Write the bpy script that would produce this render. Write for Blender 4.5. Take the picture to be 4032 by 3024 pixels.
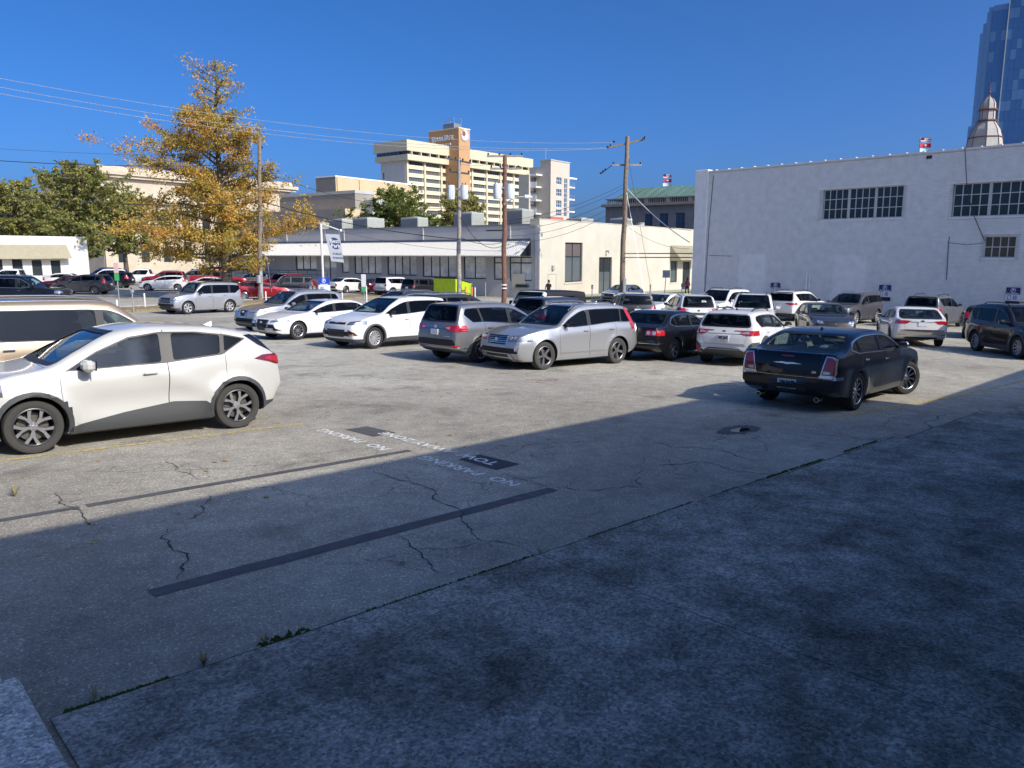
import bpy, bmesh, math, random
import numpy as np
from mathutils import Vector, Matrix, Euler
from mathutils.bvhtree import BVHTree
R_ = math.radians
for _o in list(bpy.data.objects): bpy.data.objects.remove(_o)
SC = bpy.context.scene
COL = SC.collection

# ------------------------------------------------------------------ camera
# world axes: X runs along the kerb of the lot, Y away from the building the camera stands at, Z up; the lens is at the origin
AZ = R_(46.6); PITCH = math.atan(512 / 3020)
cam = bpy.data.cameras.new('camera'); cam_o = bpy.data.objects.new('camera', cam); COL.objects.link(cam_o)
cam.sensor_fit = 'HORIZONTAL'; cam.sensor_width = 36.0; cam.lens = 36.0 * 3020 / 4032
cam.clip_start = 0.05; cam.clip_end = 6000
cam_o.location = (0, 0, 0)
cam_o.rotation_euler = (math.pi / 2 - PITCH, 0, AZ - math.pi / 2)
SC.camera = cam_o

# ------------------------------------------------------------------ sky and sun
SUN_EL = R_(36.0); SUN_DIR = Vector((0.13, -0.9915, 0)).normalized()      # towards the sun, on the ground
sun_vec = Vector((SUN_DIR.x * math.cos(SUN_EL), SUN_DIR.y * math.cos(SUN_EL), math.sin(SUN_EL)))
W = bpy.data.worlds.new('World'); SC.world = W; W.use_nodes = True
_nt = W.node_tree; _bg = _nt.nodes['Background']
_sky = _nt.nodes.new('ShaderNodeTexSky'); _sky.sky_type = 'NISHITA'; _sky.sun_disc = False
_sky.sun_elevation = SUN_EL; _sky.sun_rotation = math.atan2(SUN_DIR.x, SUN_DIR.y)
_sky.altitude = 100; _sky.air_density = 0.5; _sky.dust_density = 3.8; _sky.ozone_density = 10.0
_hs = _nt.nodes.new('ShaderNodeHueSaturation'); _hs.inputs['Saturation'].default_value = 1.13; _hs.inputs['Hue'].default_value = 0.4995
_nt.links.new(_sky.outputs[0], _hs.inputs['Color']); _nt.links.new(_hs.outputs[0], _bg.inputs[0]); _bg.inputs[1].default_value = 0.138
_sl = bpy.data.lights.new('sun', 'SUN'); _sl.energy = 3.1; _sl.angle = R_(0.53); _sl.color = (1.0, 0.91, 0.75)
sun_o = bpy.data.objects.new('sun', _sl); COL.objects.link(sun_o)
sun_o.rotation_euler = sun_vec.to_track_quat('Z', 'Y').to_euler(); sun_o.location = (0, -20, 30)
SC.view_settings.view_transform = 'Standard'; SC.view_settings.look = 'None'
SC.view_settings.exposure = 0.62; SC.view_settings.gamma = 1.0; SC.view_settings.use_curve_mapping = False
SC.cycles.max_bounces = 8; SC.cycles.transparent_max_bounces = 16; SC.cycles.transmission_bounces = 4
SC.cycles.sample_clamp_indirect = 6.0; SC.cycles.caustics_reflective = False; SC.cycles.caustics_refractive = False
try: SC.cycles.use_denoising = True
except Exception: pass

# ------------------------------------------------------------------ materials
MAT = {}
def _new(name):
    m = bpy.data.materials.new(name); m.use_nodes = True; MAT[name] = m
    return m, m.node_tree, m.node_tree.nodes['Principled BSDF']
def pm(name, col, rough=0.5, metal=0.0, coat=0.0, spec=0.5, bump=0.0, bscale=40.0, var=0.0, vscale=3.0, emit=None):
    """plain principled material with optional colour variation and fine relief"""
    if name in MAT: return MAT[name]
    m, nt, b = _new(name); N = nt.nodes; L = nt.links
    c = (*col, 1)
    b.inputs['Base Color'].default_value = c; b.inputs['Roughness'].default_value = rough
    b.inputs['Metallic'].default_value = metal; b.inputs['Specular IOR Level'].default_value = spec
    if coat: b.inputs['Coat Weight'].default_value = coat; b.inputs['Coat Roughness'].default_value = 0.03
    if var or bump:
        tc = N.new('ShaderNodeTexCoord')
    if var:
        n = N.new('ShaderNodeTexNoise'); n.inputs['Scale'].default_value = vscale; n.inputs['Detail'].default_value = 6; n.inputs['Roughness'].default_value = 0.65
        L.new(tc.outputs['Object'], n.inputs['Vector'])
        mr = N.new('ShaderNodeMapRange'); mr.inputs['From Min'].default_value = 0.3; mr.inputs['From Max'].default_value = 0.7
        mr.inputs['To Min'].default_value = 1 - var; mr.inputs['To Max'].default_value = 1 + var
        L.new(n.outputs['Fac'], mr.inputs['Value'])
        mx = N.new('ShaderNodeMix'); mx.data_type = 'RGBA'; mx.blend_type = 'MULTIPLY'; mx.inputs['Factor'].default_value = 1
        mx.inputs['A'].default_value = c; L.new(mr.outputs['Result'], mx.inputs['B']); L.new(mx.outputs['Result'], b.inputs['Base Color'])
    if bump:
        n2 = N.new('ShaderNodeTexNoise'); n2.inputs['Scale'].default_value = bscale; n2.inputs['Detail'].default_value = 5
        L.new(tc.outputs['Object'], n2.inputs['Vector'])
        bp = N.new('ShaderNodeBump'); bp.inputs['Strength'].default_value = bump; bp.inputs['Distance'].default_value = 0.02
        L.new(n2.outputs['Fac'], bp.inputs['Height']); L.new(bp.outputs['Normal'], b.inputs['Normal'])
    if emit: b.inputs['Emission Color'].default_value = (*emit[0], 1); b.inputs['Emission Strength'].default_value = emit[1]
    return m
def car_paint():
    """clear-coated paint; colour comes from the object, its alpha is the share of metal flake"""
    m, nt, b = _new('car_paint'); N = nt.nodes; L = nt.links
    oi = N.new('ShaderNodeObjectInfo'); L.new(oi.outputs['Color'], b.inputs['Base Color'])
    mt = N.new('ShaderNodeMath'); mt.operation = 'MULTIPLY'; mt.inputs[1].default_value = 0.85
    L.new(oi.outputs['Alpha'], mt.inputs[0]); L.new(mt.outputs[0], b.inputs['Metallic'])
    tc = N.new('ShaderNodeTexCoord'); n = N.new('ShaderNodeTexNoise'); n.inputs['Scale'].default_value = 2.5; n.inputs['Detail'].default_value = 4
    L.new(tc.outputs['Object'], n.inputs['Vector'])
    mr = N.new('ShaderNodeMapRange'); mr.inputs['To Min'].default_value = 0.30; mr.inputs['To Max'].default_value = 0.44
    L.new(n.outputs['Fac'], mr.inputs['Value']); L.new(mr.outputs['Result'], b.inputs['Roughness'])
    b.inputs['Coat Weight'].default_value = 1.0; b.inputs['Coat IOR'].default_value = 1.42; b.inputs['Specular IOR Level'].default_value = 0.12
    mr2 = N.new('ShaderNodeMapRange'); mr2.inputs['To Min'].default_value = 0.02; mr2.inputs['To Max'].default_value = 0.09
    L.new(n.outputs['Fac'], mr2.inputs['Value']); L.new(mr2.outputs['Result'], b.inputs['Coat Roughness'])
    return m
def glass(name, tint, rough=0.02, refl=1.0):
    m, nt, b = _new(name); N = nt.nodes; L = nt.links; N.remove(b)
    out = N['Material Output']; tr = N.new('ShaderNodeBsdfTransparent'); tr.inputs[0].default_value = (*tint, 1)
    gl = N.new('ShaderNodeBsdfGlossy'); gl.inputs['Roughness'].default_value = rough
    lf = N.new('ShaderNodeLayerWeight'); lf.inputs['Blend'].default_value = 0.5; pw = N.new('ShaderNodeMath'); pw.operation = 'POWER'; pw.inputs[1].default_value = 5.0; L.new(lf.outputs['Facing'], pw.inputs[0])
    lw = N.new('ShaderNodeMath'); lw.operation = 'MULTIPLY_ADD'; lw.inputs[1].default_value = 0.94; lw.inputs[2].default_value = 0.022; L.new(pw.outputs[0], lw.inputs[0])
    mx = N.new('ShaderNodeMixShader'); L.new(lw.outputs[0], mx.inputs[0]); L.new(tr.outputs[0], mx.inputs[1]); L.new(gl.outputs[0], mx.inputs[2])
    L.new(mx.outputs[0], out.inputs[0])
    return m
car_paint()
glass('glass_clear', (0.80, 0.87, 0.85)); glass('glass_tint', (0.50, 0.54, 0.55)); glass('glass_dark', (0.26, 0.28, 0.30))
pm('trim_black', (0.012, 0.012, 0.014), 0.45); pm('plastic_grey', (0.055, 0.058, 0.062), 0.6, bump=0.1, bscale=300)
pm('gloss_black', (0.008, 0.008, 0.01), 0.12, coat=1.0); pm('lining_tan', (.30, .27, .22), .85); pm('interior', (0.03, 0.03, 0.032), 0.85); pm('seat_dark', (0.06, 0.06, 0.062), 0.8)
pm('seat_tan', (0.46, 0.42, 0.34), 0.75); pm('chrome', (0.72, 0.72, 0.73), 0.2, metal=1.0); pm('satin_metal', (0.5, 0.5, 0.51), 0.35, metal=1.0)
pm('alloy', (0.62, 0.62, 0.64), 0.28, metal=0.9); pm('alloy_dark', (0.06, 0.06, 0.065), 0.4, metal=0.4); pm('alloy_grey', (0.25, 0.25, 0.26), 0.35, metal=0.8)
pm('tyre', (0.022, 0.021, 0.021), 0.85, bump=0.2, bscale=120); pm('tyre_dusty', (0.05, 0.048, 0.045), 0.9, bump=0.2, bscale=120); pm('hub_silver', (0.55, 0.55, 0.56), 0.4, metal=0.5)
pm('lamp_red', (0.42, 0.012, 0.02), 0.12, coat=1.0); pm('lamp_red_dark', (0.16, 0.006, 0.012), 0.1, coat=1.0); pm('lamp_clear', (0.62, 0.63, 0.65), 0.15, metal=0.55, coat=1.0); pm('lamp_head', (.20, .21, .23), .10, metal=.5, coat=1.0); pm('lamp_amber', (0.7, 0.2, 0.03), 0.2, coat=1.0)
pm('lamp_inner', (0.75, 0.76, 0.78), 0.08, metal=.7, coat=1.0); pm('plate_white', (0.72, 0.74, 0.74), 0.4); pm('ink', (0.01, 0.012, 0.03), 0.6)
pm('mirror_glass', (0.6, 0.62, 0.66), 0.03, metal=1.0); pm('brake', (0.18, 0.17, 0.16), 0.5, metal=0.8)

# ------------------------------------------------------------------ mesh helpers
WORK = bpy.data.scenes.new('workbench')        # scratch scene for cutting meshes, removed at the end
def evaluated(o): WORK.view_layers[0].update(); return bpy.data.meshes.new_from_object(o.evaluated_get(WORK.view_layers[0].depsgraph))
def mk(name, verts, faces, mat=None, smooth=None):
    me = bpy.data.meshes.new(name); me.from_pydata([tuple(map(float, v)) for v in verts], [], faces)
    if mat is not None: me.materials.append(MAT[mat] if isinstance(mat, str) else mat)
    if smooth is not None: shade(me, smooth)
    me.update(); return me
def shade(me, ang=35):
    me.polygons.foreach_set('use_smooth', [True] * len(me.polygons))
    me.set_sharp_from_angle(angle=R_(ang)); me.update()
def tag(o, label=None, cat=None, group=None, kind=None):
    if label: o['label'] = label
    if cat: o['category'] = cat
    if group: o['group'] = group
    if kind: o['kind'] = kind
    return o
def ob(name, me, parent=None, loc=None, rot=None, color=None):
    o = bpy.data.objects.new(name, me); COL.objects.link(o)
    if parent is not None: o.parent = parent
    if loc is not None: o.location = loc
    if rot is not None: o.rotation_euler = rot
    if color is not None: o.color = color
    return o
class MB:
    """collects primitive shapes into one mesh"""
    def __init__(s): s.v = []; s.f = []
    def add(s, v, f):
        n = len(s.v); s.v += [tuple(p) for p in v]; s.f += [tuple(i + n for i in q) for q in f]; return s
    def box(s, x0, x1, y0, y1, z0, z1):
        v = [(x0, y0, z0), (x1, y0, z0), (x1, y1, z0), (x0, y1, z0), (x0, y0, z1), (x1, y0, z1), (x1, y1, z1), (x0, y1, z1)]
        return s.add(v, [(0, 3, 2, 1), (4, 5, 6, 7), (0, 1, 5, 4), (1, 2, 6, 5), (2, 3, 7, 6), (3, 0, 4, 7)])
    def bbox(s, x0, x1, y0, y1, z0, z1, b):
        """box with bevelled edges"""
        b = min(b, (x1 - x0) * .45, (y1 - y0) * .45, (z1 - z0) * .45)
        vs = []; idx = {}
        for ix, X in enumerate((x0, x1)):
            for iy, Y in enumerate((y0, y1)):
                for iz, Z in enumerate((z0, z1)):
                    sx = 1 - 2 * ix; sy = 1 - 2 * iy; sz = 1 - 2 * iz
                    for a, (dx, dy, dz) in enumerate(((0, b, b), (b, 0, b), (b, b, 0))):
                        idx[ix, iy, iz, a] = len(vs); vs.append((X + sx * dx, Y + sy * dy, Z + sz * dz))
        F = []
        for i in (0, 1):
            q = [idx[i, 0, 0, 0], idx[i, 1, 0, 0], idx[i, 1, 1, 0], idx[i, 0, 1, 0]]; F.append(q if i else q[::-1])
            q = [idx[0, i, 0, 1], idx[0, i, 1, 1], idx[1, i, 1, 1], idx[1, i, 0, 1]]; F.append(q if i else q[::-1])
            q = [idx[0, 0, i, 2], idx[1, 0, i, 2], idx[1, 1, i, 2], idx[0, 1, i, 2]]; F.append(q if i else q[::-1])
        for i in (0, 1):
            for j in (0, 1):
                F.append([idx[i, j, 0, 0], idx[i, j, 1, 0], idx[i, j, 1, 1], idx[i, j, 0, 1]] if i == j else [idx[i, j, 0, 1], idx[i, j, 1, 1], idx[i, j, 1, 0], idx[i, j, 0, 0]])
                F.append([idx[i, 0, j, 2], idx[i, 1, j, 2], idx[i, 1, j, 0], idx[i, 0, j, 0]] if i == j else [idx[i, 0, j, 0], idx[i, 1, j, 0], idx[i, 1, j, 2], idx[i, 0, j, 2]])
                F.append([idx[0, i, j, 1], idx[1, i, j, 1], idx[1, i, j, 2], idx[0, i, j, 2]] if i == j else [idx[0, i, j, 2], idx[1, i, j, 2], idx[1, i, j, 1], idx[0, i, j, 1]])
        for i in (0, 1):
            for j in (0, 1):
                for k in (0, 1):
                    q = [idx[i, j, k, 0], idx[i, j, k, 1], idx[i, j, k, 2]]; F.append(q if (i + j + k) % 2 else q[::-1])
        return s.add(vs, [tuple(q) for q in F])
    def tube(s, pts, r, n=8, cap=True):
        """round bar through points; r one radius or one per point"""
        P = [Vector(p) for p in pts]; rs = r if isinstance(r, (list, tuple)) else [r] * len(P)
        base = len(s.v); up = None
        for i, p in enumerate(P):
            d = (P[min(i + 1, len(P) - 1)] - P[max(i - 1, 0)]).normalized()
            a = up if up is not None and abs(up.dot(d)) < .95 else (Vector((0, 0, 1)) if abs(d.z) < .9 else Vector((1, 0, 0)))
            u = (a - d * a.dot(d)).normalized(); w = d.cross(u); up = u
            for k in range(n):
                t = 2 * math.pi * k / n; s.v.append(tuple(p + (u * math.cos(t) + w * math.sin(t)) * rs[i]))
        for i in range(len(P) - 1):
            for k in range(n):
                a = base + i * n + k; b = base + i * n + (k + 1) % n; s.f.append((a, b, b + n, a + n))
        if cap:
            s.f.append(tuple(base + k for k in range(n))[::-1]); s.f.append(tuple(base + (len(P) - 1) * n + k for k in range(n)))
        return s
    def prism(s, poly, axis, a, b):
        """polygon (2-D) swept along an axis: axis 'y' takes (x,z), 'x' takes (y,z), 'z' takes (x,y)"""
        ar = sum(poly[i][0] * poly[(i + 1) % len(poly)][1] - poly[(i + 1) % len(poly)][0] * poly[i][1] for i in range(len(poly)))
        P = list(poly) if ar > 0 else list(poly)[::-1]
        if axis == 'y': P = P[::-1]
        n = len(P); cv = {'y': lambda p, t: (p[0], t, p[1]), 'x': lambda p, t: (t, p[0], p[1]), 'z': lambda p, t: (p[0], p[1], t)}[axis]
        v = [cv(p, a) for p in P] + [cv(p, b) for p in P]
        f = [tuple(range(n))[::-1], tuple(range(n, 2 * n))] + [(i, (i + 1) % n, n + (i + 1) % n, n + i) for i in range(n)]
        return s.add(v, f)
    def lathe(s, prof, axis='y', n=24, centre=(0, 0, 0), close=True):
        """profile of (radius, offset along axis) turned round the axis"""
        base = len(s.v); c = Vector(centre)
        for r, o in prof:
            for k in range(n):
                t = 2 * math.pi * k / n; a, b = r * math.cos(t), r * math.sin(t)
                p = {'y': (a, o, -b), 'x': (o, a, b), 'z': (a, b, o)}[axis]; s.v.append(tuple(Vector(p) + c))
        m = len(prof)
        for i in range(m if close else m - 1):
            for k in range(n):
                a = base + i * n + k; b = base + i * n + (k + 1) % n; c2 = base + ((i + 1) % m) * n
                s.f.append((a, b, c2 + (k + 1) % n, c2 + k))
        return s
    def me(s, name, mat=None, smooth=None): return mk(name, s.v, s.f, mat, smooth)
    def build(s, name, mat, parent=None, smooth=None, loc=None, rot=None): return ob(name, s.me(name, mat, smooth), parent, loc, rot)
def text_mesh(txt, size, mat, depth=0.003, align='CENTER', bold=0.0, xs=1.0):
    c = bpy.data.curves.new('text', 'FONT'); c.body = txt; c.size = size; c.extrude = depth; c.align_x = align; c.align_y = 'CENTER'; c.offset = bold; c.resolution_u = 2
    o = bpy.data.objects.new('text', c); WORK.collection.objects.link(o)
    me = evaluated(o)
    bpy.data.objects.remove(o); bpy.data.curves.remove(c)
    if xs != 1.0: me.transform(Matrix.Diagonal((xs, 1, 1, 1)))
    me.materials.clear(); me.materials.append(MAT[mat]); return me
# ================================================================== vehicles: one builder, many shapes
# car frame: x forward, y left, z up, origin on the ground midway between the axles
def pchip(pts):
    x = np.array([p[0] for p in pts], float); y = np.array([p[1] for p in pts], float)
    o = np.argsort(x); x = x[o]; y = y[o]; h = np.diff(x); d = np.diff(y) / h; m = np.zeros(len(x))
    for i in range(1, len(x) - 1):
        if d[i - 1] * d[i] > 0:
            w1 = 2 * h[i] + h[i - 1]; w2 = h[i] + 2 * h[i - 1]; m[i] = (w1 + w2) / (w1 / d[i - 1] + w2 / d[i])
    m[0] = d[0]; m[-1] = d[-1]
    def f(t):
        t = np.clip(np.asarray(t, float), x[0], x[-1]); k = np.clip(np.searchsorted(x, t) - 1, 0, len(x) - 2)
        s = (t - x[k]) / h[k]; a = y[k]; b = y[k + 1]; m0 = m[k] * h[k]; m1 = m[k + 1] * h[k]
        return (2 * s**3 - 3 * s**2 + 1) * a + (s**3 - 2 * s**2 + s) * m0 + (-2 * s**3 + 3 * s**2) * b + (s**3 - s**2) * m1
    return f
def lin(pts):
    P = sorted(pts); X = [p[0] for p in P]; Y = [p[1] for p in P]
    return lambda t: np.interp(t, X, Y)
def sstep(t): t = min(1.0, max(0.0, t)); return t * t * (3 - 2 * t)
def rawobj(me): return bpy.data.objects.new('tmp', me)
def boolean(A, B, op='DIFFERENCE'):
    a = rawobj(A); b = rawobj(B); WORK.collection.objects.link(a); WORK.collection.objects.link(b)
    m = a.modifiers.new('b', 'BOOLEAN'); m.object = b; m.operation = op; m.solver = 'MANIFOLD'
    me = evaluated(a)
    bpy.data.objects.remove(a); bpy.data.objects.remove(b); return me
def offset_poly(P, d):
    """move a simple polygon's edges outwards by d"""
    n = len(P); ar = sum(P[i][0] * P[(i + 1) % n][1] - P[(i + 1) % n][0] * P[i][1] for i in range(n)); s = 1 if ar > 0 else -1; out = []
    for i in range(n):
        a, b, c = Vector(P[i - 1]), Vector(P[i]), Vector(P[(i + 1) % n])
        u = (b - a); v = (c - b)
        if u.length < 1e-6 or v.length < 1e-6: out.append(tuple(b)); continue
        u.normalize(); v.normalize(); n1 = Vector((u.y, -u.x)) * s; n2 = Vector((v.y, -v.x)) * s; m = n1 + n2
        if m.length < 1e-4: m = n1
        m.normalize(); k = d / max(.45, m.dot(n1)); out.append(tuple(b + m * k))
    return out
def round_poly(P, r, k=3):
    out = []; n = len(P)
    for i in range(n):
        a, b, c = Vector(P[i - 1]), Vector(P[i]), Vector(P[(i + 1) % n])
        ra = min(r, (a - b).length * .45); rc = min(r, (c - b).length * .45)
        p = b + (a - b).normalized() * ra; q = b + (c - b).normalized() * rc
        for j in range(k + 1):
            t = j / k; out.append(tuple(p * (1 - t)**2 + b * 2 * t * (1 - t) + q * t * t))
    return out
def clip_poly(P, a, b, c):
    """keep a*x+b*z<=c"""
    out = []
    for i in range(len(P)):
        p = P[i]; q = P[(i + 1) % len(P)]; fp = a * p[0] + b * p[1] - c; fq = a * q[0] + b * q[1] - c
        if fp <= 0: out.append(p)
        if fp * fq < 0: t = fp / (fp - fq); out.append((p[0] + (q[0] - p[0]) * t, p[1] + (q[1] - p[1]) * t))
    return out

SIDE = [(0, .925), (.05, .955), (.16, .978), (.4, .998), (.66, 1.0), (.84, .988), (1, .95)]
class Car:
    def __init__(s, P):
        s.P = P; s.xf = P['wb'] / 2 + P['fo']; s.xr = s.xf - P['L']; s.hw = P['W'] / 2; s.R = P['R']
        s.top = pchip(P['top']); s.bot = lin(P['bot']); s.belt = pchip(P['belt']); s.side = lin(P.get('side', SIDE)); s.cache = {}
        s.ax = (P['wb'] / 2, -P['wb'] / 2); s.Ra = s.R + P.get('arch', .055); s.parts = []
    def plan(s, x):
        P = s.P; pf, lf, pr, lr = P.get('plan', (.80, .75, .86, .55))
        a = np.clip((x - (s.xf - lf)) / lf, 0, 1); b = np.clip(((s.xr + lr) - x) / lr, 0, 1)
        return s.hw * (1 - (1 - pf) * a**2.4 - (1 - pr) * b**2.4)
    def solid(s, d=0.0, x0=None, x1=None, floor=None):
        key = (round(d, 4), x0, x1, floor)
        if key in s.cache: return s.cache[key]
        P = s.P; xf, xr = s.xf, s.xr; mid = (xf + xr) / 2; hl = (xf - xr) / 2
        xs = np.concatenate([np.linspace(xr, xf, P.get('nst', 64)), xf - np.array([.008, .02, .04, .07, .11]), xr + np.array([.008, .02, .04, .07, .11]), [p[0] for p in P['top']]])
        xs = np.unique(np.round(np.clip(xs, xr, xf), 3)); xs = xs[np.concatenate([[True], np.diff(xs) > .006])]
        if x0 is not None: xs = np.unique(np.concatenate([[x0], xs[(xs > x0 + .02) & (xs < x1 - .02)], [x1]]))
        fr = np.array([.04, .1, .18, .28, .38, .48, .58, .68, .77, .85, .92, 1.0]); rings = []
        tum = P.get('tumble', .30); hc = P.get('hc', .085); bf, br = P.get('bow', (.16, .10)); sc = P.get('sculpt'); fl = P.get('flare', .012)
        TZ, BZ, BE, PW, SD = s.top(xs).tolist(), s.bot(xs).tolist(), s.belt(xs).tolist(), s.plan(xs).tolist(), s.side(fr).tolist(); xs = xs.tolist(); fr = fr.tolist()
        for x, tz_, bz_, be_, pw_ in zip(xs, TZ, BZ, BE, PW):
            zt = tz_ - d; zb = bz_ + d
            if floor is not None: zb = max(zb, floor)
            zt = max(zt, zb + .06); w = pw_ - d
            zs = min(be_, zt - hc); zs = max(zs, zb + .45 * (zt - zb))
            H = [(0, zb), (w * .5, zb), (w * .86, zb)]
            for q, sd_ in zip(fr, SD):
                z = zb + (zs - zb) * q; y = w * sd_
                for a in s.ax:
                    r = abs(math.hypot(x - a, z - s.R) - s.Ra - .02)
                    if r < .16 and z > .2: y += fl * math.exp(-(r / .07)**2)
                if sc: y += sc(x, z)
                H.append((y, z))
            ws, h = H[-1][0], zt - zs; k = min(1, h / .3); yr = ws - tum * h * .86 - .006
            for q in (.14, .3, .46, .62, .76): H.append((ws + (yr - ws) * q / .86 * (1.0 if q else 1) , zs + h * q))
            for dy, q in ((.012, .86), (.045, .925), (.11, .965)): H.append((yr - dy * k - .015 * (1 - k), zs + h * q))
            yc = H[-1][0]
            for t, q in ((.75, .982), (.5, .992), (.25, .998), (0, 1)): H.append((yc * t, zs + h * q))
            xs_ = mid + (x - mid) * (hl - d) / hl if x0 is None else x
            kf = min(1, max(0, (x - .2) / (xf - .2))); kf = bf * kf * kf * (3 - 2 * kf); kr = min(1, max(0, (-.3 - x) / (-.3 - xr))); kr = br * kr * kr * (3 - 2 * kr)
            pts = [(xs_ + (kr - kf) * (y / s.hw)**2, y, z) for y, z in H]
            rings.append(pts + [(a, -b, c) for a, b, c in pts[-2:0:-1]])
        n = len(rings[0]); V = [p for r in rings for p in r]; F = []
        for i in range(len(rings) - 1):
            for k in range(n):
                a = i * n + k; b = i * n + (k + 1) % n; F.append((a, a + n, b + n, b))
        F.append(tuple(range(n))); F.append(tuple(range((len(rings) - 1) * n, len(rings) * n))[::-1])
        bm = bmesh.new(); vs = [bm.verts.new(p) for p in V]
        for q in F: bm.faces.new([vs[i] for i in q])
        bmesh.ops.recalc_face_normals(bm, faces=bm.faces); me = bpy.data.meshes.new('solid'); bm.to_mesh(me); bm.free()
        s.cache[key] = me; return me
    def bvh(s):
        me = s.solid(0); return BVHTree.FromPolygons([v.co for v in me.vertices], [list(p.vertices) for p in me.polygons])
    def ysurf(s, x, z):
        h = s.tree.ray_cast(Vector((x, 3, z)), Vector((0, -1, 0))); return h[0].y if h[0] else s.hw
    def xsurf(s, y, z, front=True):
        h = s.tree.ray_cast(Vector((5 if front else -5, y, z)), Vector((-1 if front else 1, 0, 0))); return h[0].x if h[0] else (s.xf if front else s.xr)
    def zsurf(s, x, y):
        h = s.tree.ray_cast(Vector((x, y, 5)), Vector((0, 0, -1))); return h[0].z if h[0] else s.P['H']
    def part(s, name, me, mat=None, parent=None, paint=False, loc=None, rot=None, smooth=None, label=None):
        if mat is not None: me.materials.clear(); me.materials.append(MAT[mat]); me.polygons.foreach_set('material_index', [0] * len(me.polygons))
        if smooth is not None: shade(me, smooth)
        s.parts.append(dict(name=name, me=me, parent=parent, paint=paint, loc=loc, rot=rot, label=label)); return len(s.parts) - 1
    def piece(s, poly, axis, a, b, d=.003):
        if d < .02: d = min((.003, .006, .009, .0125, .016), key=lambda q: abs(q - d))
        return boolean(s.solid(-d), MB().prism(poly, axis, a, b).me('p'), 'INTERSECT')
    def mirror(s, me):
        m = me.copy(); m.transform(Matrix.Diagonal((1, -1, 1, 1))); m.flip_normals(); return m
    def patch(s, name, poly, axis, a, b, mat, d=.003, mir=True, paint=False, parent=None, label=None):
        """a raised piece of the body skin inside a 2-D outline; both sides when mir"""
        me = s.piece(poly, axis, a, b, d)
        if not len(me.polygons): return -1
        i = s.part(name, me, mat, parent=parent, paint=paint, smooth=38, label=label)
        if mir: s.part(name, s.mirror(me), None, parent=parent, paint=paint, label=label)
        return i
    # -------------------------------------------------------------- body, doors and glass
    def shell(s):
        P = s.P; s.tree = s.bvh(); R, Ra, hw = s.R, s.Ra, s.hw; G = .0055
        dlo = P['dlo']; dt = [p for p in dlo]; zmin = min(p[1] for p in dlo)
        x_a = max(p[0] for p in dlo); x_c = min(p[0] for p in dlo)
        def dtop(x):
            z = None
            for i in range(len(dlo)):
                p, q = dlo[i], dlo[(i + 1) % len(dlo)]
                if min(p[0], q[0]) - 1e-6 <= x <= max(p[0], q[0]) + 1e-6 and abs(p[0] - q[0]) > 1e-6:
                    t = (x - p[0]) / (q[0] - p[0]); zz = p[1] + (q[1] - p[1]) * t; z = zz if z is None else max(z, zz)
            return z
        # windows between the pillars
        cuts = P['pillars']; wins = []; edges = [None] + cuts + [None]
        for i in range(len(edges) - 1):
            q = list(dlo); lo, hi = edges[i + 1], edges[i]
            if hi is not None:
                xb, xt, pw = hi; zt = P['H'] - .1; nrm = (zt - zmin, -(xt - xb)); c = nrm[0] * (xb - pw / 2) + nrm[1] * zmin; q = clip_poly(q, nrm[0], nrm[1], c)
            if lo is not None:
                xb, xt, pw = lo; zt = P['H'] - .1; nrm = (zt - zmin, -(xt - xb)); c = nrm[0] * (xb + pw / 2) + nrm[1] * zmin; q = clip_poly(q, -nrm[0], -nrm[1], -c)
            if len(q) > 2:
                q = [p for j, p in enumerate(q) if (Vector(p) - Vector(q[j - 1])).length > .004]
                wins.append(round_poly(offset_poly(q, -P.get('wininset', .016)), .045))
        wz0, wz1, wy0, wy1 = P['ws']; rz0, rz1, ry0, ry1 = P['rw']
        wsp = round_poly([(-wy0, wz0), (wy0, wz0), (wy1, wz1), (-wy1, wz1)], .07); rwp = round_poly([(-ry0, rz0), (ry0, rz0), (ry1, rz1), (-ry1, rz1)], .08)
        cow, rfx, rrx, rbx = P['cab']                    # cowl x, roof front x, roof rear x, rear glass base x
        inner = s.solid(.05, rbx + .06, cow - .02, P.get('floor', .36))
        body = boolean(s.solid(0), inner)
        wc = MB()
        for a in s.ax:
            for sg in (1, -1):
                y0, y1 = sorted((sg * (hw - .34), sg * (hw + .3))); n = 28
                wc.prism([(a + Ra * math.cos(2 * math.pi * k / n), R + .01 + Ra * math.sin(2 * math.pi * k / n)) for k in range(n)], 'y', y0, y1)
        body = boolean(body, wc.me('w'))
        wp = MB()
        for q in wins: wp.prism(q, 'y', -2, 2)
        body = boolean(body, wp.me('w'))
        fr = MB().prism(wsp, 'x', rfx - .25, s.xf + .3); body = boolean(body, fr.me('w'))
        if P.get('rear_glass', True): body = boolean(body, MB().prism(rwp, 'x', s.xr - .3, rrx + .2).me('w'))
        if P.get('bed'):
            bx0, bx1, bz = P['bed']; body = boolean(body, MB().box(bx0, bx1, -hw + .09, hw - .09, bz, 3).me('w'))
        # doors
        zs0 = P.get('sill', .30); bx = cuts[0][0] if cuts else 0; df = P['door_f']; dr = P['door_r']
        def door_poly(x0, x1, g):
            xs = np.linspace(x0 + g, x1 - g, 26); up, dn = [], []
            for x in xs:
                z = float(s.belt(x)) - .012; t = dtop(x)
                if t is not None and t + .028 > z: z = t + .028
                z2 = zs0
                for a in s.ax:
                    if abs(x - a) < Ra + .06: z2 = max(z2, R + math.sqrt((Ra + .06)**2 - (x - a)**2))
                up.append((x, z + g)); dn.append((x, min(z2 - g, z - .1)))
            return dn + up[::-1]
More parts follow.
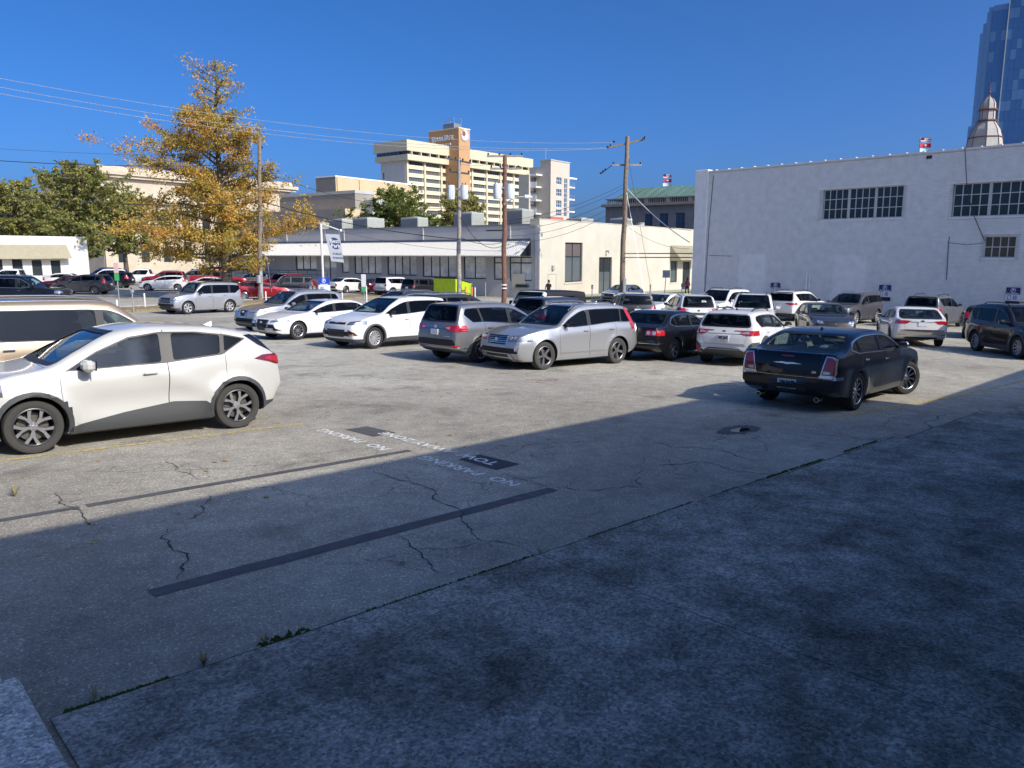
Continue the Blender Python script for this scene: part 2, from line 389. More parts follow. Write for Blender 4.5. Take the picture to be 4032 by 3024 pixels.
        if P.get('doors', True):
            spans = [(bx, df)] + ([(dr, bx)] if dr is not None and dr < bx - .3 else [])
            shell_full = body; dp = MB()
            for a, b in spans:
                for sg in (1, -1): y0, y1 = sorted((sg * (hw - .26), sg * (hw + .3))); dp.prism(door_poly(a, b, 0.0), 'y', y0, y1)
            s.door_ids = []
            for a, b in spans:
                dm = boolean(shell_full, MB().prism(door_poly(a, b, G), 'y', hw - .26 , hw + .3).me('d'), 'INTERSECT')
                s.door_ids.append((dm, s.mirror(dm), a, b))
            # the two spans touch at the B pillar: cut one at a time so the cutter stays simple
            for a, b in spans:
                cutm = MB()
                for sg in (1, -1): y0, y1 = sorted((sg * (hw - .27), sg * (hw + .3))); cutm.prism(door_poly(a - .0005, b + .0005, 0.0), 'y', y0, y1)
                body = boolean(body, cutm.me('d'))
        # bonnet and tailgate
        if P.get('bonnet'):
            bf_, br_, zc, wr = P['bonnet']
            xs = np.linspace(br_, bf_, 9); pl = [(x, float(s.plan(x)) * wr) for x in xs]; pl[-1] = (pl[-1][0] - .05, pl[-1][1] * .96); poly = pl + [(x, -y) for x, y in pl[::-1]]
            bon = boolean(body, MB().prism(offset_poly(poly, -G), 'z', zc, 2.5).me('b'), 'INTERSECT')
            body = boolean(body, MB().prism(poly, 'z', zc - .004, 2.5).me('b'))
            s.finish_skin('bonnet', bon)
        if P.get('tail'):
            tp, tx = P['tail']; poly = round_poly(tp + [(-y, z) for y, z in tp[::-1]], .05)
            tl = boolean(body, MB().prism(offset_poly(poly, -G), 'x', s.xr - .4, tx).me('b'), 'INTERSECT')
            body = boolean(body, MB().prism(poly, 'x', s.xr - .4, tx + .004).me('b'))
            s.finish_skin(P.get('tail_name', 'tailgate'), tl)
        s.finish_skin('body', body)
        gs = boolean(s.solid(.008), s.solid(.013))
        gk = P.get('glass', ['glass_tint', 'glass_dark', 'glass_dark', 'glass_dark'])
        wn = [boolean(gs, MB().prism(offset_poly(q, .004), 'y', .2, 2).me('p'), 'INTERSECT') for q in wins]
        nd = 0
        if P.get('doors', True):
            for k, (dm, dm2, a, b) in enumerate(s.door_ids):
                i1 = s.finish_skin('door', dm); i2 = s.finish_skin('door', dm2, flip=True)
                xc = (a + .09 if k == 0 else a + .12) if P.get('handle_x') is None else P['handle_x'][k]
                if xc is None:
                    if k < len(wn): s.part('window', wn[k], gk[k], parent=i1, smooth=40); s.part('window', s.mirror(wn[k]), None, parent=i2)
                    nd = k + 1; continue
                zh = P.get('handle_z', float(s.belt((a + b) / 2)) - .13) + (.02 if k else 0)
                hm = MB()
                y = s.ysurf(xc, zh); hm.bbox(xc - .02, xc + .16, y + .012, y + .035, zh - .016, zh + .014, .01); hm.box(xc - .01, xc + .02, y - .01, y + .02, zh - .01, zh + .01); hm.box(xc + .12, xc + .15, y - .01, y + .02, zh - .01, zh + .01)
                hm1 = hm.me('handle'); hmat = P.get('handle', 'car_paint')
                s.part('handle', hm1, hmat, parent=i1, paint=hmat == 'car_paint', smooth=40); s.part('handle', s.mirror(hm1), None, parent=i2, paint=hmat == 'car_paint')
                if k < len(wn):
                    s.part('window', wn[k], gk[k], parent=i1, smooth=40); s.part('window', s.mirror(wn[k]), None, parent=i2)
                nd = k + 1
        for k in range(nd, len(wn)):
            s.part('quarter_window', wn[k], gk[min(k, 3)], smooth=40); s.part('quarter_window', s.mirror(wn[k]), None)
        s.part('windscreen', boolean(gs, MB().prism(offset_poly(wsp, .004), 'x', rfx - .25, s.xf + .3).me('p'), 'INTERSECT'), P.get('ws_glass', 'glass_clear'), smooth=40)
        if P.get('rear_glass', True): s.part('rear_window', boolean(gs, MB().prism(offset_poly(rwp, .004), 'x', s.xr - .3, rrx + .2).me('p'), 'INTERSECT'), P.get('rw_glass', 'glass_dark'), smooth=40)
        # black frames round the glass
        ts = boolean(s.solid(-.0025), s.solid(.004)); big = round_poly(offset_poly(dlo, .004), .03)
        fm = boolean(ts, MB().prism(big, 'y', .2, 2).me('p'), 'INTERSECT'); fm = boolean(fm, wp.me('w'))
        s.part('window_frame', fm, P.get('frame', 'trim_black'), smooth=40); s.part('window_frame', s.mirror(fm), None)
        if P.get('dlo_chrome'):
            ts2 = boolean(s.solid(-.007), s.solid(.0)); rg = boolean(ts2, MB().prism(round_poly(offset_poly(dlo, .022), .04), 'y', .2, 2).me('p'), 'INTERSECT')
            rg = boolean(rg, MB().prism(big, 'y', -2, 2).me('p')); s.part('window_trim', rg, P['dlo_chrome'], smooth=40); s.part('window_trim', s.mirror(rg), None)
        sur = boolean(ts, MB().prism(offset_poly(wsp, .022), 'x', rfx - .25, s.xf + .3).me('p'), 'INTERSECT'); sur = boolean(sur, MB().prism(offset_poly(wsp, -.012), 'x', -9, 9).me('p')); s.part('windscreen_seal', sur, 'trim_black', smooth=40)
        if P.get('rear_glass', True) and P.get('rw_seal', True):
            sur = boolean(ts, MB().prism(offset_poly(rwp, .028), 'x', s.xr - .3, rrx + .2).me('p'), 'INTERSECT'); sur = boolean(sur, MB().prism(offset_poly(rwp, -.016), 'x', -9, 9).me('p')); s.part('rear_window_seal', sur, 'trim_black', smooth=40)
    def finish_skin(s, name, me, flip=False):
        me.materials.clear(); me.materials.append(MAT['car_paint']); me.materials.append(MAT['lining_tan' if s.P.get('seats') == 'seat_tan' else 'interior'])
        idx = []
        for p in me.polygons:
            c = p.center.copy(); h = s.tree.find_nearest(c); idx.append(1 if h[3] > .008 else 0)
        me.polygons.foreach_set('material_index', idx); shade(me, 32)
        s.parts.append(dict(name=name, me=me, parent=None, paint=True, loc=None, rot=None, label=None)); return len(s.parts) - 1
    def interior_parts(s):
        P = s.P; hw = s.hw; sm = P.get('seats', 'seat_dark'); cow = P['cab'][0]; zf = P.get('floor', .36); hz = P['H']
        def seat(x, y0, y1, zt):
            m = MB(); m.bbox(x - .05, x + .46, y0, y1, zf - .04, zf + .22, .05)
            yc0, yc1 = y0 + .02, y1 - .02
            v = [(x, yc0, zf + .1), (x + .12, yc0, zf + .1), (x + .12, yc1, zf + .1), (x, yc1, zf + .1), (x - .2, yc0 + .04, zt - .2), (x - .1, yc0 + .04, zt - .2), (x - .1, yc1 - .04, zt - .2), (x - .2, yc1 - .04, zt - .2)]
            m.add(v, [(0, 3, 2, 1), (4, 5, 6, 7), (0, 1, 5, 4), (1, 2, 6, 5), (2, 3, 7, 6), (3, 0, 4, 7)])
            ym = (y0 + y1) / 2; m.bbox(x - .2, x - .09, ym - .13, ym + .13, zt - .17, zt, .045); return m
        fx = P.get('seat_x', cow - 1.16); zt = hz - .24
        for sg in (1, -1):
            y0, y1 = sorted((sg * .12, sg * .62)); s.part('front_seat', seat(fx, y0, y1, zt).me('seat'), sm, smooth=50)
        if P.get('rear_seat', True):
            rx = fx - .85; m = MB(); m.bbox(rx - .05, rx + .42, -.62, .62, zf - .02, zf + .2, .06)
            v = [(rx, -.62, zf + .1), (rx + .1, -.62, zf + .1), (rx + .1, .62, zf + .1), (rx, .62, zf + .1), (rx - .2, -.6, zt - .22), (rx - .1, -.6, zt - .22), (rx - .1, .6, zt - .22), (rx - .2, .6, zt - .22)]
            m.add(v, [(0, 3, 2, 1), (4, 5, 6, 7), (0, 1, 5, 4), (1, 2, 6, 5), (2, 3, 7, 6), (3, 0, 4, 7)])
            for y in (-.38, .38): m.bbox(rx - .2, rx - .1, y - .13, y + .13, zt - .2, zt - .05, .04)
            s.part('rear_seat', m.me('rear_seat'), sm, smooth=50)
        zc = float(s.top(cow)); m = MB(); m.bbox(cow - .62, cow - .12, -hw + .14, hw - .14, zf + .2, zc - .035, .06); s.part('dashboard', m.me('dash'), 'interior', smooth=50)
        m = MB(); c = Vector((fx + .52, .37, zc - .10)); pts = []
        for k in range(17):
            t = 2 * math.pi * k / 16; pts.append(c + Vector((-.075 * math.sin(t) * .6, .185 * math.cos(t), .17 * math.sin(t))))
        m.tube(pts, .016, 6, cap=False); m.tube([c + Vector((0, -.17, 0)), c + Vector((0, .17, 0))], .02, 6); s.part('steering_wheel', m.me('steer'), 'interior', smooth=60)
    # -------------------------------------------------------------- wheels
    def wheels(s, style='five', spoke='alloy', tw=.225, rimr=None, steer=0.0, tyre='tyre', track=None):
        P = s.P; R = s.R; rr = rimr or R * .665; key = (style, spoke, round(R, 3), round(rr, 3), tw, tyre)
        ty, rm, bd = wheel_meshes(*key); tr = track or (s.hw - tw / 2 - .012)
        for i, a in enumerate(s.ax):
            for sg in (1, -1):
                w = len(s.parts); rz = (0 if sg > 0 else math.pi) + (steer if i == 0 else 0)
                s.parts.append(dict(name='wheel', me=None, parent=None, paint=False, loc=(a, sg * tr, R), rot=(0, 0, rz), label=None))
                ph = (.3 * i + .17 * sg)
                for nm, me in (('tyre', ty), ('rim', rm), ('brake_disc', bd)):
                    s.parts.append(dict(name=nm, me=me, parent=w, paint=False, loc=(0, 0, 0), rot=(0, ph, 0), label=None))
    def mirrors(s, x, z, mat='car_paint', size=(.12, .20, .14), cap=None):
        y = s.ysurf(x, z - .04) - .02; m = MB(); dx, dy, dz = size
        m.bbox(x - dx * .5, x + dx * .5, y + .07, y + .07 + dy, z - dz * .42, z + dz * .58, .045); me = m.me('mirror')
        a = s.part('wing_mirror', me, mat, paint=mat == 'car_paint', smooth=50); me2 = s.mirror(me); b = s.part('wing_mirror', me2, None, paint=mat == 'car_paint')
        m = MB(); m.tube([(x + .03, y - .03, z - .05), (x + .02, y + .1, z - .03)], [.035, .028], 6); st = m.me('stalk'); s.part('mirror_arm', st, 'trim_black', parent=a, smooth=50); s.part('mirror_arm', s.mirror(st), None, parent=b)
        m = MB(); m.box(x - dx * .5 - .004, x - dx * .5 + .01, y + .09, y + .05 + dy, z - dz * .32, z + dz * .48); g = m.me('mglass'); s.part('mirror_glass', g, 'mirror_glass', parent=a); s.part('mirror_glass', s.mirror(g), None, parent=b)
    def rails(s, x0, x1, y, mat='satin_metal', h=.045, black=False):
        pts = []
        for t in np.linspace(0, 1, 9):
            x = x0 + (x1 - x0) * t; e = min(t, 1 - t) * 8; pts.append((x, y, s.zsurf(x, y) + (-.01 if e < .01 else h * min(1, e) ** .5)))
        m = MB(); m.tube(pts, .017, 6); me = m.me('rail'); s.part('roof_rail', me, mat, smooth=50); s.part('roof_rail', s.mirror(me), None)
    def plate(s, txt=None, z=.8, front=False, mat='plate_white', w=.30, h=.15, y=0.0, sub=None):
        x = s.xsurf(y, z, front); sg = 1 if front else -1
        m = MB(); x0, x1 = sorted((x - sg * .03, x + sg * .018)); m.box(x0, x1, y - w / 2, y + w / 2, z - h / 2, z + h / 2)
        i = s.part('number_plate', m.me('plate'), mat)
        if txt:
            t = text_mesh(txt, .118, 'ink', .002, bold=.006, xs=.62); ro = Matrix.Rotation(math.pi / 2, 4, 'X')
            t.transform(Matrix.Translation((x + sg * .0195, y, z + .008)) @ Matrix.Rotation(math.pi / 2 * sg, 4, 'Z') @ ro); s.part('plate_lettering', t, 'ink', parent=i)
            if sub:
                t = text_mesh(sub, .028, 'ink', .002, xs=.9); t.transform(Matrix.Translation((x + sg * .0195, y, z - .058)) @ Matrix.Rotation(math.pi / 2 * sg, 4, 'Z') @ ro); s.part('plate_lettering', t, 'ink', parent=i)
        return i
    def fin(s, x, mat='car_paint', h=.06):
        z = s.zsurf(x, 0); m = MB(); m.add([(x + .09, 0, z - .005), (x - .06, .03, z - .01), (x - .06, -.03, z - .01), (x - .07, 0, z + h)], [(0, 2, 1), (0, 1, 3), (0, 3, 2), (1, 2, 3)]); s.part('antenna', m.me('fin'), mat, paint=mat == 'car_paint', smooth=60)
    def wiper(s, z, y0=.02, y1=.5):
        x0 = s.xsurf(y0, z, False); x1 = s.xsurf(y1, z + .05, False); m = MB(); m.tube([(x0 - .015, y0, z), (x1 - .012, y1, z + .05)], .012, 5); s.part('rear_wiper', m.me('wiper'), 'trim_black', smooth=60)
    def badge(s, pts_r, y, z, mat='chrome', front=True, ry=None):
        x = s.xsurf(y, z, front); sg = 1 if front else -1; n = 18; ry = ry or pts_r
        m = MB(); a, b = sorted((x - .02, x + sg * .012) if sg > 0 else (x - .012, x + .02)); m.prism([(y + ry * math.cos(2 * math.pi * k / n), z + pts_r * math.sin(2 * math.pi * k / n)) for k in range(n)], 'x', a, b); return s.part('badge', m.me('badge'), mat)
    def bars(s, name, zs, y0, y1, mat, front=True, d=.009, th=.011):
        """horizontal grille bars following the nose"""
        for z in zs:
            s.patch(name, [(y0, z - th), (y1, z - th), (y1, z + th), (y0, z + th)], 'x', *((s.xf - .5, s.xf + .3) if front else (s.xr - .3, s.xr + .5)), mat, d=d, mir=False)
    def place(s, name, loc, yaw, color, label, cat='car', group=None, steer=None, zfun=None, scale=None):
        root = bpy.data.objects.new(name, None); COL.objects.link(root); tag(root, label, cat, group)
        x, y = loc[0], loc[1]; c, sn = math.cos(yaw), math.sin(yaw); zf = zfun or ground
        w2 = s.P['wb'] / 2; h = s.hw
        zF = zf(x + c * w2, y + sn * w2); zB = zf(x - c * w2, y - sn * w2); zL = zf(x - sn * h, y + c * h); zR = zf(x + sn * h, y - c * h)
        root.location = (x, y, (zF + zB) / 2); pit = -math.atan2(zF - zB, 2 * w2); rol = math.atan2(zL - zR, 2 * h)
        root.rotation_euler = (Matrix.Rotation(yaw, 3, 'Z') @ Matrix.Rotation(pit, 3, 'Y') @ Matrix.Rotation(rol, 3, 'X')).to_euler()
        if scale: root.scale = scale
        root.empty_display_size = .3; made = []
        for p in s.parts:
            o = bpy.data.objects.new(p['name'], p['me']); COL.objects.link(o); made.append(o)
            o.parent = root if p['parent'] is None else made[p['parent']]
            if p['loc']: o.location = p['loc']
            if p['rot']: o.rotation_euler = p['rot']
            if p['paint']: o.color = color
            if p['label']: o['label'] = p['label']
            if p['me'] is None: o.empty_display_size = .1
        return root
_WM = {}
def wheel_meshes(style, spoke, R, rr, tw, tyre):
    key = (style, spoke, R, rr, tw, tyre)
    if key in _WM: return _WM[key]
    h = tw / 2; sw = (R - rr)
    prof = [(rr - .004, -h * .82), (rr + .012, -h * .93), (rr + sw * .45, -h * 1.0), (R - sw * .18, -h * .93), (R - .006, -h * .74), (R, -h * .45), (R, h * .45), (R - .006, h * .74), (R - sw * .18, h * .93), (rr + sw * .45, h * 1.0), (rr + .012, h * .93), (rr - .004, h * .82)]
    ty = MB().lathe(prof, 'y', 40).me('tyre', tyre, 40)
    m = MB(); m.lathe([(rr, -h * .85), (rr, h * .86), (rr - .012, h * .90), (rr - .022, h * .84), (rr - .024, -h * .85)], 'y', 40); nb = len(m.f)
    yf = h * .72
    def sp(poly, yh=yf - .025, yo=yf, th=.035):
        """spoke outline in polar terms: (radius, angle); faces dished towards the hub"""
        v = []; n = len(poly)
        for r, a in poly:
            y = yh + (yo - yh) * r / rr; v.append((r * math.cos(a), y, r * math.sin(a)))
        for r, a in poly:
            y = yh + (yo - yh) * r / rr; v.append((r * math.cos(a) * .985, y - th, r * math.sin(a)))
        m.add(v, [tuple(range(n))[::-1], tuple(range(n, 2 * n))] + [(i, (i + 1) % n, n + (i + 1) % n, n + i) for i in range(n)])
    hubr = rr * .24; ro = rr * .965; TP = 2 * math.pi
    if style == 'five':
        for k in range(5):
            a = TP * k / 5; sp([(hubr * .6, a - .55), (ro, a - .17), (ro, a + .17), (hubr * .6, a + .55)])
    elif style == 'double':
        for k in range(5):
            a = TP * k / 5
            for q in (-1, 1): sp([(hubr * .8, a + q * .05), (ro, a + q * .22), (ro, a + q * .40), (hubr * .9, a + q * .42)])
    elif style == 'vee':
        for k in range(5):
            a = TP * k / 5
            for q in (-1, 1): sp([(hubr * .7, a + q * .02 - .3), (rr * .55, a + q * .13 - .12), (ro, a + q * .33 - .10), (ro, a + q * .33 + .10), (rr * .52, a + q * .13 + .13), (hubr * .7, a + q * .02 + .3)])
    elif style == 'ten':
        for k in range(10):
            a = TP * k / 10; sp([(hubr * .8, a - .2), (ro, a - .085), (ro, a + .085), (hubr * .8, a + .2)])
    elif style == 'seven':
        for k in range(7):
            a = TP * k / 7
            for q in (-1, 1): sp([(hubr * .9, a + q * .06), (ro, a + q * .10), (ro, a + q * .32), (hubr * .9, a + q * .36)])
    elif style == 'six':
        for k in range(6):
            a = TP * k / 6; sp([(hubr * .7, a - .42), (ro, a - .2), (ro, a + .2), (hubr * .7, a + .42)])
    ns = len(m.f)
    m.lathe([(.004, yf - .02), (hubr * .8, yf - .018), (hubr * 1.02, yf - .03), (hubr * 1.02, yf - .08), (.004, yf - .08)], 'y', 18)
    m.lathe([(.003, yf - .008), (rr * .10, yf - .008), (rr * .12, yf - .025), (.003, yf - .025)], 'y', 14)
    for k in range(5):
        a = TP * (k + .5) / 5; m.lathe([(.002, yf - .012), (.012, yf - .012), (.012, yf - .03), (.002, yf - .03)], 'y', 6, centre=(hubr * .6 * math.cos(a), 0, hubr * .6 * math.sin(a)))
    rm = m.me('rim', spoke); rm.materials.append(MAT['alloy_dark'])
    mi = [0] * len(rm.polygons)
    for i in range(len(mi)):
        if i < nb and i % 5 in (0,): pass
    for i, p in enumerate(rm.polygons):
        if i < nb and (p.center.y < h * .80 or style == 'vee'): mi[i] = 1
        if nb <= i < ns and p.normal.y < .5 and spoke == 'alloy' and style in ('vee', 'ten', 'double'): mi[i] = 1
    rm.polygons.foreach_set('material_index', mi); shade(rm, 30)
    d = MB(); d.lathe([(.02, -h * .1), (rr * .74, -h * .1), (rr * .74, -h * .25), (.02, -h * .25)], 'y', 24); d.lathe([(.01, -h * .5), (rr - .026, -h * .5), (rr - .026, -h * .6), (.01, -h * .6)], 'y', 24)
    bd = d.me('brake', 'brake'); bd.materials.append(MAT['interior'])
    bd.polygons.foreach_set('material_index', [0 if i < 96 else 1 for i in range(len(bd.polygons))]); shade(bd, 30)
    _WM[key] = (ty, rm, bd); return _WM[key]
# ================================================================== ground
def ground(x, y):
    a = -.031 * x - .011 * y - 2.40
    b = -.0186 * min(x, 110) + .0004 * y - 3.0 - (.004 * (x - 110) if x > 110 else 0)
    return (a + b + math.sqrt((a - b)**2 + .0025)) / 2
_cp, _sp = math.cos(PITCH), math.sin(PITCH)
_F = Vector((math.cos(AZ) * _cp, math.sin(AZ) * _cp, -_sp)); _Rt = Vector((math.sin(AZ), -math.cos(AZ), 0)); _Dn = -_Rt.cross(_F)
def survey(px, py, d):
    """world point seen at bearing (px, py) of the survey photograph, d metres out"""
    return (_F + _Rt * ((px - 2016) / 3020) + _Dn * ((py - 1512) / 3020)) * d
def asphalt_mat():
    m, nt, b = _new('asphalt'); N = nt.nodes; L = nt.links
    tc = N.new('ShaderNodeTexCoord'); P = tc.outputs['Object']
    def noise(s, d=6, r=.6):
        n = N.new('ShaderNodeTexNoise'); n.inputs['Scale'].default_value = s; n.inputs['Detail'].default_value = d; n.inputs['Roughness'].default_value = r; L.new(P, n.inputs['Vector']); return n.outputs['Fac']
    def ramp(src, a, b_, c0, c1):
        r = N.new('ShaderNodeValToRGB'); r.color_ramp.elements[0].position = a; r.color_ramp.elements[1].position = b_; r.color_ramp.elements[0].color = (*c0, 1); r.color_ramp.elements[1].color = (*c1, 1); L.new(src, r.inputs['Fac']); return r.outputs['Color']
    def mul(x, y, f=1.0):
        q = N.new('ShaderNodeMix'); q.data_type = 'RGBA'; q.blend_type = 'MULTIPLY'; q.inputs['Factor'].default_value = f; L.new(x, q.inputs['A']); L.new(y, q.inputs['B']); return q.outputs['Result']
    base = ramp(noise(.35, 7, .62), .30, .72, (.375, .355, .305), (.50, .478, .415))
    mid = ramp(noise(3.2, 6, .7), .28, .75, (.72, .72, .73), (1.12, 1.11, 1.09))
    v = N.new('ShaderNodeTexVoronoi'); v.inputs['Scale'].default_value = 78; L.new(P, v.inputs['Vector'])
    sp = N.new('ShaderNodeSeparateColor'); L.new(v.outputs['Color'], sp.inputs[0])
    agg = ramp(sp.outputs[0], .0, 1.0, (.76, .76, .77), (1.18, 1.17, 1.13)); 
    r3 = N.new('ShaderNodeValToRGB'); r3.color_ramp.elements[0].position = .86; r3.color_ramp.elements[0].color = (1, 1, 1, 1); r3.color_ramp.elements[1].position = .95; r3.color_ramp.elements[1].color = (1.75, 1.72, 1.62, 1); L.new(sp.outputs[1], r3.inputs['Fac'])
    fine = ramp(noise(260, 3, .7), .3, .7, (.75, .75, .75), (1.2, 1.2, 1.2))
    oil = mul(ramp(noise(.85, 5, .55), .58, .76, (1, 1, 1), (.55, .54, .54)), ramp(noise(.13, 3, .5), .34, .62, (.74, .73, .73), (1.06, 1.06, 1.05)))
    # hairline cracking
    nd = N.new('ShaderNodeTexNoise'); nd.inputs['Scale'].default_value = 1.6; nd.inputs['Detail'].default_value = 6; L.new(P, nd.inputs['Vector']); ad = N.new('ShaderNodeVectorMath'); ad.operation = 'MULTIPLY_ADD'; L.new(nd.outputs['Color'], ad.inputs[0]); ad.inputs[1].default_value = (.9, .9, .9); L.new(P, ad.inputs[2])
    ve = N.new('ShaderNodeTexVoronoi'); ve.feature = 'DISTANCE_TO_EDGE'; ve.inputs['Scale'].default_value = .62; L.new(ad.outputs[0], ve.inputs['Vector']); hair = ramp(ve.outputs['Distance'], .0, .0075, (.42, .40, .38), (1, 1, 1)); msk = ramp(noise(.33, 4, .6), .50, .60, (0, 0, 0), (1, 1, 1))
    hm = N.new('ShaderNodeMix'); hm.data_type = 'RGBA'; hm.inputs['A'].default_value = (1, 1, 1, 1); L.new(msk, hm.inputs['Factor']); L.new(hair, hm.inputs['B'])
    c = mul(mul(mul(mul(mul(mul(base, mid), agg), fine), oil), r3.outputs['Color']), hm.outputs['Result'])
    L.new(c, b.inputs['Base Color']); b.inputs['Roughness'].default_value = .88; b.inputs['Specular IOR Level'].default_value = .25
    bp = N.new('ShaderNodeBump'); bp.inputs['Strength'].default_value = .55; bp.inputs['Distance'].default_value = .006; L.new(v.outputs['Distance'], bp.inputs['Height'])
    bp2 = N.new('ShaderNodeBump'); bp2.inputs['Strength'].default_value = .5; bp2.inputs['Distance'].default_value = .02; L.new(noise(14, 5), bp2.inputs['Height']); L.new(bp.outputs['Normal'], bp2.inputs['Normal']); L.new(bp2.outputs['Normal'], b.inputs['Normal'])
def concrete_mat(name, c0, c1, stain=(.35, .34, .36), s0=.45):
    m, nt, b = _new(name); N = nt.nodes; L = nt.links; tc = N.new('ShaderNodeTexCoord'); P = tc.outputs['Object']
    def noise(s, d=6, r=.6, dist=0):
        n = N.new('ShaderNodeTexNoise'); n.inputs['Scale'].default_value = s; n.inputs['Detail'].default_value = d; n.inputs['Roughness'].default_value = r; n.inputs['Distortion'].default_value = dist; L.new(P, n.inputs['Vector']); return n.outputs['Fac']
    def ramp(src, a, b_, k0, k1):
        r = N.new('ShaderNodeValToRGB'); r.color_ramp.elements[0].position = a; r.color_ramp.elements[1].position = b_; r.color_ramp.elements[0].color = (*k0, 1); r.color_ramp.elements[1].color = (*k1, 1); L.new(src, r.inputs['Fac']); return r.outputs['Color']
    def mul(x, y):
        q = N.new('ShaderNodeMix'); q.data_type = 'RGBA'; q.blend_type = 'MULTIPLY'; q.inputs['Factor'].default_value = 1; L.new(x, q.inputs['A']); L.new(y, q.inputs['B']); return q.outputs['Result']
    base = ramp(noise(.75, 12, .70), .34, .66, c0, c1); st = ramp(noise(2.6, 11, .74), .36, .58, stain, (1, 1, 1)); sp = ramp(noise(58, 4, .8), .32, .66, (.50, .50, .51), (1.40, 1.40, 1.37))
    vv = N.new('ShaderNodeTexVoronoi'); vv.inputs['Scale'].default_value = 46; L.new(P, vv.inputs['Vector']); ss = N.new('ShaderNodeSeparateColor'); L.new(vv.outputs['Color'], ss.inputs[0]); pit = ramp(ss.outputs[0], .05, .95, (.62, .62, .63), (1.32, 1.32, 1.30))
    L.new(mul(mul(mul(base, st), sp), pit), b.inputs['Base Color']); b.inputs['Roughness'].default_value = .9; b.inputs['Specular IOR Level'].default_value = .25
    bp = N.new('ShaderNodeBump'); bp.inputs['Strength'].default_value = .6; bp.inputs['Distance'].default_value = .008; L.new(noise(45, 5, .75), bp.inputs['Height']); L.new(bp.outputs['Normal'], b.inputs['Normal'])
asphalt_mat(); concrete_mat('concrete_apron', (.17, .165, .15), (.50, .485, .44), (.48, .47, .46)); concrete_mat('concrete_pale', (.55, .535, .50), (.72, .70, .66), (.7, .7, .7)); concrete_mat('concrete_walk', (.36, .34, .30), (.48, .45, .40), (.75, .74, .72))
pm('tar', (.035, .035, .038), .7, var=.3, vscale=6, bump=.2, bscale=60); pm('tar_old', (.085, .085, .09), .85, var=.25, vscale=5, bump=.3, bscale=80); pm('tar_mid', (.085, .085, .088), .75, var=.3, vscale=8, bump=.3, bscale=60); pm('crack', (.045, .042, .040), .95)
def worn_paint(name, col, lo=.42, hi=.60, sc=18):
    """road paint worn through in flakes"""
    m, nt, b = _new(name); N = nt.nodes; L = nt.links; tc = N.new('ShaderNodeTexCoord'); n = N.new('ShaderNodeTexNoise'); n.inputs['Scale'].default_value = sc; n.inputs['Detail'].default_value = 7; n.inputs['Roughness'].default_value = .75; L.new(tc.outputs['Object'], n.inputs['Vector'])
    r = N.new('ShaderNodeValToRGB'); r.color_ramp.elements[0].position = lo; r.color_ramp.elements[1].position = hi; L.new(n.outputs['Fac'], r.inputs['Fac'])
    b.inputs['Base Color'].default_value = (*col, 1); b.inputs['Roughness'].default_value = .8; tr = N.new('ShaderNodeBsdfTransparent'); mx = N.new('ShaderNodeMixShader'); L.new(r.outputs['Color'], mx.inputs[0]); L.new(tr.outputs[0], mx.inputs[1]); L.new(b.outputs[0], mx.inputs[2]); L.new(mx.outputs[0], N['Material Output'].inputs[0])
worn_paint('paint_white', (.72, .72, .69), .33, .47, 26); worn_paint('paint_yellow', (.60, .46, .16), .34, .56, 14); worn_paint('paint_yellow_faint', (.45, .37, .17), .50, .66, 9); worn_paint('paint_red', (.55, .10, .07), .46, .62, 14); worn_paint('paint_white_faint', (.5, .5, .48), .46, .62, 12)
pm('moss', (.035, .075, .010), .95, var=.5, vscale=30, bump=.6, bscale=120); pm('dry_grass', (.24, .19, .11), .95, var=.4, vscale=6); pm('lawn', (.10, .15, .035), .95, var=.4, vscale=4); pm('dirt', (.24, .19, .13), .95, var=.3, vscale=3, bump=.5, bscale=20); pm('puddle_water', (.01, .011, .012), .02, spec=.6)
def sheet(name, xs, ys, dz, mat, parent=None, kind=None, zf=None):
    V = [(x, y, (zf or ground)(x, y) + dz) for y in ys for x in xs]; n = len(xs); F = [(j * n + i, j * n + i + 1, (j + 1) * n + i + 1, (j + 1) * n + i) for j in range(len(ys) - 1) for i in range(n - 1)]
    o = ob(name, mk(name, V, F, mat, 60), parent)
    if kind: o['kind'] = kind
    return o
def gax(a, b, step, far=()): return list(np.arange(a, b, step)) + list(far)
lot = sheet('ground', [-900, -400, -200, -100, -50] + gax(-25, 130, 2.5, (150, 180, 220, 300, 450, 700, 1200, 2500)), [-400, -150, -60] + gax(-20, 140, 2.5, (160, 200, 260, 350, 500, 800, 1400, 3000)), 0, 'asphalt', kind='structure')
def decal(name, poly, dz, mat, parent=lot, sub=None):
    """flat mark following the ground"""
    me = mk(name, [(x, y, ground(x, y) + dz) for x, y in poly], [tuple(range(len(poly)))], mat); return ob(name, me, parent)
def strip(name, pts, w, dz, mat, parent=lot, rnd=0.0, seed=1):
    rg = random.Random(seed); V = []; F = []; P = []
    for i in range(len(pts) - 1):
        a, b = Vector(pts[i]), Vector(pts[i + 1]); n = max(1, int((b - a).length / .35))
        for k in range(n): P.append(a + (b - a) * (k / n))
    P.append(Vector(pts[-1]))
    for i, p in enumerate(P):
        d = (P[min(i + 1, len(P) - 1)] - P[max(i - 1, 0)]).normalized(); q = Vector((-d.y, d.x)); w0 = w * (1 + rnd * rg.uniform(-1, 1)); w1 = w * (1 + rnd * rg.uniform(-1, 1))
        for s, ww in ((.5, w0), (-.5, w1)): t = p + q * s * ww; V.append((t.x, t.y, ground(t.x, t.y) + dz))
    F = [(2 * i + 1, 2 * i + 3, 2 * i + 2, 2 * i) for i in range(len(P) - 1)]
    return ob(name, mk(name, V, F, mat), parent)
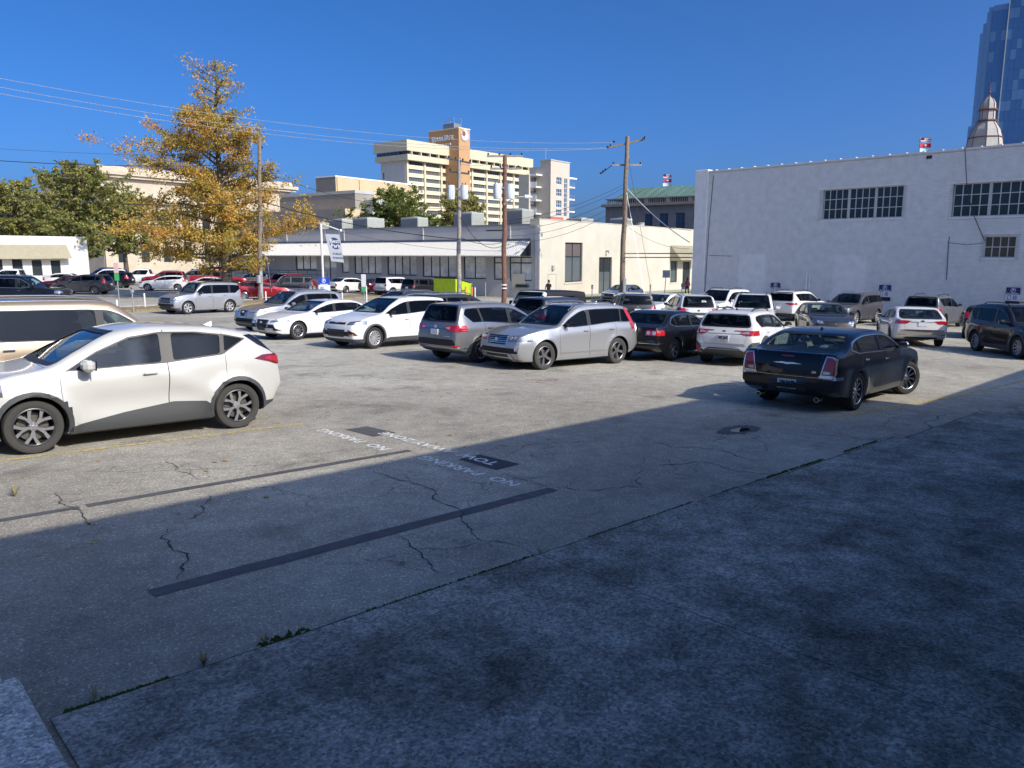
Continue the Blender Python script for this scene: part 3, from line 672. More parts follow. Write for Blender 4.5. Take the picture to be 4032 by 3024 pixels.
# cracks: fractal polylines measured on the ground
_cv, _cf = [], []; _rg = random.Random(7)
def crack(pts, w=.016, depth=5, fine=True):
    w *= .75
    P = [Vector(p) for p in pts]
    for it in range(depth):
        Q = [P[0]]
        for a, b in zip(P, P[1:]):
            l = (b - a).length
            if l > .03: m = (a + b) / 2 + Vector((-(b - a).y, (b - a).x)) * _rg.uniform(-.17, .17); Q.append(m)
            Q.append(b)
        P = Q
    n0 = len(_cv); n = len(P); a0 = _rg.uniform(0, 10)
    for i, p in enumerate(P):
        d = (P[min(i + 1, n - 1)] - P[max(i - 1, 0)]).normalized(); q = Vector((-d.y, d.x)); ww = w * (.35 + .65 * abs(math.sin(a0 + i * .21))) * min(1, .25 + 4 * min(i, n - 1 - i) / n) * _rg.uniform(.6, 1.2)
        for s in (.5, -.5): t = p + q * s * ww; _cv.append((t.x, t.y, ground(t.x, t.y) + .005))
        if fine and i % 9 == 4 and _rg.random() < .55:
            e = p + (q * _rg.choice((-1, 1)) + d * _rg.uniform(-.5, .5)) * _rg.uniform(.12, .5); FINE.append((p, e))
    for i in range(n - 1): k = n0 + 2 * i; _cf.append((k + 1, k + 3, k + 2, k))
FINE = []
for c_, w_ in (([(5.1, 8.06), (5.06, 7.63), (5.1, 7.16), (5.07, 6.6), (4.86, 6.25), (4.84, 5.9), (4.61, 5.57), (4.5, 4.5)], .024), ([(6.2, 6.77), (6.15, 6.13), (6.2, 5.91), (6.37, 5.54), (7.0, 5.2), (7.85, 5.9)], .02), ([(6.71, 7.23), (7.03, 7.44), (7.54, 7.68), (7.87, 7.55), (8.15, 7.46), (9.15, 6.96)], .016),
      ([(1.91, 9.28), (1.9, 8.56), (1.89, 8.14), (1.87, 7.8), (2.05, 7.62)], .022), ([(3.13, 8.1), (2.9, 7.76), (2.84, 7.5), (2.52, 7.32)], .022), ([(2.37, 7.23), (2.23, 7.0), (2.27, 6.87), (2.28, 6.45), (2.11, 6.18), (2.0, 5.93)], .026), ([(9.15, 6.96), (9.05, 6.25), (9.41, 5.66), (9.3, 4.93)], .022),
      ([(11.95, 5.83), (11.65, 5.24), (11.81, 4.68), (12.46, 4.4), (14.25, 4.56), (17.39, 4.3)], .03), ([(7.85, 5.9), (8.17, 5.63), (8.6, 5.51), (8.55, 4.83), (8.8, 4.45)], .022), ([(8.17, 5.63), (7.83, 5.32), (7.8, 4.96)], .016), ([(3.9, 5.67), (3.8, 5.21), (3.73, 4.99), (3.61, 4.62)], .02), ([(3.78, 5.27), (4.07, 5.06), (4.3, 5.01)], .014),
      ([(2.24, 10.08), (2.74, 9.7), (3.25, 9.41), (3.68, 9.13), (4.46, 8.85), (4.59, 8.7)], .010), ([(3.38, 10.05), (3.3, 9.54), (3.3, 9.11), (3.3, 8.77)], .016), ([(10.2, 6.6), (10.8, 6.8), (11.6, 6.5), (12.4, 5.9)], .018), ([(10.9, 6.0), (10.4, 5.5), (9.9, 5.2), (9.4, 5.66)], .018), ([(12.3, 5.2), (13.2, 4.9), (14.1, 5.1), (15.0, 4.7)], .016),
      ([(8.0, 10.2), (8.9, 9.9), (10.2, 10.3), (11.4, 9.6)], .010), ([(7.1, 9.0), (8.2, 8.6), (9.6, 8.9), (10.6, 8.3)], .008), ([(9.0, 12.2), (10.4, 12.6), (12.2, 12.0), (13.6, 12.3)], .010), ([(19, 9), (21, 8.2), (24, 8.6), (27, 7.4)], .012), ([(5.2, 7.9), (6.0, 8.4), (6.7, 8.2)], .008)): crack(c_, w_)
for a_, b_ in list(FINE): crack([a_, b_], .009, 3, False)
co = ob('asphalt_crack', mk('asphalt_crack', _cv, _cf, 'crack'), lot); co['kind'] = 'stuff'
# sealed strips, patches, paint
strip('seal_strip', [(1.0, 8.52), (1.95, 8.50)], .11, .004, 'tar_old', rnd=.08); strip('seal_strip', [(2.02, 8.50), (6.05, 8.45)], .12, .004, 'tar_old', rnd=.08, seed=2); strip('seal_strip', [(1.75, 5.80), (6.15, 5.81)], .17, .004, 'tar_mid', rnd=.10, seed=3)
decal('asphalt_patch', [(6.13, 10.27), (6.53, 10.27), (6.6, 9.56), (6.17, 9.53)], .004, 'tar_old'); decal('asphalt_patch', [(6.23, 7.62), (6.63, 7.65), (6.68, 6.91), (6.23, 6.87)], .004, 'tar')
strip('yellow_line', [(1.0, 11.29), (5.85, 11.10)], .09, .005, 'paint_yellow', rnd=.12); strip('yellow_line', [(13.48, 5.74), (16.32, 5.45), (18.06, 5.22), (22.37, 4.97), (30, 4.5)], .10, .005, 'paint_yellow', rnd=.1, seed=5); strip('yellow_line', [(18.06, 5.1), (18.04, 3.96)], .09, .005, 'paint_yellow_faint', seed=6)
strip('yellow_line', [(.9, 10.6), (2.0, 10.0)], .12, .005, 'paint_yellow_faint', rnd=.3, seed=8); strip('yellow_line', [(.9, 7.2), (1.9, 7.3)], .10, .005, 'paint_yellow_faint', rnd=.3, seed=9); strip('yellow_line', [(12.6, 12.45), (18.3, 12.4)], .10, .005, 'paint_yellow_faint', rnd=.2, seed=11); strip('yellow_line', [(18.0, 9.8), (24.0, 10.0)], .10, .005, 'paint_yellow_faint', rnd=.2, seed=12)
strip('white_line', [(13.2, 7.3), (15.0, 6.6)], .09, .005, 'paint_white_faint', seed=13); strip('white_line', [(22, 8.4), (27, 8.2)], .09, .005, 'paint_white_faint', seed=14); strip('white_line', [(11.5, 41.2), (30, 44.6)], .11, .005, 'paint_white_faint', seed=15); strip('white_line', [(28, 52), (36, 53.5)], .11, .005, 'paint_white_faint', seed=16)
for i, p in enumerate(([(12.5, 12.75), (12.8, 12.55), (12.6, 12.45), (12.95, 12.3)], [(15.3, 9.3), (15.7, 9.1), (15.5, 8.9), (15.9, 8.75)], [(12.9, 12.2), (13.2, 12.4)])): strip('red_survey_mark', p, .09, .005, 'paint_red', rnd=.5, seed=20 + i)
def ground_text(txt, size, x, y, rz, mat, xs=1.0):
    me = text_mesh(txt, size, mat, 0.0, align='LEFT', bold=.006, xs=xs); M = Matrix.Rotation(rz, 4, 'Z'); 
    for v in me.vertices: p = M @ v.co; v.co = (x + p.x, y + p.y, ground(x + p.x, y + p.y) + .006)
    o = ob('painted_lettering', me, lot); return o
# read from the far side: lines run along +Y with the tops of the letters towards -X
ground_text('NO  PARKING', .25, 5.95, 6.18, math.pi / 2, 'paint_white', 1.17); ground_text('TOW  AWAY ZONE', .24, 6.44, 7.10, math.pi / 2, 'paint_white', 1.20); ground_text('NO  PARKING', .25, 5.84, 8.68, math.pi / 2, 'paint_white', 1.15)
ground_text('10', .5, 6.22, 12.1, math.pi / 2, 'paint_yellow_faint')
# damp hollow with a puddle
_rg = random.Random(3)
def blob(cx, cy, rx, ry, n=26, j=.22): return [(cx + rx * math.cos(t) * (1 + _rg.uniform(-j, j)), cy + ry * math.sin(t) * (1 + _rg.uniform(-j, j))) for t in np.linspace(0, 2 * math.pi, n, endpoint=False)]
decal('damp_patch', blob(11.0, 6.28, .50, .24, 60, .16), .004, 'tar_mid'); decal('puddle', blob(10.98, 6.25, .24, .11, 40, .10), .008, 'puddle_water')
# concrete apron: slabs with open joints
pm('joint_dark', (.012, .012, .012), .95)
apron = sheet('concrete_apron', [.77, 4.5, 8.44, 12.4, 16.4, 20.4, 30], [-1.3, 1.5, 3.80], .002, 'joint_dark', kind='structure')
def slab(x0, x1, y0, y1):
    xs = np.linspace(x0, x1, 4); ys = np.linspace(y0, y1, 4); me = MB(); top = [(x, y, ground(x, y) + .022 + _rg.uniform(-.002, .002)) for y in ys for x in xs]
    F = [(j * 4 + i, j * 4 + i + 1, (j + 1) * 4 + i + 1, (j + 1) * 4 + i) for j in range(3) for i in range(3)]; b = [(x, y, z - .08) for x, y, z in top]; ring = [0, 1, 2, 3, 7, 11, 15, 14, 13, 12, 8, 4]
    F += [(a + 16, c + 16, c, a) for a, c in zip(ring, ring[1:] + ring[:1])]; me.add(top + b, F); return me.build('slab', 'concrete_apron', apron)
for x0, x1, y1 in ((.78, 4.494, 4.42), (4.508, 8.432, 4.42), (8.446, 12.40, 4.36), (12.414, 16.30, 4.22), (16.314, 20.4, 3.86), (20.414, 24.6, 3.9), (24.614, 30, 3.9)): slab(x0, x1, -1.3, y1)
# low wall on the left, two blocks of cast concrete
lw = MB(); wl = bpy.data.objects.new('low_wall', None); COL.objects.link(wl); tag(wl, 'low pale concrete wall at the near left edge of the lot', 'wall')
MB().bbox(-1.2, .74, -1.3, 4.98, ground(.5, 2) - .3, ground(.5, 4.9) + .05, .02).build('wall_block', 'concrete_pale', wl, 40); MB().bbox(-1.2, .69, 4.995, 9.5, ground(.5, 9) - .3, ground(.5, 7) + .02, .02).build('wall_block', 'concrete_pale', wl, 40)
pm('edge_dirt', (.03, .032, .018), .95, var=.5, vscale=20); strip('edge_dirt', [(.78, 4.44), (8.44, 4.44), (8.46, 4.38), (12.4, 4.38), (12.42, 4.24), (16.3, 4.24)], .05, .006, 'edge_dirt', rnd=.5, seed=31)
# moss and weeds along the apron edge
mv = MB()
for k in range(1500):
    x = .85 + (_rg.random()**1.4) * 11; y = 4.435 + abs(_rg.gauss(0, .012)) * (1 + 2.2 * max(0, math.sin(x * 3.1 + 1.2)) * (x < 2.4)); s = _rg.uniform(.008, .022) * (1.2 if x < 3 else .8)
    if math.sin(x * 2.3) + math.sin(x * 5.7 + 2) * .7 < -.5: continue
    z = ground(x, y); mv.add([(x - s, y - s * .5, z + .004), (x + s, y - s * .4, z + .004), (x + s * .3, y + s, z + .005), (x, y, z + .02 + _rg.uniform(0, .012))], [(0, 1, 3), (1, 2, 3), (2, 0, 3)])
tag(mv.build('moss', 'moss'), 'green moss growing along the edge of the concrete apron', 'moss', kind='stuff')
pm('weed', (.22, .20, .10), .9)
def weed(x, y, n, h, label):
    m = MB()
    for k in range(n):
        a = _rg.uniform(0, 6.3); l = h * _rg.uniform(.5, 1.1); z = ground(x, y); dx, dy = math.cos(a) * l * .6, math.sin(a) * l * .6; px, py = -math.sin(a) * .003, math.cos(a) * .003
        m.add([(x + px, y + py, z), (x - px, y - py, z), (x + dx * .5 - px, y + dy * .5 - py, z + l * .6), (x + dx * .5 + px, y + dy * .5 + py, z + l * .6), (x + dx, y + dy, z + l * .8)], [(0, 1, 2, 3), (3, 2, 4)])
    tag(m.build('weed', 'weed'), label, 'weed', 'weeds growing in the pavement joints')
weed(1.62, 4.47, 26, .11, 'dry weed at the apron edge just right of the moss clump'); weed(2.02, 4.48, 18, .10, 'second dry weed along the apron edge'); weed(4.55, 4.45, 14, .09, 'small weed where the slab joint meets the asphalt'); weed(1.55, 9.35, 34, .16, 'straw-coloured tuft standing in the sunlit asphalt at far left')
weed(1.02, 4.5, 10, .10, 'thin weed in the corner between low wall and apron')
# fallen leaves
pm('leaf_litter', (.42, .26, .10), .8); lv = MB()
for k in range(420):
    x = _rg.uniform(1, 34); y = _rg.uniform(7, 34); a = _rg.uniform(0, 6.3); s = _rg.uniform(.02, .05); z = ground(x, y) + .006; c, sn = math.cos(a) * s, math.sin(a) * s
    lv.add([(x + c, y + sn, z), (x - sn * .6, y + c * .6, z + .01), (x - c, y - sn, z), (x + sn * .6, y - c * .6, z + .012)], [(0, 1, 2, 3)])
tag(lv.build('fallen_leaves', 'leaf_litter'), 'scattered brown leaves lying on the asphalt', 'leaves', kind='stuff')
# verge along the far side of the street, pavement and lawn before the cream building
def band(name, pts, w, dz, h, mat, kind='structure'):
    V = []; F = []
    for i, p in enumerate(pts):
        d = (Vector(pts[min(i + 1, len(pts) - 1)]) - Vector(pts[max(i - 1, 0)])).normalized(); q = Vector((-d.y, d.x)) * w / 2
        for s in (1, -1):
            t = Vector(p) + q * s; z = ground(t.x, t.y); V += [(t.x, t.y, z + dz + h), (t.x, t.y, z - .1)]
    for i in range(len(pts) - 1):
        a = 4 * i; b = a + 4; F += [(a, a + 2, b + 2, b), (a + 1, a, b, b + 1), (a + 2, a + 3, b + 3, b + 2)]
    F += [(0, 1, 3, 2), (len(V) - 4, len(V) - 2, len(V) - 1, len(V) - 3)]
    o = ob(name, mk(name, V, F, mat)); o['kind'] = kind; return o
# ================================================================== buildings
def wall_mat(name, col, rough=.85, var=.12, vs=.6, bump=.25, bs=18, grime=0.0):
    m = pm(name, col, rough, var=var, vscale=vs, bump=bump, bscale=bs, spec=.3); return m
wall_mat('render_cream', (.56, .525, .43), var=.10, vs=.35, bs=6); wall_mat('render_grey', (.53, .515, .49), var=.06); wall_mat('render_white', (.62, .605, .56), var=.06); wall_mat('brick_white', (.86, .845, .81), var=.08, vs=2.0, bump=.35, bs=30)
wall_mat('mortar_white', (.60, .59, .565), var=.15, vs=2.0); wall_mat('coping_white', (.80, .80, .78), var=.06); wall_mat('hotel_cream', (.57, .51, .36), var=.05); wall_mat('hotel_pale', (.62, .575, .42), var=.05); wall_mat('hotel_orange', (.48, .28, .14), var=.07); wall_mat('tan_brick', (.56, .43, .27), var=.10, vs=.3); wall_mat('wing_shaded', (.30, .27, .23), var=.08); wall_mat('stone_pale', (.54, .46, .35), var=.14, vs=.5); wall_mat('stone_grey', (.24, .22, .20), var=.12); wall_mat('apt_tan', (.50, .45, .37), var=.04); wall_mat('red_panel', (.45, .13, .10), var=.05)
pm('roof_dark', (.10, .10, .11), .9, var=.2); pm('steel_pale', (.44, .45, .41), .5, var=.08, vscale=2); pm('steel_grey', (.30, .31, .32), .45, metal=.6); pm('roof_green', (.26, .42, .33), .55, var=.1, vscale=.5); pm('awning_white', (.62, .60, .54), .5, var=.05); pm('awning_tan', (.58, .54, .40), .6, var=.05); pm('awning_cream', (.60, .55, .40), .6, var=.08); pm('frame_dark', (.02, .025, .035), .5); pm('frame_white', (.60, .60, .57), .5); pm('flash_blue', (.10, .14, .20), .5); pm('rust', (.22, .09, .05), .8); pm('curtain', (.55, .57, .55), .8, var=.15, vscale=4)
def pane_mat(name, col, rough=.06, spec=.5, var=0.0):
    m = pm(name, col, rough, spec=spec, var=var, vscale=1.5); return m
pane_mat('pane_dark', (.03, .04, .045)); pane_mat('pane_grey', (.10, .12, .13)); pane_mat('pane_shop_reflect', (.72, .74, .70), .06, .9, .25); pane_mat('pane_blue', (.05, .09, .16)); pane_mat('pane_board', (.13, .11, .10), .3); pm('curtain_wall', (.05, .13, .31), .04, metal=.0, spec=1.0, coat=.5); pm('curtain_wall_pale', (.11, .21, .38), .05, spec=1.0, coat=.5)  # shop panes: pale base colour stands in for sunlit reflections and curtains
def cellwall(u0, u1, z0, z1, ops, d=.15, face='y', flip=False):
    """wall plane with real openings and reveals; face 'y' looks to -y, face 'x' looks to -x (u runs along y)"""
    us = sorted({u0, u1, *[o[0] for o in ops], *[o[1] for o in ops]}); zs = sorted({z0, z1, *[o[2] for o in ops], *[o[3] for o in ops]}); m = MB()
    cv = (lambda u, w, z: (u, w, z)) if face == 'y' else (lambda u, w, z: (w, u, z)); rev = (face == 'x')
    def quad(p): m.add([cv(*q) for q in p], [(3, 2, 1, 0) if rev else (0, 1, 2, 3)])
    for i in range(len(us) - 1):
        for j in range(len(zs) - 1):
            a, b, c, e = us[i], us[i + 1], zs[j], zs[j + 1]; uc, zc = (a + b) / 2, (c + e) / 2
            if any(o[0] < uc < o[1] and o[2] < zc < o[3] for o in ops): continue
            quad([(a, 0, c), (b, 0, c), (b, 0, e), (a, 0, e)])
    for a, b, c, e in ops:
        quad([(a, 0, c), (a, d, c), (b, d, c), (b, 0, c)][::-1]); quad([(a, 0, e), (b, 0, e), (b, d, e), (a, d, e)][::-1]); quad([(a, 0, c), (a, 0, e), (a, d, e), (a, d, c)][::-1]); quad([(b, 0, c), (b, d, c), (b, d, e), (b, 0, e)][::-1])
    return m
def window(parent, u0, u1, z0, z1, cols=2, rows=1, d=.12, face='y', frame='frame_dark', pane='pane_dark', bw=.05, w0=0.0, splits=None, name='window', panes=None):
    """frame bars with every pane a child of its own; w0 shifts the plane, d is the recess"""
    cv = (lambda a, b, c, e, f, g: (a, b, c + w0, e + w0, f, g)) if face == 'y' else (lambda a, b, c, e, f, g: (c + w0, e + w0, a, b, f, g)); m = MB()
    cu = list(np.linspace(u0, u1, cols + 1)); cz = splits or list(np.linspace(z0, z1, rows + 1)); y0, y1 = d - .06, d
    for i, u in enumerate(cu): h = bw / 2; a = u0 if i == 0 else u - h; b = u1 if i == len(cu) - 1 else u + h; a, b = (a, a + bw) if i == 0 else ((b - bw, b) if i == len(cu) - 1 else (a, b)); m.box(*cv(a, b, y0, y1, z0, z1))
    for i, z in enumerate(cz):
        a, b = (z0, z0 + bw) if i == 0 else ((z1 - bw, z1) if i == len(cz) - 1 else (z - bw / 2, z + bw / 2))
        for k in range(cols): m.box(*cv(cu[k] + bw * (.5 if k else 1), cu[k + 1] - bw * (.5 if k < cols - 1 else 1), y0 + .004, y1, a, b))
    f = m.build(name, frame, parent)
    for i in range(cols):
        for j in range(len(cz) - 1):
            p = MB(); p.box(*cv(cu[i], cu[i + 1], d - .022, d - .012, cz[j], cz[j + 1])); p.build('pane', panes[j] if panes else pane, f)
    MB().box(*cv(u0, u1, d + .02, d + .03, z0, z1)).build('blind', 'interior', f)
    return f
def thing(name, label, cat, loc=(0, 0, 0), rz=0.0, group=None, kind=None):
    o = bpy.data.objects.new(name, None); COL.objects.link(o); o.location = loc; o.rotation_euler = (0, 0, rz); o.empty_display_size = .5; return tag(o, label, cat, group, kind)
GA = R_(12.6)
# ------------------------------------------------------------------ white painted brick warehouse: long shaded wall towards the lot
bw_ = thing('brick_warehouse', 'long white-painted brick warehouse with steel grid windows, right of the lot', 'building', (50, 0, 0))
Y0, Y1, ZB, ZT = -12.0, 33.0, -4.6, 5.86
OPS = [(18.36, 23.38, 2.22, 4.10), (9.9, 15.66, 2.12, 3.98), (12.22, 13.78, -.20, .98)]
cellwall(Y0, Y1, ZB, ZT, OPS, .22, 'x').build('wall', 'mortar_white', bw_)
MB().box(.001, 28, Y1 - .3, Y1, ZB, ZT).box(.25, 28, Y0, Y1 - .31, ZT - .4, ZT - .3).box(27.7, 28, Y0, Y1 - .31, ZB, ZT).box(.001, 28, Y0, Y0 + .3, ZB, ZT - .41).build('rear_wall', 'brick_white', bw_)
MB().bbox(-.10, .55, 32.02, 33.08, ZB, ZT + .20, .02).build('corner_pier', 'brick_white', bw_)
# painted brickwork: every brick stands proud of its joints; the 300 that show largest are parts, the rest one mass
_rg = random.Random(5); bl, bh, jt = .208, .066, .010; near = []; rest = MB(); row = 0; z = ZB + .3
brick_me = MB().box(-.012, .06, 0, bl - jt, 0, bh - jt).me('brick', 'brick_white')
while z + bh < ZT - .02:
    y = 7.0 - (bl / 2 if row % 2 else 0)
    while y < 31.95:
        a, b = y, y + bl - jt
        if not any(b > o[0] - .06 and a < o[1] + .06 and z + bh > o[2] - .09 and z < o[3] + .06 for o in OPS):
            if 11.9 < y < 14.6 and 1.25 < z < 1.95 and len(near) < 300: near.append((y, z))
            else:
                e = _rg.uniform(.005, .014); f = .0
                if z > -4.3: rest.add([(-e, a, z), (-e, b, z), (-e, b, z + bh - jt), (-e, a, z + bh - jt), (.01, a, z), (.01, b, z), (.01, b, z + bh - jt), (.01, a, z + bh - jt)], [(0, 3, 2, 1), (0, 1, 5, 4), (3, 7, 6, 2), (0, 4, 7, 3), (1, 2, 6, 5)])
        y += bl
    z += bh + jt * .6; row += 1
bo = rest.build('brickwork', 'brick_white', bw_); bo['kind'] = 'stuff'
for y, z in near: o = ob('brick', brick_me, bw_, (_rg.uniform(-.002, .003), y, z))
for (a, b, c, e), n, r in ((OPS[0], 3, 3), (OPS[1], 3, 3)):
    w3 = (b - a) / 3
    for k in range(3): window(bw_, a + k * w3 + .04, a + (k + 1) * w3 - .04, c, e, 4, 3, .20, 'x', 'frame_white', 'pane_dark', .045)
    MB().box(-.06, .2, a - .06, b + .06, c - .12, c - .02).build('window_sill', 'brick_white', bw_); MB().box(-.03, .05, a - .35, b + .35, e + .02, e + .12).build('lintel', 'brick_white', bw_)
    for k in (1, 2): MB().box(.10, .2, a + k * w3 - .05, a + k * w3 + .05, c, e).build('mullion', 'frame_white', bw_)
a, b, c, e = OPS[2]; window(bw_, a, b, c, e, 4, 2, .20, 'x', 'frame_white', 'pane_dark', .045); MB().box(-.06, .2, a - .06, b + .06, c - .12, c - .02).build('window_sill', 'brick_white', bw_)
cap = MB().box(-.08, .34, Y0, 31.98, ZT, ZT + .10); cp = cap.build('coping', 'coping_white', bw_)
for k in range(38):
    y = 31.4 - k * 1.0; MB().lathe([(.001, -.2), (.06, -.2), (.06, .12), (.001, .12)], 'x', 10, centre=(.1, y, ZT + .09)).build('coping_joint', 'coping_white', cp, 40)
MB().box(-.03, .05, 16.95, 17.25, 5.52, 5.72).build('vent', 'frame_dark', bw_)
pp = MB(); pp.tube([(-.05, 24.12, -3.6), (-.05, 24.12, -1.25)], .05, 8); pp.build('drain_pipe', 'brick_white', bw_, 50); pp = MB(); pp.tube([(-.05, 23.9, -3.6), (-.05, 23.9, -1.3)], .03, 8); pp.build('drain_pipe', 'brick_white', bw_, 50)
for pts, r in (([(-.03, 15.6, 1.0), (-.03, 15.62, .62), (-.03, 15.55, -1.5)], .018), ([(-.03, 15.6, .65), (-.15, 14.6, .52), (-.03, 13.75, .62)], .012), ([(-.12, 15.2, 5.95), (-.25, 14.9, 4.0), (-.2, 14.5, 2.4), (-.03, 13.75, .72)], .022), ([(-.03, 31.6, 5.6), (-.03, 31.8, 2), (-.03, 31.95, -3.6)], .02), ([(-.03, 31.7, -.1), (-.03, 29.8, -.15)], .012)): q = MB(); q.tube(pts, r, 6); q.build('wall_cable', 'frame_dark', bw_, 60)
# patches where old openings were filled and painted over
for y0, y1, z0, z1 in ((27.2, 29.2, -3.4, .0), (20.3, 22.4, -3.4, -.1)): MB().box(-.018, .02, y0, y1, z0, z1).build('filled_opening', 'brick_white', bw_)
MB().bbox(6, 10.5, 24.5, 27.5, ZT - .3, ZT + .75, .05).build('roof_unit', 'red_panel', bw_)
def pay_board(y0, y1, z0, z1, label):
    r = thing('pay_sign', label, 'sign', (49.965, (y0 + y1) / 2, z0), 0, 'parking pay signs on the white brick wall'); w = (y1 - y0) / 2; h = z1 - z0
    MB().box(-.03, -.005, -w, w, h * .62, h).build('blue_panel', 'sign_blue', r); MB().box(-.03, -.005, -w, w, h * .25, h * .615).build('white_panel', 'sign_white', r); MB().box(-.03, -.005, -w, w, 0, h * .245).build('dark_panel', 'ink', r)
    m = MB(); n = 24; ro, ri = h * .135, h * .108; cz = h * .84
    V = [(-.034, q * math.cos(2 * math.pi * k / n), cz + q * math.sin(2 * math.pi * k / n)) for q in (ro, ri) for k in range(n)]; m.add(V, [(k, n + k, n + (k + 1) % n, (k + 1) % n) for k in range(n)]); m.build('ring', 'sign_white', r)
    t = text_mesh('P', h * .20, 'sign_white', .002, bold=.01); t.transform(Matrix.Translation((-.034, 0, cz)) @ Matrix.Rotation(-math.pi / 2, 4, 'Z') @ Matrix.Rotation(math.pi / 2, 4, 'X')); ob('letter', t, r)
    m = MB(); x = -w * .88
    for l in (.30, .22, .44, .52): m.box(-.034, -.031, -(x + l * w), -x, h * .655, h * .695); x += (l + .06) * w
    m.build('small_print', 'sign_white', r)
    m = MB(); f = .02; a, b, c, e = w * .72, w * .28, h * .30, h * .58
    m.box(-.034, -.031, b, a, c, c + f).box(-.034, -.031, b, a, e - f, e).box(-.034, -.031, b, b + f, c + f, e - f).box(-.034, -.031, a - f, a, c + f, e - f); m.build('phone_outline', 'ink', r); MB().box(-.034, -.031, -w * .62, -w * .02, h * .32, h * .56).build('screen_picture', 'sign_grey', r)
pm('sign_blue', (.018, .022, .14), .4); pm('sign_white', (.75, .76, .78), .4); pm('sign_grey', (.32, .38, .52), .5); pm('kiosk_blue', (.02, .06, .45), .35)
pay_board(25.95, 26.65, -2.96, -1.97, 'blue and white parking pay sign on brick wall, left of the three'); pay_board(18.63, 19.35, -2.89, -1.90, 'blue and white parking pay sign on brick wall, middle of the three'); pay_board(11.74, 12.42, -2.84, -1.85, 'blue and white parking pay sign on brick wall near the right edge')
# ------------------------------------------------------------------ cream and grey single-storey office, corner towards us
of = thing('office_building', 'low office building with cream street front and grey side under corrugated canopy', 'building', (48.66, 47.98, 0), GA)
zt, zb = 3.0, -5.6
cops = [(4.52, 7.85, -2.62, 1.06), (11.3, 14.15, -4.05, -.32), (29.7, 31.8, -3.4, -.85), (33.6, 36.1, -4.7, -.95)]
cellwall(0, 42, zb, zt, cops, .25).build('street_wall', 'render_cream', of)
gops = [(28.45, 31.85, -1.75, .1), (25.4, 27.6, -3.5, .1), (23.55, 24.65, -1.95, .03), (18.9, 22.75, -2.05, .02), (14.2, 18.1, -2.12, -.05), (9.25, 13.45, -2.22, -.12), (5.8, 8.4, -2.3, -.18), (3.84, 4.93, -2.33, -.25), (.78, 3.2, -2.38, -.24)]
cellwall(0.002, 44, zb, 2.5, gops, .22, 'x').build('side_wall', 'render_grey', of)
MB().box(.26, 42, .26, 44, 2.2, 2.3).box(41.7, 42, .26, 44, zb, zt).box(0.002, 41.69, 43.7, 44, zb, 2.5).build('roof_slab', 'roof_dark', of)
MB().box(-.08, .40, -.06, .9, 2.5, 3.06).box(.401, 42, -.04, .25, zt, zt + .06).build('parapet', 'render_cream', of); MB().box(-.06, .3, .905, 44, 2.5, 2.62).build('side_coping', 'steel_grey', of); MB().box(-.035, -.003, .9, 44, 1.16, 1.34).build('flashing', 'flash_blue', of)
for y in (3, 13.2, 24, 33): MB().box(-.09, -.004, y, y + .12, 1.36, 2.5).build('downpipe', 'render_grey', of)
MB().box(-.12, -.004, .05, .35, zb, 2.5).build('corner_pipe', 'render_white', of); MB().tube([(-.1, -.12, -4), (-.1, -.12, 2.4)], .07, 8).build('corner_conduit', 'render_white', of, 50)
pcs = {'p': ['pane_grey', 'pane_board']}
window(of, 4.52, 7.85, -2.62, 1.06, 2, 2, .22, 'y', 'frame_dark', 'pane_grey', .09, splits=[-2.62, -.25, 1.06], panes=['pane_grey', 'pane_board']); MB().box(4.4, 7.97, -.06, .2, -2.78, -2.64).build('window_sill', 'render_cream', of)
dr = window(of, 11.3, 14.15, -4.05, -.32, 2, 2, .22, 'y', 'frame_dark', 'pane_dark', .09, splits=[-4.05, -1.72, -.32], panes=['pane_grey', 'pane_dark'], name='glass_door')
window(of, 29.7, 31.8, -3.4, -.85, 1, 1, .22, 'y', 'frame_dark', 'pane_grey', .09); MB().box(29.6, 31.9, -.06, .2, -3.55, -3.42).build('window_sill', 'render_cream', of); window(of, 33.6, 36.1, -4.7, -.95, 1, 2, .22, 'y', 'frame_dark', 'pane_dark', .09, name='glass_door')
for i, (a, b, c, e) in enumerate(gops): window(of, a, b, c, e, (3, 2, 1, 4, 4, 4, 2, 1, 2)[i], 1 if i < 6 else 2, .18, 'x', 'frame_dark', 'pane_shop_reflect', .09, splits=[c, e] if i < 7 else [c, e - .55, e], name='glass_door' if i == 1 else 'shop_window')
MB().box(-.03, .0 - .002, 1.5, 2.9, -3.9, -1.75).build('blocked_door', 'render_cream', of); m = MB(); m.box(1.48, 1.56, -.04, -.002, -3.9, -1.72).box(1.56, 2.9, -.04, -.002, -1.80, -1.72).box(2.9, 2.98, -.04, -.002, -3.9, -1.72); m.build('door_outline', 'render_grey', of)
MB().bbox(2.1, 2.45, -.2, -.002, -1.45, -1.0, .03).build('meter_box', 'steel_pale', of); m = MB(); m.tube([(12.75, -.02, .30), (12.75, -.3, .28), (12.75, -.35, .08)], [.08, .09, .12], 8); m.build('wall_lamp', 'steel_grey', of, 50)
MB().bbox(-.22, -.01, 1.0, 2.4, -2.95, -2.68, .05).build('wall_light', 'frame_dark', of)
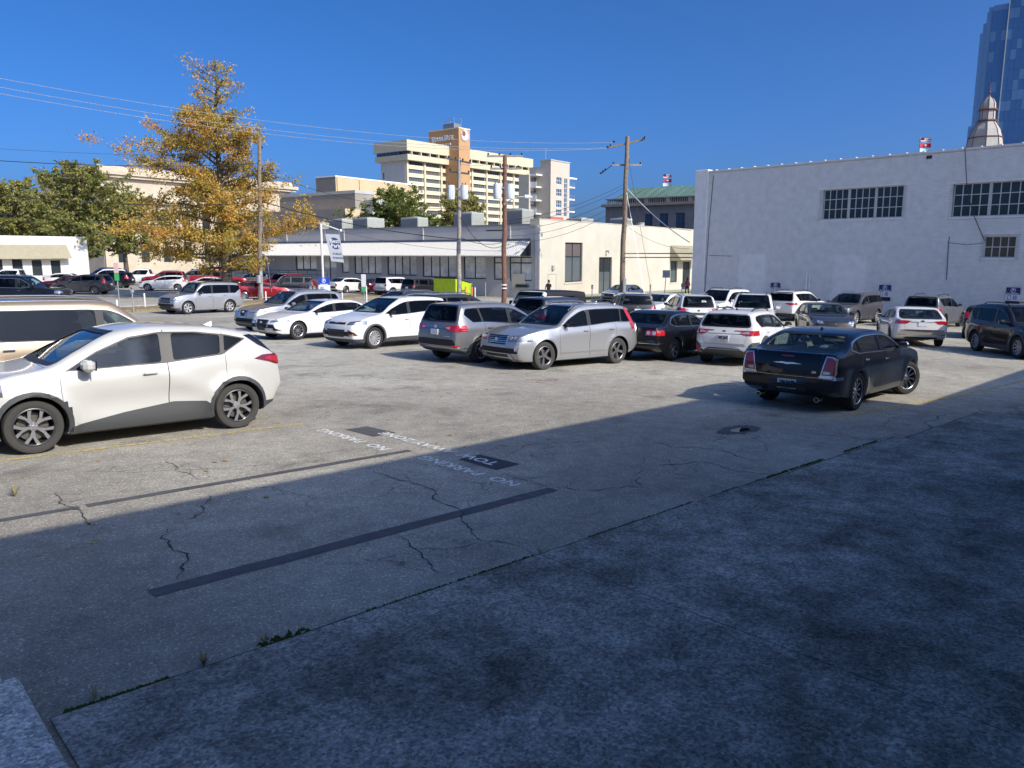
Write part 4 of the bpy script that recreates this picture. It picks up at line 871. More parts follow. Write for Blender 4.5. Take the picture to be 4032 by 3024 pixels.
# corrugated canopy along the side wall
def corrugated(x0, x1, z0, z1, y0, y1, pitch, amp, th=.012):
    m = MB(); n = int((y1 - y0) / pitch * 4); V = []
    for i in range(n + 1):
        y = y0 + (y1 - y0) * i / n; o = amp * (1, .0, -1, .0)[i % 4]
        for a, b in ((x0, z0), (x1, z1)): V.append((a, y, b + o))
        for a, b in ((x0, z0), (x1, z1)): V.append((a, y, b + o - th))
    F = [];
    for i in range(n): a = 4 * i; b = a + 4; F += [(a, b, b + 1, a + 1), (a + 2, a + 3, b + 3, b + 2), (a + 1, b + 1, b + 3, a + 3), (a, a + 2, b + 2, b)]
    m.add(V, F); return m
cn = corrugated(-.03, -1.75, 1.12, -.14, .85, 43.5, .22, .03).build('canopy', 'awning_white', of)
MB().box(-1.78, -1.72, .86, 43.5, -.24, -.17).build('canopy_edge', 'render_grey', of)
m = MB(); m.add([(-.02, .86, 1.08), (-1.72, .86, -.16), (-.02, .86, -.16)], [(0, 1, 2), (2, 1, 0)]); m.build('canopy_end_shade', 'frame_dark', of)  # dark sheet stands in for the shade inside the open canopy end
# fabric-like striped awning over the far door
m = MB(); n = 24
for i in range(n):
    x = 29.4 + 7.0 * i / n; x2 = 29.4 + 7.0 * (i + 1) / n; s = (i % 2) * .03; m.add([(x, -.03, 1.0 + s), (x2, -.03, 1.0 + s), (x2, -1.5, -.75 + s), (x, -1.5, -.75 + s)], [(0, 3, 2, 1), (0, 1, 2, 3)])
m.add([(29.4, -.03, 1.0), (29.4, -1.5, -.75), (29.4, -.03, -.75)], [(0, 1, 2), (2, 1, 0)]); m.build('awning', 'awning_tan', of)
# pavement, lawn strip and kerb in front of the cream wall
def L2W(x, y): c, s = math.cos(GA), math.sin(GA); return (48.66 + c * x - s * y, 47.98 + s * x + c * y)
band('sidewalk', [L2W(x, -1.6) for x in np.linspace(-3, 44, 16)], 3.1, .0, .16, 'concrete_walk'); band('grass_verge', [L2W(x, -4.2) for x in np.linspace(2, 40, 14)], 2.0, .0, .15, 'lawn'); band('sidewalk', [L2W(x, -6.0) for x in np.linspace(-6, 44, 16)], 1.3, .0, .14, 'concrete_walk')
band('grass_verge', [(3, 44.6), (10, 46.4), (17, 48.6), (26, 53.0), (38, 57.6)], 2.6, 0, .13, 'dry_grass'); band('sidewalk', [(0, 47.2), (10, 49.4), (17, 51.6), (25, 55.6)], 1.6, 0, .15, 'concrete_walk')
# rooftop machines: each stands on the office roof
def hvac(x, y, w, d, h, z, label):
    r = thing('air_conditioner', label, 'air conditioner', (*L2W(x, y), z), GA, 'air conditioners on the office roof'); MB().bbox(0, w, 0, d, .25, h, .03).build('casing', 'steel_pale', r)
    MB().box(-.05, w + .05, -.05, d + .05, 0, .24).build('curb', 'render_white', r); m = MB()
    for k in range(int(d / .12)): m.box(-.03, -.004, .06 + k * .12, .13 + k * .12, .40, h - .15)
    m.build('coil_fins', 'steel_grey', r); m = MB()
    for k in range(int(w / .12)): m.box(.06 + k * .12, .10 + k * .12, -.03, -.004, .35, h - .1)
    m.build('coil_fins', 'steel_pale', r); MB().lathe([(.02, 0), (.45 * min(w, d), 0), (.45 * min(w, d), .1), (.02, .12)], 'z', 16, centre=(w / 2, d / 2, h + .002)).build('fan', 'steel_grey', r)
hvac(2.2, 3.2, 1.9, 2.1, 1.75, 2.3, 'tall grey air conditioner nearest the building corner on the roof'); hvac(2.2, 9.0, 2.0, 2.2, 1.65, 2.3, 'second grey air conditioner from the corner of the office roof'); hvac(2.2, 15.8, 1.6, 2.3, 1.35, 2.3, 'grey air conditioner behind the left transformer pole')
hvac(2.4, 23.0, 2.6, 2.2, 1.5, 2.3, 'wide air conditioner beside the sign post, rightmost of the pair'); hvac(2.4, 26.8, 2.0, 2.1, 1.45, 2.3, 'air conditioner left of the wide one above the canopy'); hvac(2.4, 30.3, 1.6, 1.8, 1.15, 2.3, 'small air conditioner at the tree end of the office roof'); hvac(13, 3, 2.6, 1.8, 1.35, 2.3, 'flat air conditioner above the cream wall'); hvac(21, 2.0, 2.0, 1.8, 1.6, 2.3, 'air conditioner on the cream roof near the tall pole')
m = MB(); m.tube(L2W(24, 1.5) + (2.3,) and [(*L2W(24, 1.5), 2.3), (*L2W(24, 1.5), 3.5)], .5, 12); tag(m.build('roof_vent', 'steel_pale', None, 50), 'round pale vent pipe on the cream building roof', 'vent')
# ------------------------------------------------------------------ small white shop on the far left
sh = thing('shop_building', 'small white shop with cream metal awning at the left edge', 'building', (27.7, 105.8, 0), GA)
sop = [(-8.4, -7.3, -2.9, -.6), (-6.3, -5.2, -2.9, -.7), (-4.2, -3.1, -2.9, -.75), (-10.5, -9.4, -2.9, -.6), (-12.6, -11.5, -2.9, -.6)]
cellwall(-30, .3, -5, 1.95, sop, .2).build('wall', 'render_white', sh); MB().box(-30, .299, .201, 14, 1.6, 1.7).box(.0, .3, .21, 14, -5, 1.95).build('roof_slab', 'render_white', sh); MB().box(-30, .36, -.06, .3, 1.96, 2.06).build('coping', 'coping_white', sh)
for a, b, c, e in sop: window(sh, a, b, c, e, 1, 1, .16, 'y', 'frame_dark', 'pane_dark', .06)
m = MB(); n = 60
for i in range(n):
    x = -30 + 27.8 * i / n; x2 = -30 + 27.8 * (i + 1) / n; s = (i % 2) * .02; m.add([(x, -.03, 1.05 + s), (x2, -.03, 1.05 + s), (x2, -1.1, -.55 + s), (x, -1.1, -.55 + s)], [(0, 3, 2, 1), (0, 1, 2, 3)])
m.build('awning', 'awning_cream', sh); MB().bbox(-10.4, -8.6, 4, 6, 1.7, 3.1, .05).build('roof_unit', 'steel_pale', sh)
# ------------------------------------------------------------------ pale stone courthouse behind the trees
st = thing('stone_building', 'pale stone classical building mostly hidden behind the trees', 'building', (44.5, 157.1, 0), GA)
sop = []
for k in range(9):
    x = 2.4 + k * 4.6
    sop += [(x, x + 1.7, -1.6, 2.4), (x - .1, x + 1.8, 4.4, 8.6)]
cellwall(0, 44, -6, 14.0, sop, .5).build('wall', 'stone_pale', st); MB().box(.0, .4, .501, 22, -6, 14).box(.41, 44, 21.6, 22, -6, 14).box(.41, 44, .51, 21.59, 13.4, 13.6).build('rear_wall', 'stone_pale', st)
MB().box(-.9, 45, -.9, .55, 14.0, 14.5).box(-1.3, 45.4, -1.3, .56, 14.501, 15.2).box(-.4, 44.4, -.4, .52, 15.201, 16.1).box(-.9, -.001, .56, 22, 14.0, 15.2).build('cornice', 'stone_pale', st); MB().box(-.5, 44.5, -.5, -.003, 9.4, 10.4).build('entablature', 'stone_pale', st)
for a, b, c, e in sop: window(st, a, b, c, e, 2, 2, .45, 'y', 'frame_dark', 'pane_dark', .12)
for k in range(10): MB().lathe([(.45, 3.4), (.45, 3.8), (.36, 3.81), (.32, 9.0), (.45, 9.01), (.45, 9.38), (.01, 9.385), (.01, 3.4)], 'z', 12, centre=(1.0 + k * 4.6 - .2, -.55, 0)).build('column', 'stone_pale', st, 40)
lb = thing('civic_block', 'brown stone block with flat cornice behind the left trees', 'building', (38, 190, 0), GA); MB().box(-2, 26, 0, 18, -6, 11.6).build('wall', 'stone_grey', lb); MB().box(-2.8, 26.8, -.8, 18.8, 11.601, 12.8).build('cornice', 'tan_brick', lb)
# ------------------------------------------------------------------ auditorium and its lower wing
au = thing('auditorium', 'tall tan brick auditorium with a shaded grey flank, left of the hotel', 'building', (81.2, 136.1, 0), GA)
MB().box(.0, 24.5, 0, 5.6, -6, 14.9).build('wall', 'tan_brick', au); MB().box(-.05, -.003, .0, 5.6, -6, 14.9).build('flank_shade', 'stone_grey', au); MB().box(-.1, 24.6, -.06, 5.7, 14.901, 15.15).build('coping', 'coping_white', au)  # thin grey sheet colours in the flank's shade over the tan brick
for x in (.35, 6.4): MB().tube([(x, -.12, 0), (x, -.12, 14.8)], .12, 8).build('downpipe', 'tan_brick', au, 50)
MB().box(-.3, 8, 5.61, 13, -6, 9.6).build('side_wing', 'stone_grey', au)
wi = thing('auditorium_wing', 'low wing with shaded grey-brown flank and narrow windows below the tan auditorium', 'building', (68.1, 111.8, 0), GA)
wop = [(9.0 + k * 2.1, 9.7 + k * 2.1, 3.6, 5.6) for k in range(6)]
cellwall(0, 34, -6, 7.3, wop, .2, 'x').build('wall', 'wing_shaded', wi); MB().box(.201, 3.4, 0, 33.9, 4, 7.2).box(0, 3.4, -.2, -.002, -6, 7.3).build('end_wall', 'tan_brick', wi)  # flank coloured grey-brown for its shade; the sunlit end keeps the tan
for a, b, c, e in wop: window(wi, a, b, c, e, 1, 1, .16, 'x', 'frame_dark', 'pane_blue', .06)
MB().box(3.5, 8, 1, 20, -6, 10.3).build('upper_block', 'wing_shaded', wi); MB().box(3.45, 8, .9, .99, 10.0, 10.5).box(3.40, 3.49, .9, 20, 10.0, 10.5).build('coping', 'steel_pale', wi); MB().bbox(5.5, 10.5, -1.0, .95, 6.0, 9.0, .05).build('penthouse', 'steel_pale', wi)
# ------------------------------------------------------------------ hotel
ht = thing('hotel', 'cream concrete hotel slab with dark window bands and an orange lift tower', 'building', (153.5, 212.4, 0), R_(8))
FL = 2.62; zt = 36.7
# crown: two overhanging bands with a dark gap
MB().box(-.8, 67.2, -1.0, 15.2, 33.3, 36.7).build('roof_band', 'hotel_cream', ht); MB().box(0, 66, .2, 14.6, 32.0, 33.3).build('crown_recess', 'pane_dark', ht); MB().box(-.4, 66.6, -.8, 15.0, 30.4, 32.2).build('lower_band', 'hotel_cream', ht)
for k in range(16): MB().box(k * 4.2 + 1.4, k * 4.2 + 1.75, -.9, .19, 32.0, 33.4).build('crown_fin', 'hotel_pale', ht)
MB().box(.6, 65, 1.4, 13.2, -8, 30.41).build('wall', 'hotel_pale', ht); MB().box(.45, .599, 1.4, 13.2, -8, 30.3).build('end_wall', 'render_grey', ht); MB().box(.35, .449, 11.6, 12.0, 25, 27).build('end_window', 'pane_dark', ht)
for k in range(6): MB().box(-.45, -.401, 3 + k * 1.9, 4.5 + k * 1.9, 32.3, 33.2).build('end_pane', 'pane_blue', ht)
bays = [.75 + 8.05 * k for k in range(9)]
for k, x in enumerate(bays): MB().box(x - .25, x + .55, .6, 1.399, -8, 30.39).build('pier', 'hotel_cream', ht)
slabm = MB().box(.56, 7.75, .9, 1.398, 0, 1.30).me('spandrel', 'hotel_pale'); rng = random.Random(4)
bandm = []
for v in range(4):
    m = MB()
    for q in range(6): x0 = .62 + q * 1.18; m.box(x0, x0 + 1.10, 1.33, 1.36 - .02 * (q % 2), 0, 1.25)
    bandm.append(m.me('window_band', ('pane_grey', 'pane_dark', 'pane_grey', 'pane_board')[v]))
for r in range(11):
    z = 30.4 - FL * (r + 1) + .02
    for x in bays[:-1]:
        ob('spandrel', slabm, ht, (x, 0, z)); ob('window_band', rng.choice(bandm), ht, (x, 0, z + 1.33))
        if r < 8: MB().box(x + 2.6, x + 5.2, .86, .899, z + .75, z + 1.1).build('vent_grille', 'hotel_cream', ht)
ct = thing('hotel_tower', 'orange hotel lift tower with white lettering and a round tree emblem', 'tower', (173.3, 209.6, 1.9), R_(8)); ct.scale = (1.046, 1.046, 1)
MB().box(0, 5.4, 0, 13.7, -8, 40.2).build('shaft', 'hotel_orange', ct); MB().box(-.12, 5.52, -.12, 13.82, 40.201, 40.6).build('coping', 'hotel_pale', ct)
for z in (24, 27, 30, 33): MB().box(.5, .7, -.05, -.003, z, z + .7).build('slot', 'pane_dark', ct)
tb = MB().bbox(1.0, 4.6, 3.0, 8.0, 40.7, 42.4, .05).build('tank_house', 'steel_grey', ct); m = MB()
for x, y in ((1, 3), (4.6, 3), (1, 8), (4.6, 8), (1, 5.5)): m.tube([(x, y, 42.4), (x, y, 44.2)], .06, 5)
m.tube([(1, 3, 44.1), (1, 8, 44.1)], .05, 5); m.tube([(1, 3, 44.1), (4.6, 3, 44.1)], .05, 5); m.tube([(1, 3, 43.3), (1, 8, 43.3)], .05, 5); m.build('railing', 'steel_grey', tb)
def side_text(txt, size, loc, parent, mat, face='x', xs=1.0, bold=.02, depth=.12):
    t = text_mesh(txt, size, mat, depth, bold=bold, xs=xs); rz = -math.pi / 2 if face == 'x' else 0
    t.transform(Matrix.Translation(loc) @ Matrix.Rotation(rz, 4, 'Z') @ Matrix.Rotation(math.pi / 2, 4, 'X')); return ob('lettering', t, parent)
side_text('D', 2.5, (-.15, 11.2, 37.35), ct, 'sign_white', bold=.03); side_text('OUBLE', 1.95, (-.15, 8.35, 37.30), ct, 'sign_white', bold=.03); side_text('T', 2.5, (-.15, 5.75, 37.45), ct, 'sign_white', bold=.03); side_text('REE', 1.95, (-.15, 3.95, 37.40), ct, 'sign_white', bold=.03); side_text('BY HILTON', 1.0, (-.15, 6.6, 35.3), ct, 'sign_white', xs=1.2)
m = MB(); n = 30; V = []
for k in range(n + 1): t = R_(-205) + R_(330) * k / n; V += [(2.9 + 2.05 * math.cos(t), -.2, 38.2 + 2.05 * math.sin(t)), (2.75 + 1.62 * math.cos(t) * (1 if math.cos(t) > -.2 else .8), -.2, 38.2 + 1.62 * math.sin(t))]
m.add(V, [(2 * k, 2 * k + 1, 2 * k + 3, 2 * k + 2) for k in range(n)] + [(2 * k + 2, 2 * k + 3, 2 * k + 1, 2 * k) for k in range(n)]); m.prism([(2.75 + 1.6 * math.cos(2 * math.pi * k / 20), 38.2 + 1.6 * math.sin(2 * math.pi * k / 20)) for k in range(20)], 'y', -.12, -.02); m.build('emblem_disc', 'sign_white', ct)
m = MB(); m.prism([(2.3 + (.85 + .14 * math.sin(k * 2.6)) * math.cos(2 * math.pi * k / 22), 38.75 + (.8 + .12 * math.sin(k * 3.1)) * math.sin(2 * math.pi * k / 22)) for k in range(22)], 'y', -.26, -.14); m.prism([(2.2, 37.2), (2.5, 37.2), (2.42, 38.2), (2.25, 38.2)], 'y', -.26, -.14); m.build('emblem_tree', 'rust', ct)
# ------------------------------------------------------------------ apartment tower right of the hotel
ap = thing('apartment_tower', 'tan apartment block with white balconies, right of the hotel', 'building', (157.0, 150.6, 0), R_(10))
aop = [(2.9, 5.7, 19.2, 21.1), (2.9, 5.7, 16.0, 17.9), (2.9, 5.7, 12.9, 14.8), (2.9, 5.7, 10.6, 12.3)]
cellwall(0, 9.7, 9.4, 25.3, aop + [(6.9, 8.6, 10.5, 21.0)], .25).build('wall', 'apt_tan', ap); MB().box(0, 9.7, -.004, 3.4, -8, 9.39).box(0, .3, .251, 3.4, 9.4, 25.3).box(9.4, 9.7, .251, 3.4, 9.4, 25.3).box(.31, 9.39, .26, 3.1, 24.8, 25.2).box(.31, 9.39, 3.1, 3.4, 9.4, 25.2).build('rear_wall', 'apt_tan', ap); MB().box(-.15, 9.85, -.15, 3.5, 25.301, 25.6).build('coping', 'steel_pale', ap)
for a, b, c, e in aop: window(ap, a, b, c, e, 3, 2, .2, 'y', 'frame_white', 'pane_blue', .10)
window(ap, 6.9, 8.6, 10.5, 21.0, 2, 8, .2, 'y', 'frame_white', 'pane_blue', .12); MB().box(-.06, 6.5, -.12, -.006, 9.0, 10.2).build('red_band', 'red_panel', ap)
for k, z in enumerate((19.0, 15.6, 12.2, 9.2)):
    m = MB(); m.box(9.71, 13.0, .2, 3.2, z - .35, z); b = m.build('balcony', 'coping_white', ap); m = MB(); [m.tube([(9.8 + q * .45, .25, z), (9.8 + q * .45, .25, z + 1.1)], .03, 4) for q in range(8)]; m.tube([(9.75, .25, z + 1.1), (13, .25, z + 1.1)], .04, 4); m.build('railing', 'steel_grey', b); MB().box(9.72, 10.9, 1.0, 3.0, z + .02, z + 2.3).build('balcony_glass', 'pane_grey', ap)
MB().box(9.71, 14, .2, 3.4, 21.2, 21.6).build('balcony_roof', 'coping_white', ap)
MB().box(0, 9, 3.41, 7.1, -8, 23.8).build('stair_core', 'apt_tan', ap); MB().box(-3.2, -.9, 5.0, 8.5, -8, 21.6).build('left_wing', 'apt_tan', ap)
for z in (18.4, 14.8, 11.2): m = MB(); m.box(-2.6, -.002, 3.0, 4.98, z - .35, z); b = m.build('balcony', 'coping_white', ap); MB().box(-2.6, -2.5, 3.0, 4.98, z, z + 1.2).build('balcony_wall', 'coping_white', b); MB().box(-2.4, -.01, 4.90, 4.98, z + .05, z + 2.4).build('balcony_glass', 'pane_grey', ap)
MB().box(-2.8, -.002, 2.8, 4.98, 21.3, 21.7).build('balcony_roof', 'coping_white', ap); m = MB(); m.tube([(2, 3, 25.6), (2, 3, 29)], .05, 5); m.build('mast', 'steel_pale', ap)
# ------------------------------------------------------------------ grey stone post office with green roof
po = thing('post_office', 'grey stone building with balustrade and green ribbed roof behind the cream office', 'building', (87.3, 72.5, 0), GA)
pop = [(-7.1, -5.9, 2.6, 5.5), (-9.4, -8.1, 2.6, 5.5), (-11.8, -10.45, 2.6, 5.5), (-14.2, -12.9, 2.6, 5.5), (-16.6, -15.2, 2.6, 5.5)]
cellwall(-30, .0, -6, 6.6, pop, .3, 'x').build('wall', 'stone_grey', po); MB().box(.0, 20, -.002, .2, -6, 6.6).box(.31, 20, -30, -.01, 6.0, 6.1).build('side_wall', 'stone_grey', po); MB().box(-.6, 20.5, -30, .65, 6.601, 6.95).build('cornice', 'stone_grey', po); MB().box(.0, 20, -30, .3, 7.6, 7.75).build('balustrade_rail', 'stone_grey', po)
bal = MB().box(.05, .2, -.06, .06, 6.96, 7.59).me('baluster', 'stone_grey')
for k in range(70):
    if k % 10 in (8, 9): 
        if k % 10 == 8: MB().box(.02, .26, -.1 - k * .32 - .45, -.1 - k * .32 + .12, 6.955, 7.59).build('balustrade_pier', 'stone_grey', po)
        continue
    ob('baluster', bal, po, (0, -.1 - k * .32, 0))
for a, b, c, e in pop: window(po, a, b, c, e, 3, 2, .25, 'x', 'frame_dark', 'pane_blue', .06)
m = MB(); n = 46
for i in range(n): y = -.8 - i * .6; s = .06 if i % 2 else 0; m.add([(1.2, y, 7.78 + s), (1.2, y - .6, 7.78 + s), (6.0, y - .6, 9.6 + s), (6.0, y, 9.6 + s)], [(0, 1, 2, 3), (3, 2, 1, 0)])
m.add([(1.2, -.8, 7.78), (6.0, -3.4, 9.6), (14, -3.4, 9.6), (18, -.8, 7.78)], [(0, 3, 2, 1), (0, 1, 2, 3)]); m.build('roof', 'roof_green', po)
for a, b, c, e in pop: window(of, 1, 2, 0, 1) if False else None
# ------------------------------------------------------------------ blue glass tower and church steeple on the right
gt = thing('glass_tower', 'blue mirrored glass office tower at the top right corner', 'tower', (337.8, 92.6, 0), R_(10))
MB().box(.1, 40, -60, -.01, -10, 99.5).build('core', 'curtain_wall', gt); MB().box(.1, 38, 0, 4.8, -10, 90.4).box(.2, 38, 4.81, 6.4, -10, 90).box(.3, 38, 6.41, 7.8, -10, 84.6).box(.3, 36, 7.81, 9.6, -10, 48).build('setback', 'curtain_wall_pale', gt)
pmesh = [MB().box(-.02, .08, 0, 1.66, 0, 3.5).me('glass_pane', 'curtain_wall'), MB().box(-.02, .08, 0, 1.66, 0, 3.5).me('glass_pane', 'curtain_wall_pale')]; _rg = random.Random(9); cnt = 0
for j in range(18):
    for i in range(-10, 5):
        if cnt >= 297: break
        y = i * 1.72; z = 34.5 + j * 3.6
        if i < 3 and (i < 0 or z < 86): o = ob('glass_pane', pmesh[_rg.random() < .22], gt, (_rg.uniform(-.02, .02), y, z), (0, R_(_rg.uniform(-.35, .35)), R_(_rg.uniform(-.35, .35)))); cnt += 1
        elif i == 3 and z < 86 or z < 80: ob('glass_pane', pmesh[1], gt, (.2 if i < 4 else .25, y, z), (0, R_(_rg.uniform(-.3, .3)), 0)); cnt += 1
MB().box(-.5, .09, -.12, .12, -10, 99).build('corner_fin', 'steel_pale', gt)
side_text('Stephens', 4.4, (-.4, -8.6, 92.6), gt, 'sign_white', xs=1.0, bold=.03)
sp_ = thing('church_steeple', 'pale octagonal steeple with bell-shaped roof and red-brown ribs behind the brick wall', 'steeple', (128.4, 36.6, 0), R_(20))
pm('steeple_pale', (.40, .375, .34), .8, var=.1); pm('steeple_rib', (.13, .055, .05), .7)
prof = [(2.9, 10.0), (2.35, 15.0), (2.1, 16.5), (1.75, 17.6), (1.05, 18.7)]; prof2 = [(1.0, 18.95), (.95, 20.2)]; prof3 = [(1.0, 20.45), (.92, 21.2), (.6, 21.8), (.16, 22.2)]
for nm, pf in (('bell_roof', prof), ('lantern', prof2), ('cap', prof3)):
    MB().lathe([(.01, pf[0][1])] + pf + [(.01, pf[-1][1])], 'z', 8).build(nm, 'steeple_pale', sp_)
    for k in range(8): t = 2 * math.pi * k / 8; MB().tube([(r * 1.01 * math.cos(t), r * 1.01 * math.sin(t), z) for r, z in pf], .045, 5).build('rib', 'steeple_rib', sp_)
for r, z, h in ((1.2, 18.7, .22), (1.18, 20.2, .22), (2.18, 16.4, .16)): MB().lathe([(.01, z), (r, z), (r + .08, z + h * .5), (r, z + h), (.01, z + h)], 'z', 8).build('ledge', 'steeple_rib', sp_)
MB().lathe([(.12, 22.2), (.05, 22.5), (.22, 22.7), (.05, 22.95), (.12, 23.1), (.03, 23.3), (.02, 24.0), (.001, 24.01)], 'z', 10, close=False).build('finial', 'steeple_rib', sp_, 40)
for t in (R_(200), R_(250)): pass
MB().box(-4, 4, -4, 4, -6, 9.99).build('tower_base', 'rust', sp_)
# ------------------------------------------------------------------ the building behind the camera that shades the foreground
hb = thing('shade_building', 'brick building behind the viewpoint that casts the foreground shadow', 'building', (0, -1.35, 0)); MB().box(-40, 17.0, -14, 0, -4, 4.30).build('wall', 'tan_brick', hb); MB().box(17.01, 60, -14, 0, -5, 1.92).build('low_wing', 'tan_brick', hb)
# ------------------------------------------------------------------ body shapes
def shape(L, W, H, wb, fo, R, hl=.82, hz=1.04, cow=-.38, ra=1.0, rt=-.62, rrz=None, gb=(-.86, 1.08), tail=None, belt=(.98, 1.10), tumble=.32,
          b=None, c=None, q=(-.75, -.62), tz=.95, bumper=.52, nosez=.5, rise=.0, dl=None, **kw):
    """side profile from a few measures; x given relative to the axles"""
    fa, re = wb / 2, -wb / 2; xf = fa + fo; xr = xf - L; cx = fa + cow; b = (cx - .2 + re) / 2 + .06 if b is None else b; hw = W / 2; rrz = rrz or H - .06
    rtx = re + rt; gbx = re + gb[0]; gbz = gb[1]
    top = [(xf, nosez + .08), (xf - .025, hl - .16), (xf - .11, hl - .035), (xf - .24, hl), ((xf - .24 + cx) / 2, (hl + hz) / 2 + .035), (cx, hz),
           (cx - ra * .5, hz + (H - .03 - hz) * .58), (cx - ra, H - .035), (cx - ra - .45, H - .004), ((cx - ra - .45 + rtx) / 2 - .1, H - .012), (rtx, rrz), (gbx, gbz)]
    top += tail if tail else [(xr + .07, tz), (xr + .015, tz - .14), (xr, bumper + .16)]
    bot = [(xf, nosez - .06), (xf - .06, .30), (xf - .22, .22), (xf - .6, .20), (re - .2, .21), (xr + .30, .30), (xr + .06, .40), (xr, bumper - .02)]
    bl = [(xf, hl - .12), (cx, belt[0]), (b, (belt[0] + belt[1]) / 2 + rise), (re, belt[1]), (xr, belt[1] - .04)]
    P = dict(L=L, W=W, H=H, wb=wb, fo=fo, R=R, top=top, bot=bot, belt=bl, tumble=tumble, cab=(cx, cx - ra, rtx, gbx))
    tf, bf = pchip(top), pchip(bl); up = []; lo = []
    x0 = cx - .20; x1 = re + min(q)
    for x in np.linspace(x0, x1, 22):
        h = float(tf(x + .035)) - float(bf(x)); up.append((x, float(bf(x)) + max(.78 * h - .015, .03)))
    for x in np.linspace(x1, x0, 8): lo.append((x, float(bf(x)) + .022))
    dlo = up + lo[1:-1]; zt = H - .15; zb = belt[1]
    n = (zt - zb, -(q[0] - q[1])); dlo = clip_poly(dlo, -n[0], -n[1], -(n[0] * (re + q[1]) + n[1] * zb))     # slanted rear edge: q = (x at the roof, x at the belt)
    P['dlo'] = dl or dlo
    P['pillars'] = [(b, b - .02, .10)] + ([(re + c[0], re + c[1], c[2])] if c else [])
    ytop = .93 * hw - tumble * (H - belt[0]) * .86 - .115
    P['ws'] = (hz + .05, H - .085, .79 * hw, ytop); P['rw'] = (gbz + .025, rrz - .035, .78 * hw, ytop + .04)
    P['door_f'] = cx - .10 if cow < -.2 else fa - R - .13; P['door_f'] = min(P['door_f'], fa - R - .12); P['door_r'] = re + .12
    P['bonnet'] = (xf - .2, cx + .02, hl - .14, .84)
    P['bow'] = (.13, .08); P['plan'] = (.84, .7, .88, .5)
    P['sill'] = .30
    P.update(kw); return P
def suv_tail(c, z0=.70, z1=None, y0=.66, y1=.78, y2=.60):
    z1 = z1 or float(c['cab'][2] * 0 + c['H'] - .09); h = c['W'] / 2
    return ([(y0 * h, z0), (y1 * h, z0 + .12), (y1 * h, 1.02), (y2 * h, z1)], c['cab'][2] + .10)
def arch_poly(a, R, r0, r1, z0):
    o = []; t0 = math.asin(max(-1, (z0 - R) / r0)); t1 = math.asin(max(-1, (z0 - R) / r1)); n = 18
    for k in range(n + 1): t = t1 + (math.pi - 2 * t1) * k / n; o.append((a + r1 * math.cos(t), R + r1 * math.sin(t)))
    for k in range(n + 1): t = math.pi - t0 - (math.pi - 2 * t0) * k / n; o.append((a + r0 * math.cos(t), R + r0 * math.sin(t)))
    return o
def cladding(c, w=.06, sill=(.20, .34), d=.010, mat='plastic_grey'):
    for a in c.ax: c.patch('wheel_arch_trim', arch_poly(a, c.R + .01, c.Ra - .002, c.Ra + w, .24), 'y', c.hw - .16, c.hw + .2, mat, d=d)
    if sill:
        x0, x1 = c.ax[1] + c.Ra + .03, c.ax[0] - c.Ra - .03
        c.patch('sill_trim', [(x0, .15), (x1, .15), (x1, sill[1] - .05), (x1 - .2, sill[1]), (x0 + .2, sill[1]), (x0, sill[1] - .02)], 'y', c.hw - .2, c.hw + .2, mat, d=d)
def head(c, y0, y1, z0, z1, lift=.04, wrap=.45, mat='lamp_head', inner=True, amber=False, poly=None):
    p = poly or [(y0, z0 + lift * .2), (y1, z0 + lift), (y1, z1 + lift), (y0 + .04, z1 - .02)]
    i = c.patch('headlight', p, 'x', c.xf - wrap, c.xf + .3, mat, d=.004)
    if inner:
        ys = (y0 + .10, y0 + .22)
        for k, y in enumerate(ys):
            z = (z0 + z1) / 2 + lift * .5 * (k + .5); r = min(.042, (z1 - z0) * .36)
            c.patch('lamp_lens', [(y + r * math.cos(t), z + r * math.sin(t)) for t in np.linspace(0, 2 * math.pi, 11)[:-1]], 'x', c.xf - .5, c.xf + .3, 'lamp_inner', d=.007)
    if amber: c.patch('indicator', [(y1 - .14, z0 + lift + .02), (1.3, z0 + lift + .02), (1.3, z1 + lift - .01), (y1 - .14, z1 + lift - .02)], 'x', c.xf - wrap, c.xf - .28, 'lamp_amber', d=.006)
def front_mouth(c, y, z0, z1, ylow=None, mat='trim_black', name='lower_grille', d=.003):
    yl = ylow or y; c.patch(name, [(-yl, z0), (yl, z0), (y, z1), (-y, z1)], 'x', c.xf - .5, c.xf + .3, mat, d=d, mir=False)
def low_band(c, z1=.32, front=True, rear=True, mat='plastic_grey', d=.006):
    if front: c.patch('front_valance', [(-1.2, .1), (1.2, .1), (1.2, z1), (-1.2, z1)], 'x', c.ax[0] + c.Ra + .05, c.xf + .3, mat, d=d, mir=False)
    if rear: c.patch('rear_valance', [(-1.2, .1), (1.2, .1), (1.2, z1 + .02), (-1.2, z1 + .02)], 'x', c.xr - .3, c.ax[1] - c.Ra - .05, mat, d=d, mir=False)
def tail_lamp(c, poly, mat='lamp_red', wrap=.35, d=.006, white=None):
    c.patch('tail_light', poly, 'x', c.xr - .3, c.xr + wrap, mat, d=d)
    if white: c.patch('reversing_light', white, 'x', c.xr - .3, c.xr + wrap, 'lamp_clear', d=d + .003)
